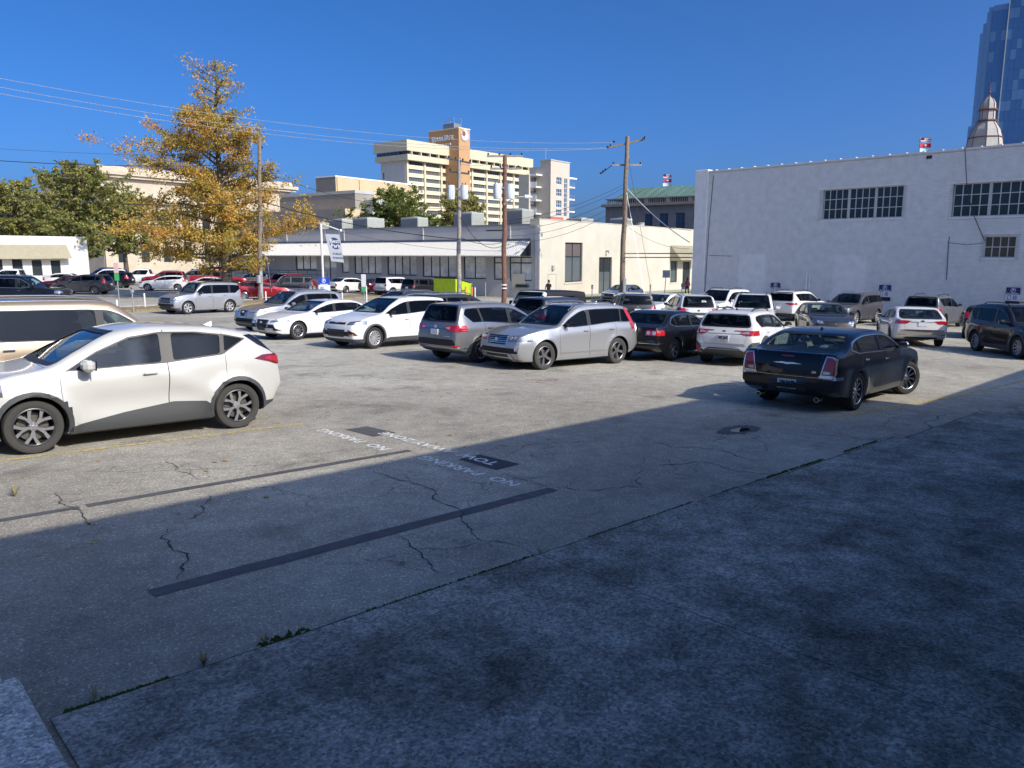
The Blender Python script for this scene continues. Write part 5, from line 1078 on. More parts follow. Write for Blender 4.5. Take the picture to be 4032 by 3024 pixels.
def spoiler(c, x0, x1, y, z, mat='car_paint', th=.03):
    m = MB(); zz = c.zsurf(x1, 0)
    m.add([(x1, -y, zz - .05), (x1, y, zz - .05), (x0, y * .93, z - .02), (x0, -y * .93, z - .02), (x1, -y, zz + .012 - .03), (x1, y, zz - .018), (x0, y * .93, z + th * .3), (x0, -y * .93, z + th * .3), (x1, 0, zz + .012), (x0 - .03, 0, z + th * .6)],
          [(0, 1, 2, 3), (4, 7, 9, 8), (8, 9, 6, 5), (0, 4, 8, 5, 1), (2, 6, 9, 7, 3), (1, 5, 6, 2), (0, 3, 7, 4)])
    c.part('roof_spoiler', m.me('spoiler'), mat, paint=mat == 'car_paint', smooth=40)
def exhausts(c, ys, z=.27):
    for y in ys:
        m = MB(); x = c.xr + .21; m.lathe([(.045, -.06), (.045, .14), (.036, .14), (.036, -.06)], 'x', 14, centre=(x - .08, y, z)); c.part('exhaust', m.me('pipe'), 'chrome', smooth=40)
def done(c, **w):
    c.interior_parts(); c.wheels(**w); return c
PROTO = {}
def proto(fn):
    n = fn.__name__
    def get(*a):
        k = (n,) + a
        if k not in PROTO: PROTO[k] = fn(*a)
        return PROTO[k]
    return get

@proto
def coupe_suv():
    """small white crossover nearest the camera"""
    def sculpt(x, z):
        dy = -.055 * math.exp(-((z - .55) / .17)**2) * float(sstep((1.0 - x) / .5) * sstep((x + 1.0) / .5))
        t = (x + .9) * .42 + .62; dy += .02 * math.exp(-((z - t) / .10)**2) * float(sstep((.2 - x) / .4))
        return dy
    P = dict(L=4.36, W=1.795, H=1.565, wb=2.64, fo=.93, R=.343, arch=.045, flare=.055,
      top=[(2.25, .56), (2.23, .72), (2.14, .83), (2.0, .89), (1.6, 1.0), (1.18, 1.07), (.75, 1.28), (.24, 1.505), (-.25, 1.563), (-.9, 1.54), (-1.5, 1.45), (-1.70, 1.38), (-1.98, 1.12), (-2.06, 1.06), (-2.10, .90), (-2.11, .72)],
      bot=[(2.25, .46), (2.18, .24), (1.95, .19), (-1.6, .20), (-1.95, .32), (-2.11, .55)],
      belt=[(2.2, .78), (1.2, .96), (.4, 1.01), (-.5, 1.06), (-1.2, 1.13), (-2.1, 1.06)], tumble=.36, bow=(.13, .07), plan=(.82, .8, .84, .6),
      cab=(1.16, .24, -1.5, -1.95), dlo=[(.94, 1.015), (.55, 1.245), (.12, 1.418), (-.30, 1.468), (-.8, 1.455), (-1.2, 1.405), (-1.50, 1.335), (-1.12, 1.125), (-.35, 1.055)],
      pillars=[(-.34, -.36, .13), (-1.10, -1.16, .03)], ws=(1.11, 1.475, .72, .545), rw=(1.13, 1.36, .62, .53), door_f=1.0, door_r=-1.16, glass=['glass_tint', 'glass_dark', 'glass_dark'], handle_x=[-.16, None], handle_z=.93,
      bonnet=(2.02, 1.13, .70, .80), tail=([(.58, .66), (.64, .84), (.60, 1.05), (.56, 1.39)], -1.6), sculpt=sculpt, nst=84, sill=.33)
    c = Car(P); c.shell(); c.mirrors(.70, 1.075, size=(.15, .22, .15)); cladding(c, .055, None, .012)
    c.patch('sill_trim', [(-.93, .12), (.93, .12), (.93, .30), (.25, .42), (-.40, .50), (-.84, .47), (-.93, .40)], 'y', c.hw - .3, c.hw + .2, 'plastic_grey', d=.012)
    low_band(c, .36, True, True); c.patch('tail_light', [(-1.60, 1.035), (-1.74, 1.085), (-2.02, 1.085), (-2.14, 1.06), (-2.14, .92), (-1.98, .93), (-1.86, .97)], 'y', .40, 1.2, 'lamp_red_dark', d=.009); c.patch('tail_light', [(-1.76, 1.03), (-1.84, 1.06), (-2.06, 1.05), (-2.10, .955), (-1.99, .955)], 'y', .42, 1.2, 'lamp_red', d=.0125); c.patch('rear_glass_side', [(-1.48, 1.385), (-1.75, 1.40), (-2.06, 1.12), (-1.97, 1.09), (-1.68, 1.24)], 'y', .3, 1.2, 'gloss_black', d=.003)
    head(c, .42, 1.2, .74, .90, .02, .62, inner=False); c.patch('indicator', [(.5, .76), (1.2, .775), (1.2, .815), (.5, .81)], 'x', c.xf - .55, c.xf - .1, 'lamp_red_dark', d=.008)
    spoiler(c, -1.93, -1.42, .60, 1.36); front_mouth(c, .60, .32, .56); c.fin(-1.25)
    c.patch('fuel_flap', round_poly([(-1.60, .80), (-1.44, .80), (-1.44, .96), (-1.60, .96)], .03), 'y', .5, 1.2, 'car_paint', d=.004, mir=False, paint=True)
    return done(c, style='vee', spoke='alloy', tw=.225, rimr=.245, tyre='tyre_dusty')
@proto
def full_suv(long):
    L, wb = (5.6, 3.30) if long else (5.18, 2.95)
    P = shape(L, 2.03, 1.90, wb, .98, .395, hl=1.06, hz=1.20, cow=-.52, ra=.86, rt=-1.05, rrz=1.86, gb=(-1.18 if long else -1.15, 1.22), tz=1.15, belt=(1.14, 1.18), tumble=.20, b=(.1 if long else .0), c=(.12, -.02, .11), q=(-.98, -.90), bumper=.55, arch=.06)
    P['pillars'].append((-wb / 2 - .15, -wb / 2 - .2, .12)); P['tail'] = suv_tail(P, .75, 1.80, .8, .86, .74); P['door_r'] = -wb / 2 + .1; P['nst'] = 72; P['sill'] = .42; P['plan'] = (.9, .5, .93, .35); P['handle'] = 'chrome'; P['dlo_chrome'] = 'satin_metal'; P['ws_glass'] = 'glass_clear'
    P['glass'] = ['glass_clear', 'glass_dark', 'glass_dark', 'glass_dark']
    c = Car(P); c.shell(); c.mirrors(1.0 if long else .85, 1.26, size=(.16, .24, .22)); c.rails(.5, -wb / 2 - .7, .62)
    head(c, .62, 1.3, .86, 1.04, .0, .42); front_mouth(c, .60, .72, 1.0, name='grille'); c.bars('grille_bar', (.80, .86, .92), -.6, .6, 'chrome'); front_mouth(c, .7, .42, .55)
    tail_lamp(c, [(.80, .95), (1.3, .95), (1.3, 1.38), (.82, 1.38)], wrap=.25); c.plate(None, .86); low_band(c, .38)
    c.patch('side_step', [(-1.0, .26), (1.0, .26), (1.0, .36), (-1.0, .36)], 'y', c.hw - .2, c.hw + .2, 'trim_black', d=.06)
    return done(c, style='six', spoke='alloy', tw=.27)
@proto
def estate_suv():
    """silver five-spoke crossover with tall tail lamps"""
    P = shape(4.64, 1.89, 1.70, 2.774, .92, .369, hl=.93, hz=1.10, cow=-.42, ra=1.05, rt=-.55, rrz=1.60, gb=(-.88, 1.16), tz=1.04, belt=(1.02, 1.17), tumble=.33, c=(-.10, -.16, .03), q=(-.55, -.78), bumper=.5, flare=.03)
    P['tail'] = suv_tail(P, .66, 1.56, .62, .70, .56); P['dlo_chrome'] = 'satin_metal'; P['nst'] = 76; P['handle_z'] = .98
    P['sculpt'] = lambda x, z: .018 * math.exp(-((z - 1.0) / .06)**2) * float(sstep((-.2 - x) / .8)) - .02 * math.exp(-((z - .62) / .15)**2) * float(sstep((1. - x) / .5) * sstep((x + 1.) / .5))
    P['glass'] = ['glass_tint', 'glass_dark', 'glass_dark']
    c = Car(P); c.shell(); c.mirrors(.62, 1.16, 'gloss_black'); c.rails(.25, -1.55, .54)
    head(c, .44, 1.3, .74, .92, .02, .52)
    front_mouth(c, .40, .66, .90, .36, name='grille'); c.bars('grille_bar', (.71, .76, .81, .86), -.39, .39, 'chrome', th=.007)
    c.patch('grille_slash', [(-.30, .68), (-.26, .68), (.30, .88), (.26, .88)], 'x', c.xf - .4, c.xf + .2, 'chrome', d=.013, mir=False); c.badge(.055, 0, .78, 'satin_metal')
    front_mouth(c, .44, .34, .41); c.patch('bumper_trim', [(.50, .26), (.62, .30), (.52, .43), (.46, .43)], 'x', c.xf - .6, c.xf + .2, 'satin_metal', d=.012); c.patch('skid_plate', [(-.5, .22), (.5, .22), (.54, .29), (-.54, .29)], 'x', c.xf - .4, c.xf + .2, 'satin_metal', d=.010, mir=False)
    c.patch('daytime_light', [(.66, .50), (.72, .50), (.78, .66), (.70, .66)], 'x', c.xf - .6, c.xf + .2, 'lamp_clear', d=.006)
    c.patch('sunroof', round_poly([(-.28, -.40), (-.95, -.42), (-.95, .42), (-.28, .40)], .06), 'z', 1.4, 2, 'gloss_black', d=.003, mir=False)
    c.patch('tail_light', [(-2.05, .98), (-1.9, .98), (-1.86, 1.2), (-1.70, 1.56), (-1.80, 1.6), (-2.0, 1.25)], 'y', .50, 1.2, 'lamp_red', d=.007)
    c.patch('door_strip', [(-.95, .40), (.88, .40), (.88, .435), (-.95, .435)], 'y', .6, 1.3, 'chrome', d=.010); c.fin(-1.35); c.plate(None, .82)
    return done(c, style='five', spoke='alloy_grey', tw=.235, rimr=.255, tyre='tyre_dusty')
@proto
def clad_crossover():
    """white small crossover with grey cladding, rear seen; hexagon lamps"""
    P = shape(4.48, 1.80, 1.56, 2.67, .90, .36, hl=.90, hz=1.06, cow=-.40, ra=1.02, rt=-.58, rrz=1.47, gb=(-.80, 1.10), tz=1.0, belt=(.98, 1.09), tumble=.36, c=(.08, -.02, .05), q=(-.46, -.62), bumper=.5, flare=.03)
    P['tail'] = suv_tail(P, .62, 1.44, .62, .70, .62); P['glass'] = ['glass_clear', 'glass_tint', 'glass_dark']; P['seats'] = 'seat_tan'; P['nst'] = 72
    c = Car(P); c.shell(); c.mirrors(.66, 1.10, 'trim_black'); c.rails(.15, -1.5, .52, 'trim_black', .06); cladding(c, .085, (.18, .36), .014); head(c, .45, 1.3, .74, .86); front_mouth(c, .40, .60, .80, name='grille')
    # rear
    xr = c.xr
    tail_lamp(c, [(.46, .96), (.56, .90), (.66, .885), (1.2, .90), (1.2, 1.03), (.62, 1.025), (.30, 1.02), (.30, 1.005), (.52, .995)], 'lamp_red', .40, .008); tail_lamp(c, [(.46, .945), (.60, .925), (.60, .985), (.52, .97)], 'lamp_clear', .2, .011); c.patch('tail_light', [(.58, .97), (.64, .93), (.70, .93), (.70, .99), (.62, 1.0)], 'x', xr - .3, xr + .3, 'lamp_clear', d=.012)
    c.patch('rear_bumper_trim', [(-.46, .10), (.46, .10), (.9, .10), (.9, .34), (.70, .34), (.44, .52), (-.44, .52), (-.70, .34), (-.9, .34), (-.9, .10)], 'x', xr - .3, xr + .5, 'plastic_grey', d=.009, mir=False)
    c.patch('bumper_corner', [(.58, .40), (1.2, .36), (1.2, .70), (.80, .70), (.70, .62)], 'x', xr - .3, xr + .42, 'plastic_grey', d=.007); c.patch('reflector', [(.66, .44), (.72, .40), (.80, .44), (.78, .58)], 'x', xr - .3, xr + .3, 'lamp_red', d=.012)
    c.plate('830 SAX', .80, w=.31, h=.16, sub='LITTLE ROCK'); c.badge(.026, 0, .99, 'lamp_head', False, .05); c.wiper(1.14, .0, .42); spoiler(c, xr + .30, xr + .75, .60, 1.455); c.fin(-1.15, 'trim_black', .08)
    c.patch('tail_crease_shade', [(-.60, .915), (.46, .915), (.46, .925), (-.60, .925)], 'x', xr - .3, xr + .3, 'trim_black', d=.002, mir=False)  # black strip paints the shade line of the tailgate crease
    return done(c, style='double', spoke='alloy_dark', tw=.225)
@proto
def round_suv(v):
    """mid-size crossovers seen in the rows; v picks trim details"""
    S = {'rogue': dict(L=4.69, W=1.84, H=1.70, wb=2.705, fo=.95, R=.355, hl=.94, hz=1.11, ra=1.05, belt=(1.02, 1.14), q=(-.42, -.70), c=(-.14, -.18, .05), gb=(-.95, 1.12)),
         'escape': dict(L=4.52, W=1.84, H=1.68, wb=2.69, fo=.92, R=.355, hl=.90, hz=1.12, ra=1.16, belt=(1.02, 1.17), q=(-.66, -.74), c=(-.04, -.22, .05), gb=(-.84, 1.12), cow=-.28),
         'envision': dict(L=4.67, W=1.84, H=1.68, wb=2.75, fo=.95, R=.36, hl=.92, hz=1.10, ra=1.08, belt=(1.0, 1.12), q=(-.50, -.72), c=(.10, -.05, .05), gb=(-.86, 1.14)),
         'rav': dict(L=4.60, W=1.855, H=1.70, wb=2.69, fo=.93, R=.355, hl=.98, hz=1.12, ra=.98, belt=(1.05, 1.14), q=(-.55, -.45), c=(.12, .0, .06), gb=(-.92, 1.14), tumble=.27),
         'sorento': dict(L=4.76, W=1.89, H=1.69, wb=2.78, fo=.95, R=.37, hl=.95, hz=1.10, ra=1.05, belt=(1.02, 1.16), q=(-.45, -.85), c=(-.05, -.10, .05), gb=(-.98, 1.14)),
         'three': dict(L=5.0, W=1.93, H=1.80, wb=2.89, fo=.95, R=.375, hl=1.0, hz=1.14, ra=1.02, belt=(1.06, 1.15), q=(-.80, -.92), c=(-.04, -.10, .07), gb=(-1.05, 1.16), tumble=.25),
         'forester': dict(L=4.63, W=1.815, H=1.73, wb=2.67, fo=.95, R=.36, hl=.95, hz=1.10, ra=1.0, belt=(1.02, 1.10), q=(-.62, -.70), c=(-.02, -.14, .05), gb=(-.92, 1.14), tumble=.24),
         'cruiser': dict(L=4.56, W=1.82, H=1.66, wb=2.62, fo=.92, R=.35, hl=.93, hz=1.09, ra=1.08, belt=(1.02, 1.16), q=(-.25, -.72), c=(-.05, -.12, .07), gb=(-.90, 1.12))}[v]
    P = shape(S.pop('L'), S.pop('W'), S.pop('H'), S.pop('wb'), S.pop('fo'), S.pop('R'), rt=-.62, tz=1.04, flare=.025, **S)
    P['tail'] = suv_tail(P, .70, P['H'] - .10, .66, .74, .60); P['glass'] = ['glass_tint', 'glass_dark', 'glass_dark']
    P['sculpt'] = lambda x, z: .016 * math.exp(-((z - .98) / .05)**2) - .022 * math.exp(-((z - .60) / .15)**2) * float(sstep((1.1 - x) / .5) * sstep((x + 1.1) / .5))
    if v in ('envision', 'rogue'): P['dlo_chrome'] = 'chrome'
    if v == 'sorento': P['handle'] = 'chrome'
    if v == 'rav': P['arch'] = .075
    c = Car(P); c.shell(); xr = c.xr; xf = c.xf; hw = c.hw
    mz = float(c.belt(.6)) + .10
    c.mirrors(P['cab'][0] - .42, mz, 'trim_black' if v in ('escape', 'rav', 'forester') else 'car_paint')
    if v in ('rogue',): c.rails(.2, -1.6, .55, 'satin_metal', .05)
    if v in ('sorento', 'three', 'rav', 'forester'): c.rails(.2, -1.6, .56, 'satin_metal' if v == 'sorento' else 'trim_black', .06)
    if v in ('escape', 'rav', 'forester', 'three'): cladding(c, .055 if v != 'rav' else .08, (.18, .36), .010)
    elif v != 'envision': cladding(c, .02, (.18, .28), .006, 'trim_black')
    else: cladding(c, .035, (.18, .27), .010, 'satin_metal')
    low_band(c, .34)
    if v == 'rogue':
        head(c, .44, 1.3, .80, .93, .03, .55); front_mouth(c, .34, .62, .90, .24, name='grille')
        c.patch('grille_trim', [(.26, .90), (.36, .90), (.20, .60), (-.20, .60), (-.36, .90), (-.26, .90), (-.14, .66), (.14, .66)], 'x', xf - .4, xf + .2, 'chrome', d=.012, mir=False); c.badge(.06, 0, .82); front_mouth(c, .62, .36, .48); c.patch('fog_light', [(.62, .50), (.80, .52), (.80, .58), (.62, .56)], 'x', xf - .5, xf + .2, 'lamp_clear', d=.007)
        tail_lamp(c, [(.42, 1.02), (.60, .96), (1.2, .94), (1.2, 1.12), (.66, 1.10)], 'lamp_red', .45, .008, [(.46, 1.0), (.58, .98), (.60, 1.04), (.50, 1.03)]); c.badge(.055, 0, .98, 'chrome', False)
        c.patch('plate_recess', [(-.36, .90), (.36, .90), (.46, .78), (-.46, .78)], 'x', xr - .3, xr + .2, 'plastic_grey', d=.004, mir=False); c.wiper(1.16)
        t = text_mesh('ZTA', .11, 'plate_white', .002, bold=.006); x = c.xsurf(-.25, 1.42, False); t.transform(Matrix.Translation((x - .012, -.25, 1.40)) @ Matrix.Rotation(-math.pi / 2, 4, 'Z') @ Matrix.Rotation(math.pi / 2 - .5, 4, 'X')); c.sticker = t
    elif v == 'escape':
        head(c, .50, 1.3, .78, .92, .04, .62, amber=True, inner=False); front_mouth(c, .44, .80, .87, name='grille'); c.badge(.032, 0, .845, 'satin_metal', True, .08); front_mouth(c, .46, .40, .64, .42, name='main_grille'); c.bars('grille_bar', (.46, .52, .58), -.42, .42, 'plastic_grey', d=.008)
        c.patch('fog_recess', [(.58, .42), (.84, .46), (.80, .56), (.60, .64)], 'x', xf - .5, xf + .2, 'trim_black', d=.005); c.patch('fog_light', [(.62, .43), (.80, .46), (.80, .50), (.64, .49)], 'x', xf - .5, xf + .2, 'lamp_amber', d=.009)
        tail_lamp(c, [(.60, .92), (1.2, .90), (1.2, 1.10), (.64, 1.08)], 'lamp_red', .35, .008, [(.66, .95), (.74, .95), (.74, 1.04), (.68, 1.04)]); c.plate('', .90); c.badge(.03, 0, 1.06, 'satin_metal', False, .07); c.wiper(1.17)
        c.patch('plate_recess', [(-.40, 1.0), (.40, 1.0), (.52, .82), (-.52, .82)], 'x', xr - .3, xr + .2, 'trim_black', d=.003, mir=False)
    elif v == 'envision':
        head(c, .46, 1.3, .78, .92); front_mouth(c, .46, .56, .84, name='grille')
        tail_lamp(c, [(.38, 1.03), (.44, .95), (.62, .90), (1.2, .88), (1.2, 1.07), (.62, 1.06)], 'lamp_red', .42, .010, [(.42, 1.0), (.46, .965), (.58, .95), (.58, 1.02)])
        c.patch('tail_chrome', [(-.40, .99), (.40, .99), (.40, 1.012), (-.40, 1.012)], 'x', xr - .3, xr + .3, 'chrome', d=.012, mir=False); c.badge(.05, 0, 1.0, 'chrome', False); c.plate('', .86, mat='plate_white', w=.30); c.wiper(1.17, .05, .42)
        c.patch('reflector', [(.56, .50), (.84, .47), (.84, .52), (.58, .54)], 'x', xr - .3, xr + .3, 'lamp_red', d=.008); spoiler(c, xr + .34, xr + .8, .60, P['H'] - .14); c.fin(-1.3); c.patch('bumper_strip', [(-1.2, .44), (1.2, .44), (1.2, .452), (-1.2, .452)], 'x', xr - .3, xr + .55, 'chrome', d=.008, mir=False)
        c.patch('tail_script', [(-.62, .745), (-.40, .745), (-.40, .76), (-.62, .76)], 'x', xr - .3, xr + .2, 'chrome', d=.004, mir=False)
    elif v == 'rav':
        head(c, .46, 1.3, .84, .96); front_mouth(c, .5, .62, .86, name='grille')
        tail_lamp(c, [(.36, 1.03), (.54, .96), (.66, .93), (1.2, .97), (1.2, 1.07), (.50, 1.05)], 'lamp_red', .42, .010); c.plate('', .84); c.badge(.035, 0, 1.0, 'satin_metal', False, .05); low_band(c, .44, False, True, 'trim_black', .010); c.wiper(1.17); spoiler(c, xr + .32, xr + .8, .62, P['H'] - .13); c.patch('skid_plate', [(-.5, .28), (.5, .28), (.62, .36), (.62, .44), (-.62, .44), (-.62, .36)], 'x', xr - .3, xr + .4, 'plastic_grey', d=.014, mir=False)
    elif v == 'sorento':
        head(c, .46, 1.3, .78, .94); front_mouth(c, .46, .62, .84, name='grille'); front_mouth(c, .60, .34, .52); tail_lamp(c, [(.60, .96), (1.2, .94), (1.2, 1.08), (.62, 1.08)])
    elif v == 'three':
        head(c, .50, 1.3, .84, .98); front_mouth(c, .52, .60, .94, name='grille'); c.bars('grille_bar', (.70, .80), -.5, .5, 'chrome'); front_mouth(c, .6, .36, .50); tail_lamp(c, [(.55, .98), (1.2, .96), (1.2, 1.14), (.62, 1.12)]); c.patch('sunroof', [(-.2, -.4), (-.9, -.42), (-.9, .42), (-.2, .4)], 'z', 1.4, 2, 'gloss_black', d=.003, mir=False)
    elif v == 'forester':
        head(c, .46, 1.3, .80, .95); front_mouth(c, .46, .62, .86, name='grille'); tail_lamp(c, [(.45, 1.0), (.6, .92), (1.2, .92), (1.2, 1.06), (.5, 1.05)], wrap=.4)
    elif v == 'cruiser':
        head(c, .46, 1.3, .78, .93); front_mouth(c, .5, .6, .84, name='grille'); tail_lamp(c, [(.62, .98), (1.2, .94), (1.2, 1.10), (.68, 1.36), (.60, 1.36)], wrap=.42); c.plate('', .84)
    st = {'rogue': ('five', 'alloy'), 'escape': ('seven', 'hub_silver'), 'envision': ('ten', 'alloy'), 'rav': ('double', 'alloy_dark'), 'sorento': ('double', 'hub_silver'), 'three': ('five', 'alloy'), 'forester': ('double', 'hub_silver'), 'cruiser': ('double', 'alloy_grey')}[v]
    return done(c, style=st[0], spoke=st[1], tw=.225)
@proto
def sedan(v):
    S = {'altima': dict(L=4.90, W=1.85, H=1.44, wb=2.825, fo=.98, R=.335, hl=.80, hz=.98, cow=-.42, ra=1.18, rt=-.02, rrz=1.37, gb=(-.95, 1.03), belt=(.92, 1.02), q=(.0, -.56), c=(.06, .02, .04), deck=(1.03, .90)),
         'passat': dict(L=4.77, W=1.82, H=1.47, wb=2.71, fo=.95, R=.325, hl=.82, hz=1.0, cow=-.42, ra=1.02, rt=.10, rrz=1.41, gb=(-.76, 1.05), belt=(.95, 1.0), q=(-.05, -.36), c=(.12, .0, .03), deck=(1.03, .92)),
         'sonata': dict(L=4.855, W=1.865, H=1.475, wb=2.805, fo=.97, R=.335, hl=.82, hz=.99, cow=-.44, ra=1.12, rt=.02, rrz=1.40, gb=(-.88, 1.06), belt=(.93, 1.03), q=(-.05, -.50), c=(.1, .03, .04), deck=(1.07, .95)),
         'grand': dict(L=5.04, W=1.90, H=1.485, wb=3.05, fo=.90, R=.364, hl=.93, hz=1.06, cow=-.52, ra=.92, rt=.14, rrz=1.425, gb=(-.74, 1.12), belt=(1.02, 1.07), q=(-.10, -.40), c=(.13, .03, .03), deck=(1.11, 1.02), tumble=.36),
         'plain': dict(L=4.85, W=1.83, H=1.46, wb=2.80, fo=.98, R=.33, hl=.80, hz=.99, cow=-.44, ra=1.08, rt=.02, rrz=1.40, gb=(-.84, 1.05), belt=(.93, 1.01), q=(-.05, -.42), c=(.10, .02, .03), deck=(1.04, .92)),
         'boxy': dict(L=5.20, W=1.90, H=1.46, wb=2.94, fo=1.02, R=.34, hl=.84, hz=1.0, cow=-.50, ra=.95, rt=.05, rrz=1.405, gb=(-.68, 1.08), belt=(.96, 1.02), q=(-.12, -.30), c=(.10, .05, .04), deck=(1.07, .98))}[v]
    dk = S.pop('deck'); L, wb, fo = S['L'], S['wb'], S['fo']; xr = wb / 2 + fo - L; re = -wb / 2; gbx = re + S['gb'][0]
    tail = [((gbx + xr) / 2 - .05, dk[0]), (xr + .06, dk[0] - .015), (xr + .02, dk[1] - .08), (xr, .66)]
    P = shape(S.pop('L'), S.pop('W'), S.pop('H'), S.pop('wb'), S.pop('fo'), S.pop('R'), tail=tail, flare=.02, floor=.30, bumper=.5, tail_name='boot_lid', **S)
    hw = P['W'] / 2; P['tail'] = ([(.60 * hw, .66 if v != 'grand' else .70), (.66 * hw, .80), (.66 * hw, dk[0] - .05), (.66 * hw, dk[0] + .2)], gbx - .03); P['sill'] = .27; P['bow'] = (.14, .10 if v != 'grand' else .06); P['plan'] = (.82, .8, .88, .6) if v != 'grand' else (.9, .5, .94, .4)
    P['glass'] = ['glass_tint', 'glass_tint', 'glass_dark']; P['rw_glass'] = 'glass_tint'; P['arch'] = .04 if v != 'grand' else .035
    P['sculpt'] = lambda x, z: .014 * math.exp(-((z - .86) / .05)**2) - .02 * math.exp(-((z - .5) / .13)**2) * float(sstep((1.1 - x) / .5) * sstep((x + 1.1) / .5))
    if v in ('passat', 'grand'): P['dlo_chrome'] = 'chrome'
    if v == 'grand': P['handle'] = 'chrome'; P['seats'] = 'seat_tan'; P['rw_glass'] = 'glass_clear'; P['glass'] = ['glass_tint', 'glass_tint', 'glass_dark']; P['nst'] = 76
    if v in ('sonata', 'plain'): P['seats'] = 'seat_tan'; P['rw_glass'] = 'glass_clear'
    c = Car(P); c.shell(); xr = c.xr; xf = c.xf; mz = float(c.belt(.6)) + .09
    c.mirrors(P['cab'][0] - .40, mz, 'trim_black' if v in ('altima', 'passat') else ('chrome' if v == 'grand' else 'car_paint'))
    if v == 'altima':
        head(c, .48, 1.3, .64, .74, .06, .62, inner=True); front_mouth(c, .36, .34, .74, .24, name='grille')
        c.patch('grille_trim', [(.34, .74), (.42, .72), (.28, .30), (-.28, .30), (-.42, .72), (-.34, .74), (-.23, .35), (.23, .35)], 'x', xf - .4, xf + .2, 'satin_metal', d=.010, mir=False); c.badge(.055, 0, .63); c.patch('fog_recess', [(.62, .36), (.84, .36), (.74, .47), (.68, .46)], 'x', xf - .5, xf + .2, 'trim_black', d=.005); c.patch('front_lip', [(-1, .18), (1, .18), (1, .235), (-1, .235)], 'x', xf - .6, xf + .2, 'trim_black', d=.012, mir=False); tail_lamp(c, [(.5, .86), (1.2, .84), (1.2, .94), (.56, .96)])
        st = ('ten', 'alloy')
    elif v == 'passat':
        head(c, .46, 1.3, .66, .80); front_mouth(c, .40, .50, .76, name='grille'); tail_lamp(c, [(.46, .78), (1.2, .78), (1.2, .93), (.48, .93)], 'lamp_red', .40, .008)
        for y in (.55, .72):
            n = 12; c.patch('tail_lamp_ring', [(y + .055 * math.cos(2 * math.pi * k / n), .855 + .055 * math.sin(2 * math.pi * k / n)) for k in range(n)], 'x', xr - .3, xr + .25, 'lamp_clear', d=.013)
        c.patch('bumper_strip', [(-1.2, .535), (1.2, .535), (1.2, .555), (-1.2, .555)], 'x', xr - .3, xr + .6, 'chrome', d=.008, mir=False); c.plate('', .60); low_band(c, .27, True, True, 'trim_black'); st = ('five', 'alloy')
    elif v == 'sonata':
        head(c, .46, 1.3, .68, .80); front_mouth(c, .40, .44, .76, name='grille'); tail_lamp(c, [(.38, .98), (.52, .88), (1.2, .85), (1.2, 1.0), (.60, 1.0)], 'lamp_red', .36, .008)
        c.patch('tail_chrome', [(-.40, .935), (.40, .935), (.40, .955), (-.40, .955)], 'x', xr - .3, xr + .3, 'satin_metal', d=.010, mir=False); c.badge(.03, 0, .99, 'chrome', False, .06); c.plate('', .86, mat='plate_white'); c.patch('reflector', [(.50, .47), (.80, .45), (.80, .475), (.50, .49)], 'x', xr - .3, xr + .4, 'lamp_red_dark', d=.006)
        c.patch('rear_valance', [(-.62, .1), (.62, .1), (.62, .30), (.50, .38), (-.50, .38), (-.62, .30)], 'x', xr - .3, xr + .3, 'trim_black', d=.006, mir=False); st = ('ten', 'alloy_grey')
    elif v == 'grand':
        head(c, .52, 1.3, .74, .90, inner=True); front_mouth(c, .46, .50, .84, name='grille'); hw = c.hw
        tail_lamp(c, [(.61, .70), (.86, .70), (.90, .76), (.88, 1.02), (.80, 1.07), (.69, 1.07)], 'chrome', .16, .007); tail_lamp(c, [(.635, .725), (.85, .725), (.865, .76), (.855, 1.01), (.79, 1.045), (.705, 1.045)], 'lamp_red', .17, .011)
        c.patch('reversing_light', [(.66, .745), (.82, .745), (.815, .80), (.668, .80)], 'x', xr - .3, xr + .2, 'lamp_clear', d=.014)
        c.patch('bumper_strip', [(-1.2, .645), (1.2, .645), (1.2, .672), (-1.2, .672)], 'x', xr - .3, xr + .28, 'chrome', d=.010, mir=False); c.patch('bumper_strip', [(.58, .66), (1.2, .66), (1.2, .705), (.60, .705)], 'x', xr - .3, xr + .28, 'chrome', d=.009)
        w = [(0, 0), (.07, .012), (.25, .018), (.27, .022), (.10, .045), (0, .035)]; wing = [(y, .875 + z) for y, z in w] + [(-y, .875 + z) for y, z in w[::-1][:-1] if y]
        c.patch('wing_badge', wing, 'x', xr - .3, xr + .2, 'chrome', d=.009, mir=False); c.patch('brake_light', [(-.12, 1.02), (.12, 1.02), (.11, 1.042), (-.11, 1.042)], 'x', xr - .3, xr + .25, 'lamp_red', d=.006, mir=False)
        c.patch('plate_recess', [(-.36, .34), (.36, .34), (.38, .60), (-.38, .60)], 'x', xr - .3, xr + .2, 'gloss_black', d=.003, mir=False); c.plate('298 DHT', .515, w=.36, h=.18); exhausts(c, (.56, -.56), .26)
        t = text_mesh('300', .055, 'chrome', .004, bold=.002); x = c.xsurf(-.50, .77, False); t.transform(Matrix.Translation((x - .004, -.50, .765)) @ Matrix.Rotation(-math.pi / 2, 4, 'Z') @ Matrix.Rotation(math.pi / 2, 4, 'X')); c.part('model_lettering', t, 'chrome')
        m = MB(); x = c.xsurf(-.42, 1.19, False); m.add([(x - .004, -.47, 1.17), (x - .004, -.33, 1.17), (x + .07, -.33, 1.215), (x + .07, -.47, 1.215)], [(0, 3, 2, 1), (0, 1, 2, 3)]); c.part('window_sticker', m.me('sticker'), 'plate_white'); c.fin(-1.05, 'trim_black', .05); low_band(c, .25, True, True, 'trim_black')
        st = ('ten', 'chrome')
    elif v == 'boxy':
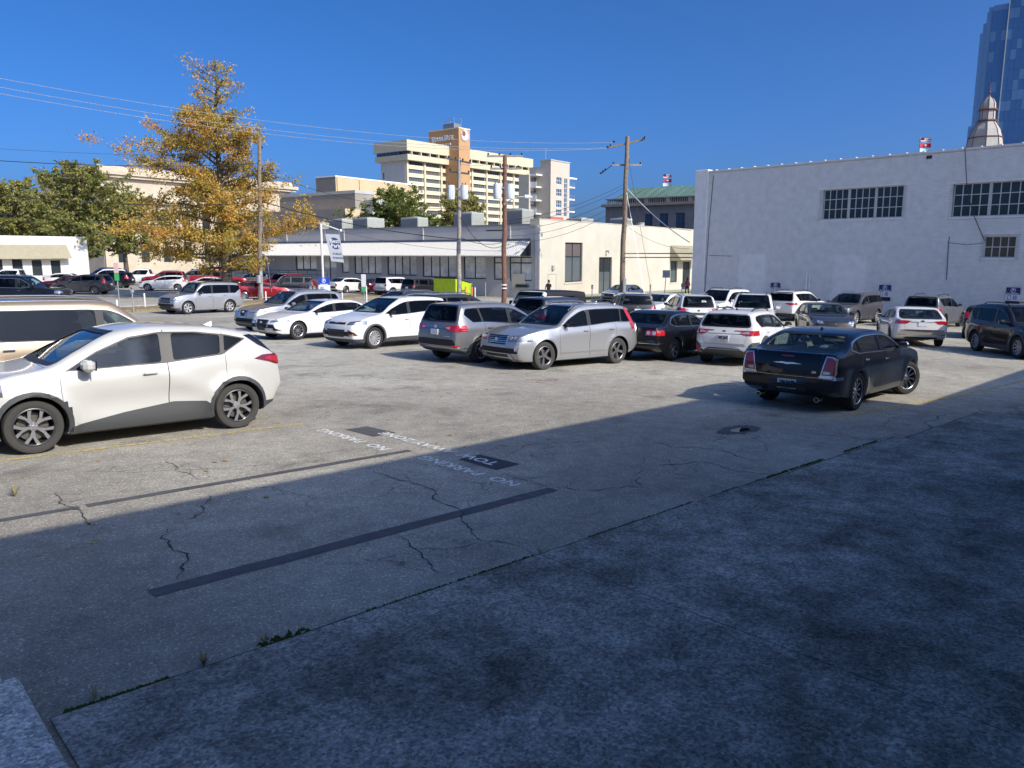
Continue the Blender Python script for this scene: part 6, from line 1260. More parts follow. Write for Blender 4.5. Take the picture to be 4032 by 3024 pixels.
        head(c, .55, 1.3, .68, .82); front_mouth(c, .46, .50, .80, name='grille'); tail_lamp(c, [(.76, .66), (1.2, .66), (1.2, 1.03), (.82, 1.03)], 'lamp_red', .20, .008); c.plate('', .56, mat='ink'); c.badge(.035, 0, .88, 'satin_metal', False, .04); st = ('six', 'alloy')
    else:
        head(c, .46, 1.3, .66, .80, amber=False); front_mouth(c, .42, .52, .74, name='grille'); c.badge(.04, 0, .66, 'chrome'); front_mouth(c, .62, .30, .44); tail_lamp(c, [(.48, .86), (1.2, .84), (1.2, .97), (.56, .97)], 'lamp_red', .36, .008); c.plate('', .70); st = ('double', 'alloy_grey')
    return done(c, style=st[0], spoke=st[1], tw=.225 if v != 'grand' else .245, rimr=.254 if v == 'grand' else None, **(dict(steer=R_(-24)) if v == 'grand' else {}))
@proto
def boxy(v):
    """upright small wagons"""
    S = {'cube': dict(L=4.25, W=1.76, H=1.64, wb=2.60, fo=.86, R=.32, hl=.92, hz=1.08, ra=.72, belt=(1.03, 1.10), q=(-.52, -.45), gb=(-.66, 1.08), rt=-.56, tumble=.18),
         'square': dict(L=4.24, W=1.80, H=1.70, wb=2.57, fo=.87, R=.35, hl=1.0, hz=1.12, ra=.66, belt=(1.05, 1.12), q=(-.42, -.50), gb=(-.72, 1.12), rt=-.58, tumble=.22),
         'wagon': dict(L=4.43, W=1.80, H=1.75, wb=2.62, fo=.85, R=.355, hl=.98, hz=1.12, ra=.72, belt=(1.08, 1.10), q=(-.72, -.80), gb=(-.86, 1.10), rt=-.68, tumble=.20)}[v]
    P = shape(S.pop('L'), S.pop('W'), S.pop('H'), S.pop('wb'), S.pop('fo'), S.pop('R'), tz=1.0, c=(-.02, -.06, .12) if v == 'wagon' else (-.02, -.06, .10), **S)
    P['tail'] = suv_tail(P, .62, P['H'] - .1, .74, .80, .70); P['plan'] = (.88, .5, .93, .35); P['bow'] = (.10, .05); P['dlo_chrome'] = None
    c = Car(P); c.shell(); xr, xf = c.xr, c.xf; c.mirrors(P['cab'][0] - .35, 1.15, 'trim_black'); low_band(c, .36)
    head(c, .52, 1.3, .76, .92, .0, .35, amber=v == 'wagon'); front_mouth(c, .48, .62, .90 if v == 'wagon' else .84, name='grille')
    if v == 'wagon': c.bars('grille_bar', (.70, .78), -.48, .48, 'satin_metal'); front_mouth(c, .55, .36, .50); c.rails(.1, -1.6, .58, 'trim_black', .05)
    if v == 'cube': tail_lamp(c, [(.70, .86), (1.2, .86), (1.2, 1.24), (.72, 1.24)], wrap=.16); c.plate('', .84, w=.30)
    if v == 'square': tail_lamp(c, [(.60, .88), (.80, .88), (.80, 1.06), (.60, 1.06)], wrap=.2); cladding(c, .06, (.18, .34)); c.plate('', .90); c.patch('reflector', [(.62, .48), (.80, .48), (.80, .56), (.62, .56)], 'x', xr - .3, xr + .3, 'lamp_red_dark', d=.008); low_band(c, .48, False, True, 'trim_black', .008)
    if v == 'wagon': tail_lamp(c, [(.72, .84), (1.2, .84), (1.2, 1.12), (.74, 1.12)], wrap=.22); cladding(c, .06, (.20, .32), .012, 'car_paint')
    for p in c.parts:
        if p['name'] in ('wheel_arch_trim', 'sill_trim') and v == 'wagon': p['paint'] = True
    return done(c, style='six' if v != 'cube' else 'five', spoke='hub_silver', tw=.215)
@proto
def soft_top():
    """open-road four-door with a black fabric top"""
    P = shape(4.78, 1.88, 1.84, 3.0, .78, .40, hl=1.08, hz=1.22, cow=-.72, ra=.42, rt=-.72, rrz=1.78, gb=(-.80, 1.16), tz=1.10, belt=(1.16, 1.16), tumble=.10, q=(-.62, -.66), c=(.02, .0, .12))
    P['plan'] = (.90, .4, .95, .3); P['bow'] = (.05, .03); P['tail'] = suv_tail(P, .7, 1.70, .8, .84, .78)
    c = Car(P); c.shell(); c.mirrors(.55, 1.26, 'trim_black', (.14, .2, .2)); cladding(c, .08, (.2, .34), .05, 'trim_black'); head(c, .55, .78, .84, 1.02, 0, .3); front_mouth(c, .42, .80, 1.02, name='grille')
    x0 = P['cab'][1] - .05
    c.patch('fabric_top', [(x0, 1.60), (x0, 1.95), (c.xr, 1.95), (c.xr, 1.2), (-1.55, 1.2), (-1.55, 1.60)], 'y', -2, 2, 'trim_black', d=.02, mir=False)
    return done(c, style='five', spoke='alloy_dark', tw=.25)
@proto
def pickup():
    P = shape(5.85, 2.03, 1.90, 3.65, .98, .40, hl=1.08, hz=1.24, cow=-.56, ra=.82, rt=1.05, rrz=1.84, gb=(.86, 1.30), tail=[(-2.0 - .0, 1.29), (-3.0, 1.29), (-3.03, 1.15), (-3.045, .70)], belt=(1.18, 1.22), tumble=.22, b=.15, c=None, q=(1.08, 1.0), bumper=.6)
    P['belt'] = [(2.8, 1.0), (1.3, 1.16), (-.6, 1.2), (-3.04, 1.22)]; P['bed'] = (-2.93, -1.02, .78); P['door_r'] = -.72; P['plan'] = (.9, .5, .95, .3); P['bow'] = (.12, .03); P['sill'] = .42; P['bot'] = [(2.8, .5), (2.7, .35), (-2.7, .40), (-3.045, .62)]; P['arch'] = .07
    P['rw'] = (1.34, 1.74, .68, .62); P['dlo_chrome'] = None; P['floor'] = .5
    c = Car(P); c.shell(); c.mirrors(1.0, 1.3, 'trim_black', (.16, .24, .24)); head(c, .62, 1.3, .86, 1.02, 0, .35); front_mouth(c, .6, .70, 1.0, name='grille'); c.bars('grille_bar', (.82, .9), -.58, .58, 'chrome')
    tail_lamp(c, [(.84, .84), (1.3, .84), (1.3, 1.2), (.86, 1.2)], wrap=.16); c.patch('rear_bumper', [(-1.1, .52), (1.1, .52), (1.1, .70), (-1.1, .70)], 'x', c.xr - .3, c.xr + .25, 'chrome', d=.08, mir=False)
    return done(c, style='six', spoke='alloy', tw=.27)
@proto
def hatch():
    P = shape(4.36, 1.82, 1.48, 2.65, .90, .33, hl=.84, hz=1.02, cow=-.40, ra=1.12, rt=-.42, rrz=1.40, gb=(-.68, 1.08), tz=.98, belt=(.96, 1.08), q=(-.40, -.50), c=(-.02, -.06, .06), bumper=.5)
    P['tail'] = suv_tail(P, .66, 1.38, .62, .68, .58)
    c = Car(P); c.shell(); c.mirrors(.55, 1.08); head(c, .46, 1.3, .70, .84); front_mouth(c, .5, .34, .58, name='grille'); tail_lamp(c, [(.56, .90), (1.2, .90), (1.2, 1.14), (.66, 1.18)], wrap=.35); c.plate('', .60, mat='ink'); low_band(c, .34); c.wiper(1.12)
    return done(c, style='five', spoke='alloy', tw=.205)
# ================================================================== parked vehicles
WHITE = (.66, .66, .65, .0); PEARL = (.56, .555, .525, .15); SILVER = (.42, .425, .43, .75); GREY = (.15, .152, .16, .45); DGREY = (.045, .046, .05, .25); BLACK = (.006, .0065, .009, .0); NAVY = (.004, .005, .010, .0); GOLD = (.36, .28, .20, .6); RED = (.28, .012, .02, .4); MAROON = (.09, .008, .014, .4)
Q = 'cars parked in the lot'; S_ = 'cars parked along the street and in the far lot'
def car(fn, nm, x, y, yaw, col, label, grp=Q, cat='car', scale=None): return fn.place(nm, (x, y), R_(yaw), col, label, cat, grp, scale=(scale,) * 3 if scale else None)
car(coupe_suv(), 'small_suv', 3.55, 12.30, 180, PEARL, 'pearl white coupe-like small SUV nearest the camera at left', scale=1.04)
car(full_suv(True), 'large_suv', 3.9, 15.9, 2, GOLD, 'large champagne gold SUV with long dark windows behind the near white car')
car(estate_suv(), 'silver_suv', 15.7, 14.65, 176, SILVER, 'silver SUV with slatted grille and diagonal bar, in the middle of the lot')
car(round_suv('envision'), 'grey_suv', 15.35, 17.0, 2, (.22, .22, .23, .65), 'pewter grey SUV seen from behind, left of the silver one')
car(round_suv('escape'), 'white_suv', 15.1, 22.2, 186, WHITE, 'bright white SUV with dark lower cladding and amber corner lights')
car(sedan('altima'), 'white_sedan', 14.8, 26.7, 187, WHITE, 'white low sedan with V-shaped black grille, left of the bright white SUV')
car(round_suv('rogue'), 'silver_crossover', 15.7, 30.4, 187, SILVER, 'silver crossover with roof rails behind the white low sedan')
car(sedan('passat'), 'black_sedan', 20.3, 14.2, 8, BLACK, 'black sedan with ringed red tail lights behind the silver SUV')
car(clad_crossover(), 'white_crossover', 21.1, 11.9, 12, WHITE, 'white crossover with grey cladding and black roof rails, rear plate visible')
car(sedan('grand'), 'dark_sedan', 15.95, 6.85, 3, NAVY, 'big black sedan half in the shade with its front wheels turned')
car(sedan('sonata'), 'white_saloon', 33.0, 11.5, 30, WHITE, 'white sedan with wide red tail lights driving away before the brick wall')
car(round_suv('forester'), 'black_suv', 30.7, 7.0, 222, BLACK, 'glossy black SUV cut off by the right edge')
car(round_suv('rav'), 'grey_crossover', 44.3, 14.2, 0, GREY, 'mid-grey SUV with roof rails parked at the wall behind the white sedan')
car(round_suv('rav'), 'white_wall_suv', 43.0, 21.2, 0, WHITE, 'white SUV with black bumper parked at the wall under the left pay sign')
car(round_suv('sorento'), 'brown_suv', 43.0, 18.1, 180, (.10, .095, .10, .55), 'dark grey-brown SUV with bright roof rails facing us at the wall')
car(sedan('plain'), 'grey_sedan', 33.2, 15.1, 216, (.045, .047, .055, .5), 'dark grey sedan facing us with pale seats and a windscreen sticker')
car(hatch(), 'black_hatch', 39.4, 10.3, 10, BLACK, 'small black hatchback between grey SUV and black SUV')
car(round_suv('three'), 'tall_white_suv', 32.0, 17.9, 208, WHITE, 'white SUV facing us behind the clad crossover')
car(round_suv('three'), 'long_white_suv', 37.5, 23.0, 186, WHITE, 'long white SUV with black roof rails and dark windows, facing left')
zt_ = car(round_suv('rogue'), 'white_hatch_suv', 31.8, 21.2, 45, WHITE, 'white SUV with ZTA letters on its rear window'); ob('window_lettering', round_suv('rogue').sticker, zt_)
car(sedan('plain'), 'white_fusion_sedan', 36.2, 26.0, 186, WHITE, 'white sedan facing left between dark SUV and ZTA SUV')
car(round_suv('escape'), 'dark_suv', 30.6, 23.8, 47, DGREY, 'dark grey SUV seen from behind below the tall pole')
car(soft_top(), 'soft_top_jeep', 23.6, 23.4, 182, WHITE, 'white off-roader with long black fabric roof')
car(round_suv('envision'), 'dark_estate', 22.4, 20.7, 4, (.06, .062, .068, .6), 'dark grey SUV with chrome window line behind the silver SUV')
car(round_suv('sorento'), 'charcoal_suv', 20.6, 25.0, 4, (.06, .062, .068, .6), 'charcoal SUV roof showing between white SUV and pewter SUV')
car(round_suv('rogue'), 'hidden_dark_suv', 20.4, 29.2, 184, DGREY, 'dark SUV whose rails rise behind the bright white SUV')
car(sedan('plain'), 'street_sedan', 50.3, 40.0, 192, WHITE, 'white sedan parked on the street by the cream building', S_)
car(boxy('wagon'), 'boxy_suv', 17.2, 44.0, 191, SILVER, 'silver boxy SUV parked alone across the street', S_)
car(full_suv(True), 'long_black_suv', 10.6, 54.5, -36, BLACK, 'long black SUV across the street at the far left', S_)
car(round_suv('cruiser'), 'grey_street_suv', 18.3, 71.5, 140, DGREY, 'dark grey SUV with red tail lights behind the long black SUV', S_)
car(round_suv('cruiser'), 'black_street_suv', 24.5, 86.0, 140, BLACK, 'black SUV left of the white pickup', S_)
car(pickup(), 'white_pickup', 30.0, 93.0, 150, WHITE, 'white pickup truck in the far lot', S_, 'truck')
car(round_suv('three'), 'far_white_suv', 27.5, 97.5, 150, WHITE, 'white SUV behind the pickup in the far lot', S_)
car(hatch(), 'white_hatch', 26.6, 76.5, 150, WHITE, 'white hatchback facing left under the orange oak', S_)
car(sedan('altima'), 'white_far_sedan', 29.5, 70.8, -26, WHITE, 'white sedan facing right overlapping the white hatchback', S_)
car(sedan('altima'), 'red_sedan', 27.3, 57.2, -22, RED, 'bright red sedan behind the brown lamp pole', S_)
car(boxy('wagon'), 'black_boxy_suv', 32.3, 63.0, 160, BLACK, 'black boxy SUV behind the red sedan', S_)
car(round_suv('three'), 'red_suv', 36.8, 70.0, 20, RED, 'red SUV partly hidden behind the black boxy one', S_)
car(sedan('boxy'), 'white_luxury_sedan', 40.6, 65.8, 8, WHITE, 'white square-tailed sedan facing the grey office', S_)
car(sedan('plain'), 'maroon_sedan', 41.8, 62.2, 8, MAROON, 'maroon sedan between white sedan and white boxy car', S_)
car(boxy('square'), 'white_boxy_suv', 40.6, 58.2, 8, WHITE, 'white boxy small SUV facing the grey office', S_)
car(boxy('cube'), 'black_cube_car', 41.3, 55.0, 6, (.02, .021, .024, .3), 'black cube-shaped car nearest the green dumpster', S_)
car(pickup(), 'red_pickup', 34.6, 82.5, -28, RED, 'red pickup truck behind the oak trunk', S_, 'truck')
car(round_suv('cruiser'), 'red_far_suv', 35.4, 71.5, 150, RED, 'red SUV right of the oak trunk', S_)
car(sedan('plain'), 'dark_far_sedan', 27.4, 63.4, -24, DGREY, 'dark sedan behind the oak trunk', S_)
car(round_suv('sorento'), 'red_street_suv', 31.5, 90.5, 150, RED, 'red SUV between the white pickup and the white hatchback', S_)
car(pickup(), 'left_pickup', 16.0, 86.0, 150, WHITE, 'white pickup truck before the shop at left edge', S_, 'truck')
car(sedan('plain'), 'left_white_sedan', 20.6, 89.5, 150, WHITE, 'white sedan before the shop windows', S_)
car(sedan('plain'), 'left_maroon_sedan', 18.6, 77.5, 150, MAROON, 'maroon car showing above the dark grey SUV at left', S_)
car(round_suv('three'), 'blue_far_suv', 30.0, 108.0, 150, (.02, .06, .25, .4), 'blue SUV far back before the stone building', S_)
car(round_suv('three'), 'grey_far_suv', 36.5, 95.0, 150, (.2, .21, .22, .5), 'grey SUV deep in the far lot under the oak', S_)
car(round_suv('envision'), 'blue_grey_suv', 38.5, 84.0, 150, (.15, .2, .26, .5), 'pale blue-grey SUV right of the oak trunk in the far lot', S_)
# ================================================================== poles and wires
pm('wood_pole', (.20, .155, .115), .9, var=.35, vscale=5, bump=.5, bscale=30); pm('wood_pole_red', (.17, .085, .055), .9, var=.35, vscale=4, bump=.5, bscale=30); pm('wood_grey', (.30, .27, .24), .9, var=.3, vscale=6); pm('porcelain', (.04, .03, .03), .3); pm('transformer', (.60, .63, .64), .4, var=.05); pm('galv', (.42, .43, .44), .45, metal=.5); pm('wire_black', (.012, .012, .014), .7); pm('wire_bright', (.55, .57, .60), .4, metal=.7)
def insulators(m, pts, r=.07):
    for p in pts: m.lathe([(.01, 0), (r, .02), (r * .6, .06), (r, .10), (r * .6, .14), (.01, .18)], 'z', 8, centre=p)
def pole(name, base, top, r0, r1, mat, label, group='utility poles'):
    o = thing(name, label, 'utility pole', base, 0, group); d = Vector(top) - Vector(base); m = MB(); n = 8; m.tube([d * (k / n) + Vector((.03 * math.sin(k * 1.7), .03 * math.cos(k * 2.3), -.3 if k == 0 else 0)) for k in range(n + 1)], [r0 + (r1 - r0) * k / n for k in range(n + 1)], 12); m.build('shaft', mat, o, 50); return o, d
def gpt(px, d, dz=0): p = survey(px, 1100, d); return Vector((p.x, p.y, ground(p.x, p.y) + dz))
ARM = Vector((.218, -.976, 0)); ARMX = Vector((.976, .218, 0))
WIRES = []
def wire(a, b, sag, r, mat, label, grp='overhead wires', n=22, cat='wire'):
    a, b = Vector(a), Vector(b); m = MB(); m.tube([a + (b - a) * (k / n) - Vector((0, 0, sag * 4 * (k / n) * (1 - k / n))) for k in range(n + 1)], r, 5); tag(m.build('overhead_wire', mat, None, 60), label, cat, grp)
b1 = gpt(1020, 58); t1 = survey(1022, 540, 58); p1, d1 = pole('utility_pole', b1, t1, .19, .13, 'wood_pole', 'brown wooden pole with a street lamp arm beside the orange tree')
m = MB(); z = survey(1020, 590, 58).z - b1.z; zl = survey(935, 560, 58).z - b1.z; la = survey(945, 560, 58) - b1; m.tube([(0, 0, z), (la.x * .25, la.y * .25, z + .75), (la.x * .6, la.y * .6, zl + .12), (la.x, la.y, zl)], .045, 8); am = m.build('lamp_arm', 'galv', p1, 50)
m = MB(); m.lathe([(.02, -.55), (.16, -.5), (.20, -.1), (.12, .3), (.03, .45)], 'x', 12); lh = m.build('lamp_head', 'galv', p1, 40); lh.location = (la.x, la.y, zl - .05); lh.rotation_euler = (0, 0, math.atan2(la.y, la.x)); lh.scale = (1, 1, .7); m = MB(); m.lathe([(.01, -.12), (.11, -.08), (.14, 0), (.01, .01)], 'z', 12); gl_ = m.build('lamp_glass', 'transformer', p1, 40, (la.x * 1.03, la.y * 1.03, zl - .12))
m = MB(); m.tube([(0, 0, 1.3), (0, 0, 1.9)], .205, 12); m.build('pole_band', 'galv', p1, 50); m = MB(); m.bbox(.02, .24, -.10, .06, .1, 2.2, .02); m.build('pole_box', 'galv', p1, 40)
m = MB(); insulators(m, [d1 * .93 + Vector((.15, -.1, 0)), d1 * .80 + Vector((.15, -.1, 0)), d1 * .77 + Vector((.15, -.1, 0))], .08); m.build('insulator', 'porcelain', p1, 40)
def crossarm(p, c, half, parent, mat='wood_grey', n=3, tilt=0.0, dirv=None):
    v = (dirv or ARM) * half + Vector((0, 0, tilt)); m = MB(); a, b = c - v, c + v; q = Vector((-v.y, v.x, 0)).normalized() * .06; s = []
    for P in (a, b):
        for sx in (-1, 1):
            for sz in (-.07, .07): s.append(tuple(P + q * sx + Vector((0, 0, sz))))
    m.add(s, [(0, 1, 3, 2), (4, 6, 7, 5), (0, 4, 5, 1), (2, 3, 7, 6), (0, 2, 6, 4), (1, 5, 7, 3)]); o = m.build('crossarm', mat, parent); m = MB(); insulators(m, [tuple(a + (b - a) * t + Vector((0, 0, .07))) for t in np.linspace(.04, .96, n)], .08); m.build('insulator', 'porcelain', o, 40); return a, b
def transformer(parent, c, lbl=None):
    m = MB(); m.lathe([(.01, 0), (.27, .02), (.29, .1), (.29, 1.0), (.27, 1.08), (.01, 1.1)], 'z', 18, centre=c); o = m.build('transformer', 'transformer', parent, 40); m = MB(); insulators(m, [(c[0] + .1, c[1], c[2] + 1.1), (c[0] - .1, c[1] + .1, c[2] + 1.1)], .05); m.build('bushing', 'porcelain', o, 40); m = MB(); m.tube([(0, 0, c[2] + .8), (c[0], c[1], c[2] + .8)], .05, 6); m.build('bracket', 'galv', o); m = MB()
    for k in range(7): a = 2 * math.pi * k / 7; m.box(c[0] + .30 * math.cos(a) - .012, c[0] + .30 * math.cos(a) + .012, c[1] + .30 * math.sin(a) - .012, c[1] + .30 * math.sin(a) + .012, c[2] + .2, c[2] + .95)
    m.build('cooling_fin', 'transformer', o)
b2 = gpt(1806, 60); t2 = survey(1808, 628, 60); p2, d2 = pole('utility_pole', b2, t2, .19, .13, 'wood_grey', 'weathered grey pole with two fat transformers, left of the reddish pole')
a2 = crossarm(p2, d2 - Vector((0, 0, .1)), 1.15, p2, n=4, tilt=-.25); crossarm(p2, d2 - Vector((0, 0, 1.0)), 1.0, p2, n=3, tilt=-.15); lat = _Rt * .52
for s in (-1, 1): transformer(p2, (lat.x * s, lat.y * s, survey(1808, 790, 60).z - b2.z))
b3 = gpt(1984, 57); t3 = survey(1988, 612, 57); p3, d3 = pole('utility_pole', b3, t3, .20, .15, 'wood_pole_red', 'reddish-brown pole with two transformers in front of the office corner')
crossarm(p3, d3 - Vector((0, 0, .05)), 1.35, p3, n=4, dirv=_Rt); crossarm(p3, d3 - Vector((0, 0, .95)), 1.1, p3, n=4, dirv=_Rt)
for s in (-1, 1): transformer(p3, (lat.x * .9 * s, lat.y * .9 * s, survey(1985, 788, 57).z - b3.z))
m = MB(); 
for z in (1.15, 1.4): m.tube([(0, 0, z), (0, 0, z + .08)], .215, 12)
m.build('reflector_band', 'sign_white', p3); m = MB(); ls = survey(2080, 775, 57) - b3; m.tube([(0, 0, ls.z - .6), (ls.x * .5, ls.y * .5, ls.z - .05), (ls.x * .85, ls.y * .85, ls.z)], .04, 6); m.build('lamp_arm', 'galv', p3, 50); m = MB(); m.lathe([(.02, -.4), (.14, -.35), (.16, 0), (.03, .35)], 'x', 10); o = m.build('lamp_head', 'transformer', p3, 40); o.location = tuple(ls); o.rotation_euler = (0, 0, math.atan2(ls.y, ls.x))
m = MB(); pa = survey(1915, 908, 57) - b3; m.tube([(0, 0, pa.z), (pa.x, pa.y, pa.z)], .05, 6); m.build('standoff_arm', 'porcelain', p3)
b4 = gpt(2448, 60); t4 = survey(2471, 538, 60); p4, d4 = pole('utility_pole', b4, t4, .22, .16, 'wood_pole', 'tall brown pole with two crossarms, right of the cream door')
a4, e4 = crossarm(p4, d4 - Vector((0, 0, .50)), 1.45, p4, 'wood_pole', n=2, tilt=.33, dirv=_Rt); a5, e5 = crossarm(p4, d4 - Vector((0, 0, 2.15)), 1.15, p4, 'wood_grey', n=2, dirv=_Rt)
m = MB(); insulators(m, [tuple(a4 + Vector((-.15, 0, -.05))), tuple(a4 + Vector((.6, 0, .42))), tuple(e4 - Vector((.3, 0, .1)))], .12); m.build('insulator', 'porcelain', p4, 40); m = MB(); lo = a5 + (-_Rt) * .9 + Vector((0, 0, -.7)); m.tube([a5, lo], .03, 6); insulators(m, [tuple(lo + (a5 - lo) * t) for t in (0, .2, .4)], .1); m.build('string_insulator', 'porcelain', p4, 40)
for zz, w in ((1180, .6), (1217, 1.0)): m = MB(); q = survey(2350 + 1066 * .45, 500 + zz / 2.369, 60) - b4; m.tube([(0, 0, q.z), (q.x, q.y, q.z)], .04, 6); m.build('standoff_arm', 'wood_pole', p4)
m = MB(); m.bbox(-.16, .16, -.34, -.20, .4, 2.0, .03); m.build('cable_guard', 'galv', p4, 40)
# bright conductors from the tall pole to the next pole off to the left
far = survey(-420, 262, 34)
fp, fd = pole('utility_pole', Vector((far.x, far.y, ground(far.x, far.y))), far + Vector((0, 0, .3)), .2, .14, 'wood_pole', 'utility pole standing left of the view carrying the bright wires')
for k, (oy, ex) in enumerate(((-.38, a4 + Vector((.55, 0, .45))), (.0, a4), (.30, a4 + Vector((-.05, 0, -.06))))): wire(b4 + ex, far + Vector((0, 0, -oy * 1.0)), 1.15 + .05 * k, .012, 'wire_bright', 'bright bare wire crossing the sky to the tall pole, %s of three' % ('top', 'middle', 'lowest')[k], 'three bright power wires')
A1 = lambda f: b1 + d1 * f
for k, (f, px, py, dd, sg, r, lb) in enumerate(((.84, -300, 612, 40, .35, .022, 'dark twisted cable from the lamp pole to the left, upper one'), (.60, -300, 735, 40, .5, .028, 'dark bundled cable from the lamp pole to the left, middle one'), (.50, -300, 800, 40, .7, .014, 'thin slack cable from the lamp pole to the left, lowest'), (.90, -300, 565, 40, .3, .008, 'very thin wire above the cables left of the lamp pole'))): wire(A1(f), survey(px, py, dd), sg, r, 'wire_black', lb, 'cables running left from the lamp pole')
wire(A1(.80), b2 + d2 * .66, .9, .016, 'wire_black', 'dark cable falling from the lamp pole to the left transformer pole'); wire(A1(.61), b3 + d3 * .42, .6, .03, 'wire_black', 'thick dark cable from lamp pole past the canopy to reddish pole'); wire(A1(.58), b3 + d3 * .36, .9, .012, 'wire_black', 'thin lower cable from the lamp pole along the canopy')
wire(b2 + d2 * .62, b3 + d3 * .40, 1.1, .02, 'wire_black', 'slack black cable looping between the two transformer poles'); wire(b2 + d2 * .46, b3 + d3 * .42, .35, .02, 'wire_black', 'nearly level cable between the two transformer poles'); wire(b2 + d2 * .97, b3 + d3 * .97, .25, .009, 'wire_black', 'thin wire joining the tops of the two transformer poles')
for k, (fa, fb) in enumerate(((.56, .72), (.54, .70), (.50, .665), (.46, .63), (.42, .60))): wire(b3 + d3 * fa, b4 + d4 * fb, .45 + .1 * k, .014, 'wire_black', 'black cable between reddish pole and tall pole, %s from the top' % ('first', 'second', 'third', 'fourth', 'fifth')[k], 'five cables before the cream wall')
wire(b4 + d4 * .70, survey(2716, 955, 58), .3, .035, 'wire_bright', 'thick pale service cable dropping from the tall pole to the brick corner'); wire(b4 + d4 * .50, survey(2722, 908, 60), .05, .016, 'wire_black', 'level dark cable along the top of the cream wall'); wire(b4 + d4 * .92, survey(2562, 1130, 58), .0, .012, 'wire_black', 'guy wire slanting down right from the tall pole'); wire(b4 + d4 * .70, survey(2540, 1170, 58), .0, .010, 'wire_bright', 'second guy wire down from the middle of the tall pole'); wire(b4 + d4 * .48, survey(2716, 980, 60), .5, .012, 'wire_black', 'sagging thin cable right of the tall pole')
wire(A1(.55), survey(1070, 1150, 56), .0, .012, 'wire_bright', 'pale guy wire beside the lamp pole'); gp_ = gpt(2562, 58); m = MB(); m.tube([gp_, gp_ + Vector((0, 0, 1.6))], .06, 8); tag(m.build('guard_post', 'wood_grey', None, 50), 'slim grey guard post at the foot of the guy wire', 'post')
# ================================================================== signs, kiosk, meters, posts, dumpster
kx = gpt(1276, 52); ks = thing('pay_kiosk_sign', 'blue and white parking pay board on the verge before the sign post', 'sign', kx, math.atan2(-.66, .75)); k0 = survey(1250, 1155, 52); W_ = .82
zb_ = survey(1276, 1158, 52).z - kx.z; z1_ = survey(1276, 1122, 52).z - kx.z; z2_ = survey(1276, 1093, 52).z - kx.z
MB().box(-.38, .38, -.09, .09, zb_ - .25, z1_).build('white_panel', 'sign_white', ks); MB().box(-.36, .36, -.10, .10, z1_ + .003, z2_).build('blue_panel', 'kiosk_blue', ks); MB().box(-.04, .04, -.04, .04, -.1, zb_ - .25).build('post', 'galv', ks)
m = MB(); n = 20; cz = (z1_ + z2_) / 2 + .04; V = [(q * math.cos(2 * math.pi * k / n) * .8, -.103, cz + q * math.sin(2 * math.pi * k / n)) for q in (.16, .125) for k in range(n)]; m.add(V, [(k, (k + 1) % n, n + (k + 1) % n, n + k) for k in range(n)]); m.build('ring', 'sign_white', ks)
t = text_mesh('P', .22, 'sign_white', .002, bold=.01); t.transform(Matrix.Translation((0, -.104, cz)) @ Matrix.Rotation(math.pi / 2, 4, 'X')); ob('letter', t, ks); MB().box(-.28, .28, -.105, -.101, z1_ + .02, z1_ + .07).build('small_print', 'sign_white', ks); MB().box(-.28, -.02, -.095, -.0905, zb_ - .1, z1_ - .12).build('picture', 'sign_grey', ks); MB().box(.10, .28, -.095, -.0905, zb_ + .05, zb_ + .16).build('label_box', 'ink', ks)
bp0 = gpt(1272, 54); bt = survey(1270, 882, 54); bs = thing('hanging_sign', 'grey hanging banner reading Best Park Public Parking on a white post', 'sign', bp0); m = MB(); m.tube([(0, 0, -.2), (0, 0, bt.z - bp0.z)], .085, 10); m.build('post', 'render_white', bs, 50)
ae = survey(1341, 908, 54) - bp0; a0 = survey(1274, 884, 54) - bp0; m = MB(); m.tube([a0, ae], .05, 8); m.lathe([(.01, -.1), (.1, -.08), (.1, .08), (.01, .1)], 'x', 10, centre=tuple(ae)); m.build('arm', 'render_white', bs, 50)
cs = [survey(x, y, 54) - bp0 for x, y in ((1280, 921), (1336, 923), (1354, 1034), (1304, 1028))]; nv = (cs[1] - cs[0]).cross(cs[3] - cs[0]).normalized(); nv = nv if nv.dot(_F) < 0 else -nv
m = MB(); V = [tuple(c + nv * .0) for c in cs] + [tuple(c - nv * .05) for c in cs]; m.add(V, [(0, 3, 2, 1), (4, 5, 6, 7), (0, 1, 5, 4), (1, 2, 6, 5), (2, 3, 7, 6), (3, 0, 4, 7)]); pm('banner_grey', (.40, .42, .44), .6); pm('banner_blue', (.04, .05, .11), .6); bn = m.build('banner', 'banner_grey', bs)
for i, c in enumerate((cs[0], cs[1])): m = MB(); m.tube([c, Vector((c.x, c.y, c.z + .35))], .012, 5); m.build('chain', 'galv', bs)
ux = (cs[1] - cs[0]).normalized(); uy = (cs[0] - cs[3]).normalized(); wd = (cs[1] - cs[0]).length; hd = (cs[0] - cs[3]).length
def on_banner(u, v, off): return cs[3] + ux * (u * wd) + uy * (v * hd) + nv * off
def banner_text(txt, size, u, v, mat, off=.008, xs=1.0):
    me = text_mesh(txt, size, mat, .0, bold=.004, xs=xs); c = on_banner(u, v, off)
    for q in me.vertices: p = c + ux * q.co.x + uy * q.co.y; q.co = p
    ob('lettering', me, bs)
m = MB(); n = 28; V = [tuple(on_banner(.55, .66, .004) + ux * (.36 * wd * math.cos(2 * math.pi * k / n)) + uy * (.36 * wd * 1.18 * math.sin(2 * math.pi * k / n))) for k in range(n)]; m.add(V, [tuple(range(n))]); m.build('roundel', 'banner_blue', bs)
banner_text('Best', .40, .55, .74, 'sign_white', xs=.9); banner_text('Park', .40, .56, .57, 'sign_white', xs=.9); banner_text('PUBLIC', .20, .56, .27, 'banner_blue'); banner_text('PARKING', .20, .58, .12, 'banner_blue', xs=.95)
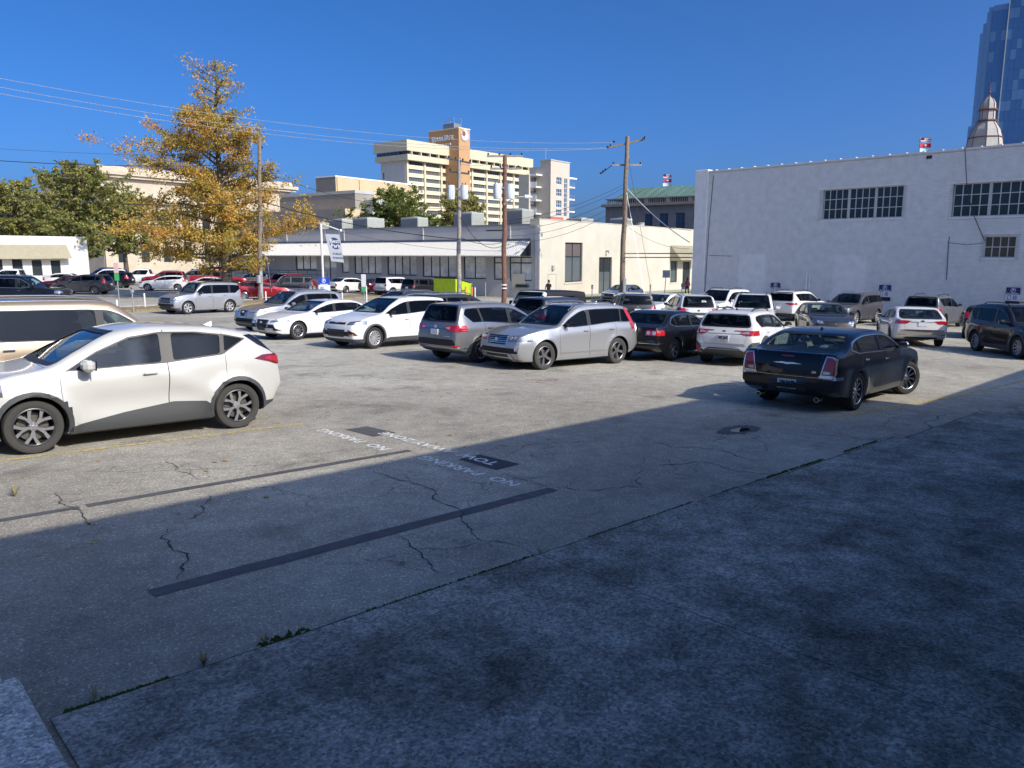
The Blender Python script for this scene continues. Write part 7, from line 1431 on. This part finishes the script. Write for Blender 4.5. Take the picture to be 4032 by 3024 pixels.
def meter(px, d, label, h=1.35, double=False, grp='parking meters'):
    b = gpt(px, d); r = thing('parking_meter', label, 'parking meter', b, math.atan2(-.69, .73), grp); m = MB(); m.tube([(0, 0, -.1), (0, 0, h - .25)], .035, 8); m.build('pole', 'galv', r, 50)
    for x in ((-.12, .12) if double else (0,)):
        m = MB(); m.bbox(x - .09, x + .09, -.06, .06, h - .27, h - .08, .03); m.lathe([(.001, -.055), (.085, -.05), (.095, 0), (.085, .05), (.001, .055)], 'y', 14, centre=(x, 0, h - .02)); m.build('head', 'galv', r, 40); MB().box(x - .05, x + .05, -.062, -.058, h - .03, h + .03).build('display', 'pane_dark', r)
meter(516, 43, 'grey parking meter left of the silver boxy wagon'); meter(2332, 62, 'parking meter on the grass before the cream wall'); meter(2686, 72, 'parking meter beside the woman in the red top'); meter(1228, 50, 'twin-headed parking meter left of the blue pay board', double=True)
def signpost(px, d, h, w, hh, mats, label, lean=0.0):
    b = gpt(px, d); r = thing('street_sign', label, 'sign', b, math.atan2(-.69, .73)); m = MB(); m.tube([(0, 0, -.1), (lean, 0, h)], .03, 6); m.build('post', 'galv', r, 50); z = h
    for mt, f in mats: m = MB(); m.box(lean * z / h - w / 2, lean * z / h + w / 2, -.045, -.035, z - hh * f, z); m.build('sign_plate', mt, r); z -= hh * f + .01
    return r
pm('sign_green', (.05, .35, .12), .5); pm('sign_pale', (.62, .62, .60), .5); pm('sign_pink', (.62, .42, .42), .5)
signpost(462, 42.5, 2.75, .26, 1.0, (('sign_pink', .55), ('sign_green', .42)), 'tall parking sign with green lower plate left of the meter'); signpost(1432, 56, 2.1, .34, 1.25, (('sign_pale', .72), ('sign_green', .28)), 'pale and green sign on a white post before the parked white boxy car'); signpost(2617, 64, 2.65, .62, .62, (('sign_pale', 1.0),), 'square sign seen from behind, leaning on its thin post', .12); signpost(590, 75, .01, .01, .01, (), 'x') if False else None
def post(px, d, h, r, mat, label, grp='white posts along the verge', cat='post'):
    b = gpt(px, d); m = MB(); m.lathe([(.001, -.1), (r, -.1), (r, h - r * .6), (r * .6, h - r * .15), (.001, h)], 'z', 10, centre=tuple(b)); tag(m.build('bollard', mat, None, 45), label, cat, grp)
pm('post_white', (.62, .60, .55), .7, var=.15, vscale=6); pm('post_orange', (.65, .16, .03), .5)
for px, d, h, lb in ((341, 40, .95, 'white post in front of the black long wagon'), (452, 42, .75, 'short white post left of the green-plated sign'), (563, 46, .95, 'white post right of the grey meter'), (1043, 55, .8, 'short white post just right of the lamp pole'), (1345, 50, 1.0, 'thin white post right of the pay board'), (1441, 53, 1.35, 'white post touching the pale green sign'), (1870, 55, 1.3, 'slim white pipe post right of the green dumpster'), (2026, 60, .5, 'x')): 
    if lb != 'x': post(px, d, h, .05, 'post_white', lb)
for px, lb in ((1833, 'orange post nearest the green dumpster'), (1857, 'orange post further right of the green dumpster')): post(px, 58, 1.25, .07, 'post_orange', lb, 'orange posts beside the dumpster')
pm('dumpster_green', (.40, .55, .02), .5, var=.12, vscale=3); db = gpt(1778, 65.5); du = thing('dumpster', 'bright lime green steel dumpster against the grey office wall', 'dumpster', db, GA + math.pi / 2)
w, dp, h = 2.35, 1.9, 1.70; m = MB(); m.add([(-w / 2, -dp / 2, .15), (w / 2, -dp / 2, .15), (w / 2, dp / 2, .15), (-w / 2, dp / 2, .15), (-w / 2, -dp / 2 - .15, 1.25), (w / 2, -dp / 2 - .15, 1.25), (w / 2, dp / 2, h), (-w / 2, dp / 2, h)], [(0, 3, 2, 1), (0, 1, 5, 4), (1, 2, 6, 5), (2, 3, 7, 6), (3, 0, 4, 7)]); m.build('body', 'dumpster_green', du)
m = MB(); 
for x in (-w / 2, -w / 6, w / 6, w / 2): m.box(x - .04, x + .04, -dp / 2 - .20, -dp / 2 - .16 + .1, .2, 1.24)
m.build('rib', 'dumpster_green', du); m = MB(); m.box(-w / 2 - .1, w / 2 + .1, -dp / 2 - .26, -dp / 2 - .18, 1.16, 1.28); m.box(-w / 2 - .22, -w / 2 - .005, -.35, .35, .75, .95); m.box(w / 2 + .005, w / 2 + .22, -.35, .35, .75, .95); m.build('lift_channel', 'dumpster_green', du)
for s in (0, 1): m = MB(); x0 = -w / 2 + s * w / 2 + .01; m.add([(x0, -dp / 2 - .14, 1.29), (x0 + w / 2 - .02, -dp / 2 - .14, 1.29), (x0 + w / 2 - .02, dp / 2, h + .05), (x0, dp / 2, h + .05), (x0, -dp / 2 - .14, 1.33), (x0 + w / 2 - .02, -dp / 2 - .14, 1.33), (x0 + w / 2 - .02, dp / 2, h + .09), (x0, dp / 2, h + .09)], [(0, 3, 2, 1), (4, 5, 6, 7), (0, 1, 5, 4), (1, 2, 6, 5), (2, 3, 7, 6), (3, 0, 4, 7)]); m.build('lid', 'trim_black', du)
# low ramp wall and railing by the side door of the office
rw_ = thing('ramp_wall', 'concrete ramp wall with dark railing along the grey office side', 'wall', (*L2W(-2.6, 25), ground(*L2W(-2.6, 25))), GA); MB().box(-.1, .1, -1, 14, -.3, 1.1).build('wall', 'concrete_walk', rw_); m = MB()
for k in range(11): m.tube([(0, -1 + k * 1.5, 1.1), (0, -1 + k * 1.5, 2.0)], .03, 5)
m.tube([(0, -1, 2.0), (0, 14, 2.0)], .03, 5); m.tube([(0, -1, 1.6), (0, 14, 1.6)], .025, 5); m.build('railing', 'frame_dark', rw_)
for k, y in enumerate((4.4, 8.8, 13.5, 18.2, 22.8)): b = L2W(-2.0, y); m = MB(); z = ground(*b); m.tube([(*b, z - .1), (*b, z + 1.35)], .05, 8); tag(m.build('bollard', 'galv', None, 50), 'thin grey post by the grey office wall, %s from the corner' % ('first', 'second', 'third', 'fourth', 'fifth')[k], 'post', 'posts along the office wall')
def flag(base_px, top_px, y0, y1, d, label):
    b = survey(base_px, y1, d); t = survey(top_px, y0, d); r = thing('flagpole', label, 'flagpole', b - Vector((0, 0, 6))); m = MB(); m.tube([(0, 0, -8), tuple(t - b + Vector((0, 0, 6)))], .06, 6); m.build('pole', 'galv', r, 50); tz = (t - b).z + 6
    for k, (z0, hgt, mt) in enumerate(((tz - .1, .55, 'flag_stripes'), (tz - .8, .55, 'flag_red'), (tz - 1.5, .5, 'flag_pale'))):
        m = MB(); V = []; n = 9
        for i in range(n + 1):
            u = i / n * .85; q = _Rt * u + Vector((.35 * math.sin(u * 3.2), .35 * math.cos(u * 2.5) - .35, -.12 * u)); V += [(q.x, q.y, z0 + q.z), (q.x, q.y, z0 - hgt + q.z)]
        m.add(V, [(2 * i, 2 * i + 1, 2 * i + 3, 2 * i + 2) for i in range(n)]); f = m.build('flag', mt, r)
        if k == 0: m = MB(); q = [V[0], V[6]]; m.add([tuple(Vector(V[0]) - _F * .05), tuple(Vector((V[0][0], V[0][1], V[0][2] - hgt * .54)) - _F * .05), tuple(Vector((V[6][0], V[6][1], V[6][2] - hgt * .54)) - _F * .05), tuple(Vector(V[6]) - _F * .05)], [(0, 1, 2, 3), (3, 2, 1, 0)]); m.build('canton', 'sign_blue', f)
        if k == 1: c = Vector(V[8]) * .5 + Vector(V[9]) * .5 - _F * .12; m = MB(); m.add([tuple(c + _Rt * .22), tuple(c + Vector((0, 0, .18))), tuple(c - _Rt * .22), tuple(c - Vector((0, 0, .18)))], [(0, 1, 2, 3), (3, 2, 1, 0)]); m.build('diamond', 'sign_white', f)
def stripes_mat():
    m, nt, b = _new('flag_stripes'); N = nt.nodes; L = nt.links; tc = N.new('ShaderNodeTexCoord'); s = N.new('ShaderNodeSeparateXYZ'); L.new(tc.outputs['Object'], s.inputs[0]); mu = N.new('ShaderNodeMath'); mu.operation = 'MULTIPLY'; mu.inputs[1].default_value = 4.8; L.new(s.outputs['Z'], mu.inputs[0]); fr = N.new('ShaderNodeMath'); fr.operation = 'FRACT'; L.new(mu.outputs[0], fr.inputs[0]); gt_ = N.new('ShaderNodeMath'); gt_.operation = 'GREATER_THAN'; gt_.inputs[1].default_value = .5; L.new(fr.outputs[0], gt_.inputs[0])
    mx = N.new('ShaderNodeMix'); mx.data_type = 'RGBA'; mx.inputs['A'].default_value = (.5, .03, .05, 1); mx.inputs['B'].default_value = (.7, .7, .7, 1); L.new(gt_.outputs[0], mx.inputs['Factor']); L.new(mx.outputs['Result'], b.inputs['Base Color'])
stripes_mat(); pm('flag_red', (.5, .03, .06), .8); pm('flag_pale', (.5, .65, .75), .8)
flag(2610, 2612, 684, 735, 125, 'flagpole with national and state flags above the green roof'); flag(3622, 3624, 540, 590, 105, 'flagpole with flags rising behind the long brick wall')
# ================================================================== people
pm('skin', (.42, .24, .17), .6); pm('hair_dark', (.03, .02, .015), .7); pm('top_red', (.55, .10, .12), .8); pm('leggings', (.025, .025, .03), .8); pm('jacket_dark', (.02, .02, .022), .8)
def person(loc, yaw, top, label, arms):
    root = thing('person', label, 'person', loc, yaw); J = [(0, 0, .95), (0, 0, 1.15), (0, 0, 1.38), (0, 0, 1.48), (.01, 0, 1.56), (.015, 0, 1.68), (0, .10, .92), (.10, .11, .50), (.02, .11, .08), (.14, .11, .03), (0, -.10, .92), (-.04, -.11, .50), (-.22, -.11, .10), (-.12, -.11, .04), (0, .17, 1.40)] + [arms[0], arms[1]] + [(0, -.17, 1.40), arms[2], arms[3]]
    E_ = [(0, 1), (1, 2), (2, 3), (3, 4), (4, 5), (0, 6), (6, 7), (7, 8), (8, 9), (0, 10), (10, 11), (11, 12), (12, 13), (2, 14), (14, 15), (15, 16), (2, 17), (17, 18), (18, 19)]
    rad = [.14, .125, .135, .055, .085, .075, .09, .062, .045, .035, .09, .062, .045, .035, .06, .045, .032, .06, .045, .032]
    me = bpy.data.meshes.new('body'); me.from_pydata(J, E_, []); o = bpy.data.objects.new('body', me); WORK.collection.objects.link(o); sk = o.modifiers.new('s', 'SKIN'); 
    for i, v in enumerate(me.skin_vertices[0].data): v.radius = (rad[i], rad[i]); v.use_root = (i == 0)
    su = o.modifiers.new('u', 'SUBSURF'); su.levels = 1; su.render_levels = 1
    fin = evaluated(o); bpy.data.objects.remove(o)
    for mt in (top, 'leggings', 'skin', 'hair_dark', 'trim_black'): fin.materials.append(MAT[mt])
    idx = []
    for p in fin.polygons:
        c = p.center; armd = abs(c.y) > .2
        i = 0 if c.z > .93 else 1
        if c.z < .09: i = 4
        if c.z > 1.46: i = 2
        if armd and c.z < 1.02: i = 2
        idx.append(i)
    fin.polygons.foreach_set('material_index', idx); shade(fin, 60); ob('body', fin, root)
    m = MB(); m.lathe([(.001, 1.50), (.088, 1.53), (.105, 1.62), (.095, 1.71), (.05, 1.765), (.001, 1.775)], 'z', 14, centre=(-.025, 0, 0)); m.build('hair', 'hair_dark', root, 60)
pg = survey(2705, 1150, 74); person((pg.x, pg.y, ground(pg.x, pg.y) + .15), GA + R_(60), 'top_red', 'person in a red top and dark leggings walking beside the brick corner', [(.06, .24, 1.15), (.10, .20, 1.0), (-.10, -.24, 1.16), (-.06, -.27, .95)])
pg = survey(2160, 1140, 60); person((pg.x, pg.y, ground(pg.x, pg.y) + .05), R_(200), 'jacket_dark', 'person in dark clothes behind the black fabric roof, raising a hand', [(.12, .26, 1.18), (.22, .18, 1.32), (.05, -.24, 1.15), (.15, -.2, 1.0)])
# ================================================================== trees
def leaf_mat(name, cols, trans=.35):
    m, nt, b = _new(name); N = nt.nodes; L = nt.links; N.remove(b); at_ = N.new('ShaderNodeAttribute'); at_.attribute_name = 'tint'; r = N.new('ShaderNodeValToRGB'); e = r.color_ramp.elements
    while len(e) < len(cols): e.new(.5)
    for i, c in enumerate(cols): e[i].position = i / (len(cols) - 1); e[i].color = (*c, 1)
    L.new(at_.outputs['Fac'], r.inputs['Fac']); d = N.new('ShaderNodeBsdfDiffuse'); t = N.new('ShaderNodeBsdfTranslucent'); L.new(r.outputs[0], d.inputs[0]); L.new(r.outputs[0], t.inputs[0]); mx = N.new('ShaderNodeMixShader'); mx.inputs[0].default_value = trans; L.new(d.outputs[0], mx.inputs[1]); L.new(t.outputs[0], mx.inputs[2]); L.new(mx.outputs[0], N['Material Output'].inputs[0])
leaf_mat('leaves_autumn', [(.17, .18, .05), (.30, .27, .07), (.50, .37, .09), (.62, .37, .08), (.55, .27, .09)]); leaf_mat('leaves_olive', [(.13, .155, .05), (.21, .23, .07), (.31, .29, .09), (.38, .33, .11)]); leaf_mat('leaves_green', [(.10, .14, .04), (.16, .20, .05), (.25, .27, .07)])
pm('bark', (.10, .085, .07), .95, var=.3, vscale=6, bump=.6, bscale=25)
def tree(name, base, H, crown, n_limb, n_leaf, leaf, mat, label, seed, trunk_r=.3, bare=0.0, tint=None, start=.12, group=None, droop=.25, spread=1.0):
    """crown(t) gives the reach at height fraction t; limbs fork, leaves sit on the twigs"""
    rg = random.Random(seed); nr = np.random.RandomState(seed); root = thing(name, label, 'tree', base, 0, group); tw = []; m = MB()
    lean = [Vector((rg.uniform(-.25, .25) * (k / 8), rg.uniform(-.25, .25) * (k / 8), H * .96 * k / 8)) for k in range(9)]; lean[0] = Vector((0, 0, -.3))
    m.tube(lean, [trunk_r * (1.25 if k == 0 else 1 - k / 8 * .93) for k in range(9)], 10); m.build('trunk', 'bark', root, 60); br = MB()
    def P(t): f = t * 8; k = min(7, int(f)); return lean[k] + (lean[k + 1] - lean[k]) * (f - k)
    for i in range(n_limb):
        t = start + (1 - start) * ((i + rg.random()) / n_limb) ** 1.05; t = min(.985, t); az = i * 2.39996 + rg.uniform(-.4, .4); reach = crown(t) * rg.uniform(.50, 1.12) * (1 + .25 * math.sin(az * 2 + t * 9 + seed)); p = P(t * .96); up = .15 + .85 * t
        d = Vector((math.cos(az), math.sin(az), up * rg.uniform(.3, .95))); pts = [p]; q = p.copy(); ns = 5
        for k in range(ns): dd = Vector((d.x, d.y, d.z * (1 - droop * k * .45))) + Vector((rg.uniform(-.18, .18), rg.uniform(-.18, .18), rg.uniform(-.12, .12))); q = q + dd.normalized() * reach / ns; pts.append(q.copy())
        r0 = trunk_r * .34 * (1 - t * .75) + .02; br.tube(pts, [r0 * (1 - k / ns * .85) for k in range(ns + 1)], 5, cap=False)
        nt_ = max(4, int(reach * 3.2))
        for j in range(nt_):
            f = .22 + .78 * (j + rg.random()) / nt_; k = min(ns - 1, int(f * ns)); o = pts[k] + (pts[k + 1] - pts[k]) * (f * ns - k); a2 = rg.uniform(0, 6.28); l = reach * (.18 + .26 * rg.random()) * (1.15 - f * .5); e = o + Vector((math.cos(a2) * l + d.x * l * .5, math.sin(a2) * l + d.y * l * .5, rg.uniform(-.40, .95) * l)); br.tube([o, (o + e) / 2 + Vector((0, 0, .05 * l)), e], [.028, .02, .008], 3, cap=False); tw.append((o, e, t, f))
            if f > .45 and rg.random() < .6: e2 = e + Vector((rg.uniform(-1, 1), rg.uniform(-1, 1), rg.uniform(-.3, .8))) * l * .6; br.tube([e, e2], [.008, .004], 3, cap=False); tw.append((e, e2, t, f))
    br.build('branch', 'bark', root, 60)
    T = len(tw); O = np.array([tuple(a) for a, b, c, f in tw]); E_ = np.array([tuple(b) for a, b, c, f in tw]); TT = np.array([c for a, b, c, f in tw])
    dens = np.ones(T) * nr.uniform(.15, 1.5, T) ** 1.6; dens *= np.where(TT > .78, 1 - bare, 1.0); dens /= dens.sum(); k = nr.choice(T, n_leaf, p=dens); u = nr.uniform(.05, 1.08, n_leaf)[:, None]; C = O[k] + (E_[k] - O[k]) * u + nr.normal(0, .17 * spread, (n_leaf, 3)) * np.array([1, 1, .75])
    a = nr.normal(0, 1, (n_leaf, 3)); a /= np.linalg.norm(a, axis=1)[:, None]; b = np.cross(a, nr.normal(0, 1, (n_leaf, 3))); b /= np.linalg.norm(b, axis=1)[:, None]; s = leaf * nr.uniform(.55, 1.25, n_leaf)[:, None]
    V = np.concatenate([C + a * s, C + b * s * .55, C - a * s, C - b * s * .55], 1).reshape(-1, 3); me = bpy.data.meshes.new('crown'); me.vertices.add(len(V)); me.vertices.foreach_set('co', V.ravel()); me.loops.add(n_leaf * 4); me.loops.foreach_set('vertex_index', np.arange(n_leaf * 4)); me.polygons.add(n_leaf); me.polygons.foreach_set('loop_start', np.arange(n_leaf) * 4); me.polygons.foreach_set('loop_total', np.full(n_leaf, 4)); me.update()
    tb = nr.uniform(0, 1, T); val = np.clip((tint(TT[k], C, nr) if tint else .5) + (tb[k] - .5) * .55 + nr.normal(0, .16, n_leaf), 0, 1); at_ = me.attributes.new('tint', 'FLOAT', 'FACE'); at_.data.foreach_set('value', val.astype(np.float32)); me.materials.append(MAT[mat]); c = ob('crown', me, root); c['kind'] = 'stuff'; return root
def oak(t): return 5.8 * (min(1, (t + .02) / .22)) * (1 - max(0, (t - .22) / .78)) ** .62 + .35
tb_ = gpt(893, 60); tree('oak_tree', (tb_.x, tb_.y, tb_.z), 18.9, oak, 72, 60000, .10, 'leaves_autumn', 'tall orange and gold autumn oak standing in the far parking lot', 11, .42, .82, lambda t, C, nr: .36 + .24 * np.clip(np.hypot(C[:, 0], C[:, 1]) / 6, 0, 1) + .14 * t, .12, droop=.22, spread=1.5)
def rnd(w, lo=.2): return lambda t: w * math.sqrt(max(.03, 1 - ((t - .58) / .50) ** 2))
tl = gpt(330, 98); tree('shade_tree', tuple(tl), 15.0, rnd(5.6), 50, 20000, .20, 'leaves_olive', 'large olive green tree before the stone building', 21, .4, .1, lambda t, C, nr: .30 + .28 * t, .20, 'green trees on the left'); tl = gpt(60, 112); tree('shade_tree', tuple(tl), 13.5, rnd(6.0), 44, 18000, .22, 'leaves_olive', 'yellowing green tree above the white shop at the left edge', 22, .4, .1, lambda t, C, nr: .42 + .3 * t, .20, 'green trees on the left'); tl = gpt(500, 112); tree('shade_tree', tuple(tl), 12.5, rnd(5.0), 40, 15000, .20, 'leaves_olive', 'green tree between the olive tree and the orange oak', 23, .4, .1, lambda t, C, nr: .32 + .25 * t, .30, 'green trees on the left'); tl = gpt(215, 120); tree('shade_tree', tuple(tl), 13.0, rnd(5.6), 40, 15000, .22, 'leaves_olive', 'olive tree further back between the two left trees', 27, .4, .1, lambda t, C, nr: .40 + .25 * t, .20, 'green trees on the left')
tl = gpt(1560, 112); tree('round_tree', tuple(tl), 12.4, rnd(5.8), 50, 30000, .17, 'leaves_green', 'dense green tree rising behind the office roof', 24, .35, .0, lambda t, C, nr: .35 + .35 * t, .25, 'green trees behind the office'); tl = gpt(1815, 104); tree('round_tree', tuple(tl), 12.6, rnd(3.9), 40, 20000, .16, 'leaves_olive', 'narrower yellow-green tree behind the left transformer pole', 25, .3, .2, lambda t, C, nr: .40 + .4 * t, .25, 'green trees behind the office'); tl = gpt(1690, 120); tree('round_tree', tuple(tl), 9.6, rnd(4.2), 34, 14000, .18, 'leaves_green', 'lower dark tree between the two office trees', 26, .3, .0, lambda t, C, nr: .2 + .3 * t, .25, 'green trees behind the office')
bpy.data.scenes.remove(WORK)
